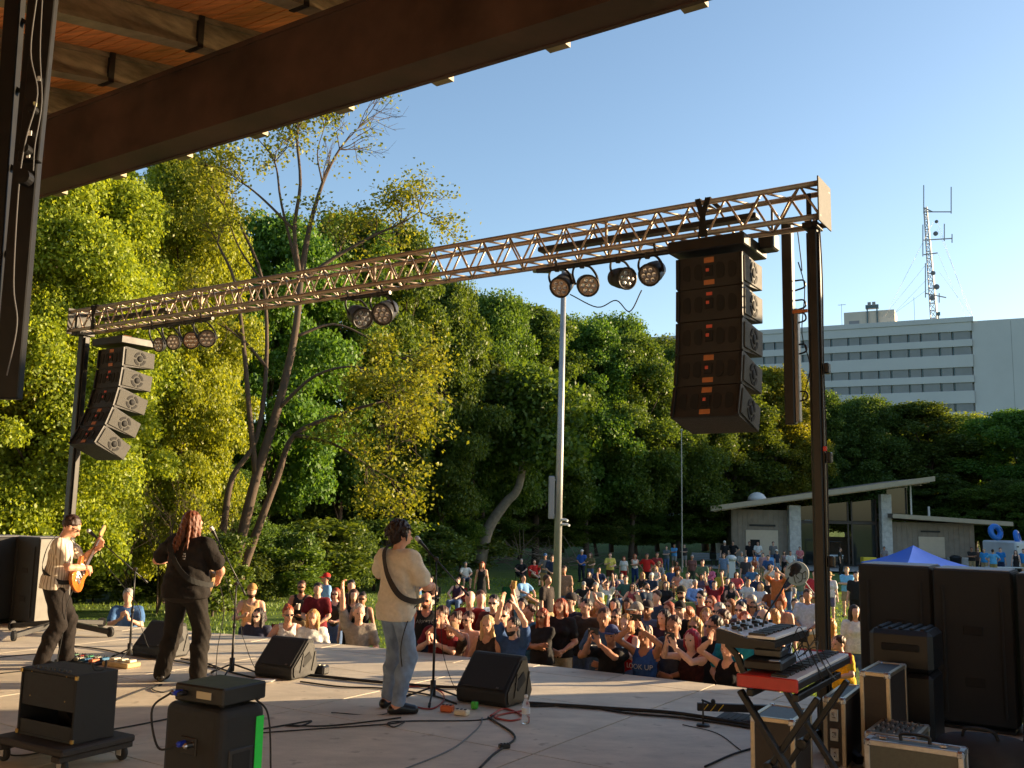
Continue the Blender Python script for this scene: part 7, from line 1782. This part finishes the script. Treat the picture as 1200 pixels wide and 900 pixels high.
for x in (-17.3, -15.6): hbox('vent_stack', x-.12, x+.12, 4.7, 4.95, top-.4, top+4.0, HG, pt)
hbox('vent_head', -17.6, -15.3, 4.6, 5.6, top+3.7, top+4.4, HG, pt)
for x in (-16.9, -16.1): hbox('vent_fan', x-.3, x+.3, 4.5, 4.59, top+4.2, top+4.9, HP, pt)
hbox('roof_vent', -5.3, -5.1, 3, 3.2, top, top+1.2, HG); hbox('roof_vent', -5.5, -4.9, 2.9, 3.3, top+1.2, top+1.8, HG)
hbox('roof_aerial', -21.8, -21.74, 4, 4.06, top, top+4.8, HG); hbox('roof_aerial', -22.4, -21.0, 4, 4.05, top+4.6, top+4.68, HG)
hbox('roof_aerial', -9.3, -9.24, 6, 6.06, top, top+5.5, HG)
# lattice mast
MM = mat('mast_steel', (.30,.31,.33), .5, .5)
bx0 = P(1096, 372, 166); mh = P(1088, 243, 166).z-bx0.z; mo = Vector((bx0.x, bx0.y, bx0.z-1.5))
ms = thing('antenna_mast', 'guyed lattice antenna mast with dishes on the block roof', 'antenna mast', mo, 0)
for k in range(3):
    a = k*2.094+.5; b = MB(); b.tube([(.75*math.cos(a), .75*math.sin(a), 0), (-.9+.35*math.cos(a), .35*math.sin(a), mh+1.5)], .11, 6); b.build('leg', MM, ms)
n = 16
for i in range(n):
    z0, z1 = (mh+1.5)*i/n, (mh+1.5)*(i+1)/n; r0 = .75-.4*i/n; r1 = .75-.4*(i+1)/n; o0, o1 = -.9*i/n, -.9*(i+1)/n
    for k in range(3):
        a, c_ = k*2.094+.5, (k+1)*2.094+.5
        b = MB(); b.tube([(o0+r0*math.cos(a), r0*math.sin(a), z0), (o1+r1*math.cos(c_), r1*math.sin(c_), z1)], .06, 4); b.build('brace', MM, ms)
        b = MB(); b.tube([(o0+r0*math.cos(a), r0*math.sin(a), z0), (o0+r0*math.cos(c_), r0*math.sin(c_), z0)], .06, 4); b.build('brace', MM, ms)
mm = 166/FPX
def mp_(px, py): v = P(px, py, 166)-mo; return (v.x, -.9, v.z)
for (x0, y0, x1, y1) in ((1080, 250, 1112, 250), (1080, 283, 1113, 281), (1080, 245, 1090, 250), (1080, 300, 1096, 298), (1082, 345, 1106, 350)):
    b = MB(); b.tube([mp_(x0, y0), mp_(x1, y1)], .12, 5); ar = b.build('arm', MM, ms)
for (px, y0, y1) in ((1080, 219, 252), (1112, 221, 252), (1079, 265, 302), (1113, 276, 286), (1082, 310, 350), (1104, 264, 284), (1098, 345, 356)):
    b = MB(); b.tube([mp_(px, y0), mp_(px, y1)], .1, 5); b.build('whip_aerial', MM, ms)
for (px, py, r) in ((1093, 276, .42), (1090, 322, .4), (1094, 338, .5), (1089, 351, .45), (1094, 262, .3)):
    v = mp_(px, py); b = MB(); b.lathe([(.02, -.2), (r, -.12), (r, .12), (.02, .2)], 14, (v[0], -1.2, v[2]), Matrix.Rotation(math.pi/2, 3, 'X')); b.build('dish', mat('dish_dark', (.12,.13,.15), .5), ms)
for (px, py, qx, qy) in ((1091, 262, 1035, 372), (1092, 300, 1032, 374), (1096, 270, 1138, 374), (1096, 262, 1135, 374), (1098, 320, 1138, 374), (1092, 335, 1038, 374), (1097, 300, 1130, 374), (1092, 320, 1040, 374)):
    b = MB(); b.tube([mp_(px, py), mp_(qx, qy)], .022, 4); b.build('guy_wire', MM, ms)
# ---------------------------------------------------------------- trees, bushes, grass
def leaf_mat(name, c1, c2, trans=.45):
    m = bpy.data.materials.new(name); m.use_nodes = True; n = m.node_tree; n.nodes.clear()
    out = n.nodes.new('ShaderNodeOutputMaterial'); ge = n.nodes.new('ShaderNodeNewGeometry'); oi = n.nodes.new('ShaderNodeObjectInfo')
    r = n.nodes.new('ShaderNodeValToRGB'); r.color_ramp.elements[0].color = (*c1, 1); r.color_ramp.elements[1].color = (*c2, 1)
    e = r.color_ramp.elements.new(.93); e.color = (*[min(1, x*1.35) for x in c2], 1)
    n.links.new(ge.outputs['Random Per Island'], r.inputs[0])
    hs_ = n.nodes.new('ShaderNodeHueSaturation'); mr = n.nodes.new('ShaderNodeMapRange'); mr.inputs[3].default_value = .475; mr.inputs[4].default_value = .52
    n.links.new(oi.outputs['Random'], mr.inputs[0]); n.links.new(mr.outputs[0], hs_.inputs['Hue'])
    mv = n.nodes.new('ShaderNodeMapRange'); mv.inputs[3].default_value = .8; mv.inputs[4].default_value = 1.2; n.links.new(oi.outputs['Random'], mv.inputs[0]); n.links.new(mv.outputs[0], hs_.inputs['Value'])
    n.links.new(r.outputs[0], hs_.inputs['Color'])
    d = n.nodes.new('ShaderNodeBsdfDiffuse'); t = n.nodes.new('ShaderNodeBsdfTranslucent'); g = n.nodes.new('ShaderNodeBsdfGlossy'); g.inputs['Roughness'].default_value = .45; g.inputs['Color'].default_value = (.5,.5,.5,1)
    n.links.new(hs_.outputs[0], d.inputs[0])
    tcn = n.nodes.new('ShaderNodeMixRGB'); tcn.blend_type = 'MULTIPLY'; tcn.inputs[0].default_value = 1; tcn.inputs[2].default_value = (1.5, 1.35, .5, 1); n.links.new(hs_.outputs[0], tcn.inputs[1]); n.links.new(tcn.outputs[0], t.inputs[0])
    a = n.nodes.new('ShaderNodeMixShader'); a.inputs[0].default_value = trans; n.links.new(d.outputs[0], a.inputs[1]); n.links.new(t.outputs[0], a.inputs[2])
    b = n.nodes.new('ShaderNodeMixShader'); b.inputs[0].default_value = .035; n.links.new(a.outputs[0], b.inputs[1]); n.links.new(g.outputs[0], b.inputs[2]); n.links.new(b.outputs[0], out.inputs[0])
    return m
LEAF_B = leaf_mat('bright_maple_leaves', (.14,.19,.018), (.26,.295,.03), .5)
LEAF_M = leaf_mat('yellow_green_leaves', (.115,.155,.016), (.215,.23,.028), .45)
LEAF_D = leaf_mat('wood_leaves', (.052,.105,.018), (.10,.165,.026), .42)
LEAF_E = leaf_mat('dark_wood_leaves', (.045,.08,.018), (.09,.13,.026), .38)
BARK = mat('bark', (.075,.05,.034), .9, var=.35, scale=6, stretch=(1, 1, .2), bump=.8, bscale=14)
BARKD = mat('dark_bark', (.07,.05,.038), .9, var=.35, scale=6, stretch=(1, 1, .2), bump=.8, bscale=14)
def leaves(C_, N_, size, r):
    """one bent four-sided leaf for each centre"""
    n = len(C_); d = r.normal(size=(n, 3)); d /= np.linalg.norm(d, axis=1)[:, None]
    nn = N_*.4+r.normal(size=(n, 3))*.75+A((0, 0, .3)); nn /= np.linalg.norm(nn, axis=1)[:, None]
    a = np.cross(nn, d); a /= np.linalg.norm(a, axis=1)[:, None]+1e-9; b = np.cross(nn, a)
    s = size*r.uniform(.55, 1.25, n)[:, None]
    V = np.empty((n, 4, 3)); V[:, 0] = C_-a*s*.62; V[:, 1] = C_+b*s*.42+nn*s*.12; V[:, 2] = C_+a*s*.62-nn*s*.05; V[:, 3] = C_-b*s*.42+nn*s*.12
    F = np.arange(n*4).reshape(n, 4); return V.reshape(-1, 3), F
def crown_pts(r, lumps, per, shell=.32):
    Cs, Ns = [], []
    for c, rad in lumps:
        k = int(per*(rad[0]*rad[2])); d = r.normal(size=(k, 3)); d /= np.linalg.norm(d, axis=1)[:, None]
        d[:, 2] = np.where(d[:, 2] < -.7, -d[:, 2]*.6, d[:, 2])
        q = 1.02-np.abs(r.normal(size=k))*shell+r.normal(size=k)*.1; q = np.clip(q, .1, 1.5)
        q += .16*np.sin(d[:, 0]*7+c[0]*3)*np.sin(d[:, 1]*6+c[1]*5)*np.sin(d[:, 2]*8+c[2])
        Cs.append(c+d*rad*q[:, None]); Ns.append(d)
    return np.concatenate(Cs), np.concatenate(Ns)
def limb(b, pts, r0, r1, n=8):
    q = spline(pts, 4); m = len(q); b.tube(q, [r0+(r1-r0)*(i/(m-1))**.8 for i in range(m)], n)
def make_proto(seed, H, Wd_, size, per, nl=80, trunk_r=.28, low=.22):
    r = np.random.RandomState(seed); lumps = []
    for i in range(nl):
        f = low+(1-low)*(i+.5)/nl; z = H*f; prof = math.sin(min(1, (1-f)/(1-low)*1.25+.12)*math.pi*.5)**.7*(1 if f > low+.15 else .75)
        a = i*2.4+r.uniform(-.5, .5); rr = Wd_*.5*prof*r.uniform(.3, .95)
        rad = Wd_*r.uniform(.07, .15)
        lumps.append((A((rr*math.cos(a), rr*math.sin(a), min(z, H-rad*.7))), A((rad*r.uniform(.85, 1.35), rad*r.uniform(.85, 1.35), rad*r.uniform(.7, 1.1)))))
    C_, N_ = crown_pts(r, lumps, per); V, F = leaves(C_, N_, size, r)
    crown = npmesh('crown', V, F, False)
    b = MB(); lean = A((r.uniform(-.06, .06)*H, r.uniform(-.06, .06)*H, 0))
    limb(b, [(0, 0, -.3), (lean[0]*.3, lean[1]*.3, H*.25), (lean[0]*.7, lean[1]*.7, H*.5), (lean[0], lean[1], H*.85)], trunk_r, .05)
    for i in range(3, nl, max(2, nl//18)):
        c = lumps[i][0]; z0 = max(H*.15, c[2]*.62); f = z0/H
        limb(b, [(lean[0]*f, lean[1]*f, z0), ((lean[0]*f+c[0])*.5, (lean[1]*f+c[1])*.5, z0*.45+c[2]*.55), tuple(c)], trunk_r*.38*(1-f*.5), .02, 6)
    return b.mesh('trunk', True), crown
PROTO = [make_proto(11, 18, 10, .20, 850), make_proto(23, 18, 8.5, .19, 1100), make_proto(37, 18, 11.5, .20, 700, 95), make_proto(41, 18, 9, .19, 1000, 90)]
PRN = [make_proto(53, 12, 6.6, .092, 3500, 150, .2, .09)]; PRN.append(PRN[0])
BUSH = [make_proto(71, 3, 4.2, .13, 1500, 30, .05, .12), make_proto(73, 3, 3.4, .12, 1700, 26, .05, .12)]
def tree(px, py, Y, wpx, proto, lm, label, name='tree', bk=BARKD, group='trees around the lawn', rz=None, cat='tree', base=None):
    top = P(px, py, Y); z0 = base if base is not None else gz(Y)+np.interp(Y, [35, 80], [0, .8]) if Y > 34 else gz(Y)
    tm, cm_ = proto; h = top.z-z0; H0 = max(v.co.z for v in cm_.vertices) if 'h' not in cm_ else cm_['h']; cm_['h'] = H0
    t = thing(name, label, cat, Vector((top.x, Y, z0)), random.uniform(0, 6.28) if rz is None else rz, group)
    sz = h/H0; sx = (wpx*Y/FPX)/(max(.1, cm_.get('w', 0) or 1)) if 'w' in cm_ else None
    if sx is None:
        xs_ = [v.co.x for v in cm_.vertices]; cm_['w'] = max(xs_)-min(xs_); sx = (wpx*Y/FPX)/cm_['w']
    t.scale = (sx, sx, sz)
    ob('trunk', tm, bk, t); ob('crown', cm_, lm, t)
    return t
T = tree
# the lit trees at the left
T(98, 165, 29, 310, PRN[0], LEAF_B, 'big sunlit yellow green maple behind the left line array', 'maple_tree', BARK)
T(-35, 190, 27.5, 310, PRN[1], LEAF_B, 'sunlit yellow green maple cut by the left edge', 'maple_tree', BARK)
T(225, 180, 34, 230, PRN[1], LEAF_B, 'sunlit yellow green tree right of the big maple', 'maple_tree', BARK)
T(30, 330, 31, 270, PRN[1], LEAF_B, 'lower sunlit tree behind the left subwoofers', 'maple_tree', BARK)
T(412, 240, 46, 190, PROTO[3], LEAF_D, 'olive tree behind the sparse branching tree', bk=BARK)
T(468, 262, 48, 160, PROTO[1], LEAF_D, 'olive tree rising behind the mid truss lamps', bk=BARK)
T(330, 245, 42, 210, PROTO[0], LEAF_D, 'dark tree filling the gap behind the sparse tree')
T(160, 260, 38, 260, PROTO[2], LEAF_D, 'dark tree behind the big sunlit maple')
T(20, 270, 40, 260, PROTO[0], LEAF_D, 'dark tree far behind the left edge maples')
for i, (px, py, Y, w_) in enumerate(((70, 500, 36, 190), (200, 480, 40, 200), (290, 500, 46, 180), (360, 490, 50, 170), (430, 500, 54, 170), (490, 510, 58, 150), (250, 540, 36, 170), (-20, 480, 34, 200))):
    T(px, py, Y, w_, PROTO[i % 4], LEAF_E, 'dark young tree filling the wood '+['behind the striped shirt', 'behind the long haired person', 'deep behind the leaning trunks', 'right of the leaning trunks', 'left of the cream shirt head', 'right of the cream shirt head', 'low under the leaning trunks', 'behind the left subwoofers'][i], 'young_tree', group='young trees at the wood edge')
T(-120, 240, 36, 260, PROTO[2], LEAF_D, 'tree outside the left picture edge')
# the wood behind the lawn
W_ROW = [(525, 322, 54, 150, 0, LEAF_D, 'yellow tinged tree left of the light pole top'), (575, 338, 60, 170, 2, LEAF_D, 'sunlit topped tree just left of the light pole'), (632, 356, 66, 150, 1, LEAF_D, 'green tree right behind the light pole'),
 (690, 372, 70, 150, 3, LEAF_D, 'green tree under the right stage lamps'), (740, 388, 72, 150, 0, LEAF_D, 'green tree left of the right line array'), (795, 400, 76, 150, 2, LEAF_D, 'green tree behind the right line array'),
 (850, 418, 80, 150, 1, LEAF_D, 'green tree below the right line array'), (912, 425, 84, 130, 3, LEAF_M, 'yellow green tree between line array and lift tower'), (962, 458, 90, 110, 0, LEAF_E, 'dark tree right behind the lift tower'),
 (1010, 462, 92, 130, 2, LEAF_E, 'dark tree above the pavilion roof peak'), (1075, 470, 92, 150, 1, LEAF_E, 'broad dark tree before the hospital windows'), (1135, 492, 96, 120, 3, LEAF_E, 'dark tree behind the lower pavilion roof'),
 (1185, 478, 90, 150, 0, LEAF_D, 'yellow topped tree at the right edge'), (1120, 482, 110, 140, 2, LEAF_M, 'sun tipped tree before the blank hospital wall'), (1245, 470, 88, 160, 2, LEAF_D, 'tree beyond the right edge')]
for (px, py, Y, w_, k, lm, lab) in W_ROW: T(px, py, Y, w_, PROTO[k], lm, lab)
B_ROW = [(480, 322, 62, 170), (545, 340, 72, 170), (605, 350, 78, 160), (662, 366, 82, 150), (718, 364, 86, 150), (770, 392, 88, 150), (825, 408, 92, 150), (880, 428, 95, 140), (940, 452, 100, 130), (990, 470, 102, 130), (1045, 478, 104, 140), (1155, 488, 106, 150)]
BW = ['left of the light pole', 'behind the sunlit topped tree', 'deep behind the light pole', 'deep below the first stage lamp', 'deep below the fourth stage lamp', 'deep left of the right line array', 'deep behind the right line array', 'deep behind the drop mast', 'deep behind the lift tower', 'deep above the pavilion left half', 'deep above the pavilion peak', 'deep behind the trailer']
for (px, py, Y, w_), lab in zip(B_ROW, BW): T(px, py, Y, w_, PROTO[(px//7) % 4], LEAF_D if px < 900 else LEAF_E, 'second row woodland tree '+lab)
# low edge of the wood
EDG = [(520, 560, 56), (560, 575, 62), (610, 585, 67), (655, 590, 70), (700, 585, 73), (745, 590, 75), (790, 588, 77), (835, 585, 80), (880, 560, 84), (1150, 570, 84), (1185, 560, 84), (1110, 560, 88), (1220, 560, 82), (1000, 545, 92)]
for i, (px, py, Y) in enumerate(EDG):
    T(px, py, Y, 120, PROTO[(i+2) % 4], LEAF_E if i % 3 else LEAF_D, 'low understorey tree at the wood edge, '+['far left', 'left of the curved trunk', 'right of the curved trunk', 'behind light pole base', 'behind the bright blue tee', 'behind the white tank top', 'behind the sky blue tee', 'behind the benches', 'left of pavilion roof', 'behind the trailer tubes', 'right of the trailer tubes', 'behind the lower pavilion roof', 'outside right edge', 'behind the pavilion'][i], 'young_tree', group='young trees at the wood edge')
BSH = [(115, 630, 34), (150, 645, 35), (190, 635, 36), (225, 640, 37), (330, 610, 38), (370, 605, 40), (410, 605, 42), (455, 605, 45), (500, 610, 50), (350, 640, 37), (300, 645, 36), (60, 640, 33), (10, 620, 32), (440, 640, 43), (540, 620, 58), (255, 620, 30)]
for i, (px, py, Y) in enumerate(BSH):
    T(px, py, Y, 95+20*(i % 3), BUSH[i % 2], LEAF_D if i % 2 else LEAF_E, 'bush at the lawn edge '+['right of left guitarist', 'behind the blue tee clapper', 'left of long haired bassist', 'behind the long haired bassist', 'right of the leaning trunks', 'behind the red cap', 'behind the dark floral shirt', 'behind the cream shirt', 'right of cream shirt head', 'low behind the black tank top', 'under the leaning trunks', 'behind the left guitarist', 'behind the left subwoofers', 'low left of the cream shirt', 'beside the curved trunk', 'left of the leaning trunks'][i], 'bush', group='bushes along the lawn edge', cat='bush')
# sparse tree with leaning trunks
def sparse_tree():
    r = np.random.RandomState(5); Y = 31.5; S_ = 31.5/25.5; z0 = gz(Y); base = Vector((P(283, 690, Y).x, Y, z0))
    t = thing('sparse_tree', 'sparse tree with leaning forked trunks and yellow green leaves', 'tree', base, 0, 'trees around the lawn')
    f = lambda px, py, dy=0: P(px, py, Y+dy)-base
    b = MB(); tips = []
    def br(pts, r0, r1, n=10): limb(b, [f(*p) for p in pts], r0*S_, r1*S_, n); tips.append(pts[-1])
    br([(256, 716), (280, 640), (300, 560), (325, 480), (345, 395), (352, 330)], .17, .085)
    br([(268, 716, .4), (300, 625, .4), (325, 560, .5), (345, 510, .6), (400, 485, .8), (450, 470, 1)], .14, .035)
    br([(251, 716, -.3), (262, 620, -.3), (272, 560, -.4), (300, 515, -.2), (312, 430, 0), (308, 330, .3), (280, 260, .5)], .11, .035)
    br([(300, 560), (292, 480, -.5), (285, 400, -.7), (275, 330, -.6), (255, 285, -.4)], .09, .03)
    br([(352, 330), (362, 270, .2), (378, 215, .4), (398, 175, .6), (420, 150, .7)], .10, .012)
    br([(352, 330), (345, 270, -.3), (352, 215, -.5), (348, 160, -.5), (355, 140, -.5)], .075, .02)
    br([(352, 330), (395, 300, .3), (440, 275, .5), (470, 262, .7), (492, 248, .8)], .07, .015)
    br([(378, 215, .4), (372, 180, .2), (380, 150, .2)], .03, .008)
    br([(345, 270, -.3), (310, 235, -.5), (285, 215, -.6), (262, 205, -.6)], .045, .012)
    br([(312, 430), (270, 380, -.6), (240, 350, -.9)], .05, .015)
    br([(308, 330, .3), (280, 290, .3), (262, 240, .3)], .04, .012)
    br([(345, 395), (390, 380, .4), (430, 395, .6), (470, 420, .8)], .05, .012)
    br([(345, 510, .6), (390, 520, .5), (430, 545, .5), (455, 560, .5)], .06, .012)
    br([(325, 480), (370, 440, -.3), (420, 430, -.4), (460, 450, -.4)], .06, .012)
    br([(352, 330), (330, 240, 0), (322, 190, 0), (300, 160, 0)], .05, .012)
    main = [f(*p) for p in tips]
    # twigs
    def twig(p, d, L, rr, depth):
        q = p+d*L; m = p+d*L*.5+Vector(r.normal(size=3)*L*.08); b.tube([p, m, q], [rr, rr*.75, rr*.45], 4, False)
        ends.append((q, d))
        if depth > 0:
            for k in range(r.randint(2, 4)):
                dd = (d+Vector(r.normal(size=3)*.55)).normalized(); twig(p+(q-p)*r.uniform(.35, 1), dd, L*r.uniform(.5, .8), rr*.6, depth-1)
    ends = []; bare = []
    src = [((420, 150, .7), (.6, 0, .5), 1.0, 4, 1), ((398, 175, .6), (.5, 0, .6), 1.1, 5, 1), ((378, 215, .4), (.3, 0, .9), 1.0, 3, 1), ((355, 140, -.5), (.1, 0, .8), .7, 3, 0), ((380, 150, .2), (0, 0, 1), .7, 3, 0),
           ((285, 215, -.6), (-.5, 0, .5), 1.0, 4, 0), ((262, 205, -.6), (-.6, 0, .4), .9, 3, 0), ((300, 160, 0), (-.2, 0, .8), .8, 3, 0), ((262, 240, .3), (-.4, 0, .5), .9, 3, 0), ((322, 190, 0), (.1, 0, .9), .8, 3, 0), ((348, 160, -.5), (-.1, -.2, .8), .8, 3, 0),
           ((492, 248, .8), (.7, 0, .3), .8, 4, 0), ((470, 262, .7), (.4, .1, .7), .9, 4, 0), ((440, 275, .5), (.2, 0, .8), .9, 4, 0), ((395, 300, .3), (.1, .2, .8), 1.0, 4, 0), ((240, 350, -.9), (-.7, 0, .2), .9, 4, 0), ((255, 285, -.4), (-.4, 0, .5), .9, 4, 0),
           ((470, 420, .8), (.6, 0, -.3), .9, 5, 0), ((430, 395, .6), (.4, -.2, -.3), .9, 4, 0), ((455, 560, .5), (.5, 0, -.4), .7, 4, 0), ((430, 545, .5), (.3, -.2, -.4), .8, 4, 0), ((460, 450, -.4), (.7, -.2, -.2), .9, 5, 0), ((420, 430, -.4), (.2, -.3, -.3), .8, 4, 0), ((450, 470, 1), (.7, 0, -.2), 1.0, 5, 0), ((400, 485, .8), (.2, -.2, -.3), .9, 4, 0),
           ((450, 480, 1), (.4, 0, -.7), 1.3, 6, 1), ((480, 430, .8), (.3, 0, -.8), 1.6, 5, 1), ((285, 400, -.7), (-.5, -.2, .2), .9, 2, 0)]
    for p, d, L, k, nobare in src:
        e0 = len(ends)
        for _ in range(k):
            dd = (Vector(d).normalized()+Vector(r.normal(size=3)*.45)).normalized(); twig(f(*p), dd, L*S_*r.uniform(.6, 1.1), .022, 2)
        for e in ends[e0:]: bare.append(nobare)
    b.build('trunk', BARK, t, True)
    Cs, Ns = [], []
    for (q, d), nb_ in zip(ends, bare):
        if nb_ and r.uniform() < .9: continue
        n = int(r.uniform(4, 34)) if q.z > 11.4 else int(r.uniform(4, 40)); g = r.normal(size=(n, 3))*A((.3, .3, .18)); Cs.append(A(q)+g); Ns.append(nrm(d)[None, :]*.2+r.normal(size=(n, 3))*.4+A((0, 0, .6)))
    C_, N_ = np.concatenate(Cs), np.concatenate(Ns); V, F = leaves(C_, N_, .115, r); ob('crown', npmesh('crown', V, F, False), LEAF_M, t)
sparse_tree()
# bare sapling and the curved trunk in the wood
def bare(label, px, py, Y, h, seed, r0=.03, name='bare_sapling'):
    r = np.random.RandomState(seed); base = Vector((P(px, py, Y).x, Y, gz(Y))); t = thing(name, label, 'sapling', base); b = MB(); c = MB()
    def tw(p, d, L, rr, k, first):
        q = p+d*L; (b if first else c).tube([p, p+d*L*.5+Vector(r.normal(size=3)*L*.06), q], [rr, rr*.8, rr*.55], 5, False)
        if k > 0:
            for _ in range(r.randint(2, 4)): tw(p+(q-p)*r.uniform(.4, 1), (d+Vector((r.normal()*.55, r.normal()*.4, r.normal()*.3+.1))).normalized(), L*r.uniform(.5, .8), rr*.62, k-1, False)
    for s in range(3): tw(Vector((0, 0, 0)), Vector((r.normal()*.18, r.normal()*.1, 1)).normalized(), h*.5, r0, 4, True)
    b.build('trunk', BARK, t, True); c.build('twigs', BARK, t, True)['kind'] = 'stuff'
bare('bare grey sapling between left guitarist and bassist', 185, 700, 30, 4.6, 3)
bare('bare leaning sapling left of the bare grey one', 150, 690, 31, 3.2, 9, .025)
bare('bare thin stems left of the leaning trunks', 228, 690, 31, 3.6, 14, .022)
ct = thing('curved_trunk_tree', 'tree with pale curved trunk at the wood edge', 'tree', Vector((P(562, 655, 56).x, 56, gz(56))), 0, 'trees around the lawn')
f = lambda px, py: P(px, py, 56)-ct.location
b = MB(); limb(b, [f(562, 660), f(572, 620), f(592, 590), f(608, 570), f(616, 520)], .42, .2, 10); b.build('trunk', mat('pale_bark', (.2,.17,.13), .9, var=.3, scale=4, bump=.6, bscale=12), ct, True)
r = np.random.RandomState(3); lumps = [(A(f(616+dx, 500+dy))+A((0, dz, 0)), A((2.2, 2.2, 1.6))) for dx, dy, dz in ((0, 0, 0), (-35, 20, 1), (30, 30, -1), (10, -40, 0), (-25, -30, 1), (35, -20, 0))]
C_, N_ = crown_pts(r, lumps, 700); V, F = leaves(C_, N_, .26, r); ob('crown', npmesh('crown', V, F, False), LEAF_D, ct)
t = thing('straight_trunk_tree', 'tree with dark straight trunk left of the curved trunk', 'tree', Vector((P(545, 650, 57).x, 57, gz(57))), 0, 'trees around the lawn')
f2 = lambda px, py: P(px, py, 57)-t.location
b = MB(); limb(b, [f2(544, 655), f2(548, 600), f2(555, 540), f2(560, 490)], .3, .15, 8); b.build('trunk', BARKD, t, True)
lumps = [(A(f2(560+dx, 490+dy)), A((2.0, 2.0, 1.5))) for dx, dy in ((0, 0), (-30, -15), (25, -30), (0, -50))]
C_, N_ = crown_pts(r, lumps, 700); V, F = leaves(C_, N_, .26, r); ob('crown', npmesh('crown', V, F, False), LEAF_E, t)
# brush pile
bp2 = thing('brush_pile', 'grey tangled brush pile at the foot of the wood', 'brush', Vector((P(605, 645, 63).x, 63, gz(63)+.3)))
b = MB(); r = np.random.RandomState(8)
for k in range(150):
    p = Vector((r.normal()*3.2, r.normal()*.8, 0)); p.z = max(0, 1.3-abs(p.x)*.22)*r.uniform(0, 1); d = Vector((r.normal(), r.normal()*.5, r.uniform(-.3, .8))).normalized(); b.tube([p, p+d*r.uniform(.5, 1.6)+Vector((0, 0, .1)), p+d*r.uniform(1.6, 2.4)], [.03, .02, .01], 4, False)
b.build('branches', mat('grey_twigs', (.16,.13,.1), .9), bp2)['kind'] = 'stuff'
# unseen trees added right of the picture to keep the far lawn and wood in shade
for i, (x, y, h, w_) in enumerate(((50, 63, 20, 13), (57, 68, 20, 14), (64, 73, 21, 15), (72, 79, 21, 15), (80, 86, 22, 16), (76, 74, 23, 15), (90, 93, 22, 17))):
    t = thing('tree', 'tall unseen tree added to cast shade beyond the right edge, '+('first', 'second', 'third', 'fourth', 'fifth', 'sixth', 'seventh', 'eighth', 'ninth', 'tenth')[i]+' from the stage', 'tree', (x, y, gz(y)), i*1.3, 'trees added for shade right of the lawn')
    tm, cm_ = PROTO[i % 4]; t.scale = (w_/10, w_/10, h/18); ob('trunk', tm, BARKD, t); ob('crown', cm_, LEAF_D, t)
# grass blades on the near lawn
r = np.random.RandomState(21); n = 60000
yy = 11.5+44*r.uniform(0, 1, n)**1.6; xx = yy*r.uniform(-.6, .4, n)
uu = xx*SU.x+yy*SU.y; vv = xx*SV.x+yy*SV.y
ed = np.interp(uu, [a for a, _ in EDGE], [b_ for _, b_ in EDGE]); k = vv > ed+.1; xx, yy = xx[k], yy[k]; n = len(xx)
zz = -1.2-.018*np.clip(yy-12, 0, 44)+.07*np.sin(xx*.21+yy*.13)*np.sin(yy*.17-xx*.05)-.02
hh = r.uniform(.05, .12, n)*(1+.5*np.sin(xx*1.1)*np.sin(yy*.9)); ww = .008+.0007*yy; a = r.uniform(0, 6.28, n)
V = np.empty((n, 3, 3)); V[:, 0] = np.stack([xx-ww*np.cos(a), yy-ww*np.sin(a), zz], 1); V[:, 1] = np.stack([xx+ww*np.cos(a), yy+ww*np.sin(a), zz], 1)
V[:, 2] = np.stack([xx+r.normal(size=n)*.04, yy+r.normal(size=n)*.04, zz+hh], 1)
o = ob('grass', npmesh('grass', V.reshape(-1, 3), np.arange(n*3).reshape(n, 3), False), leaf_mat('grass_blades', (.09,.15,.02), (.16,.22,.04), .4)); tag(o, 'short mown grass blades covering the lawn', 'grass', None, 'stuff')
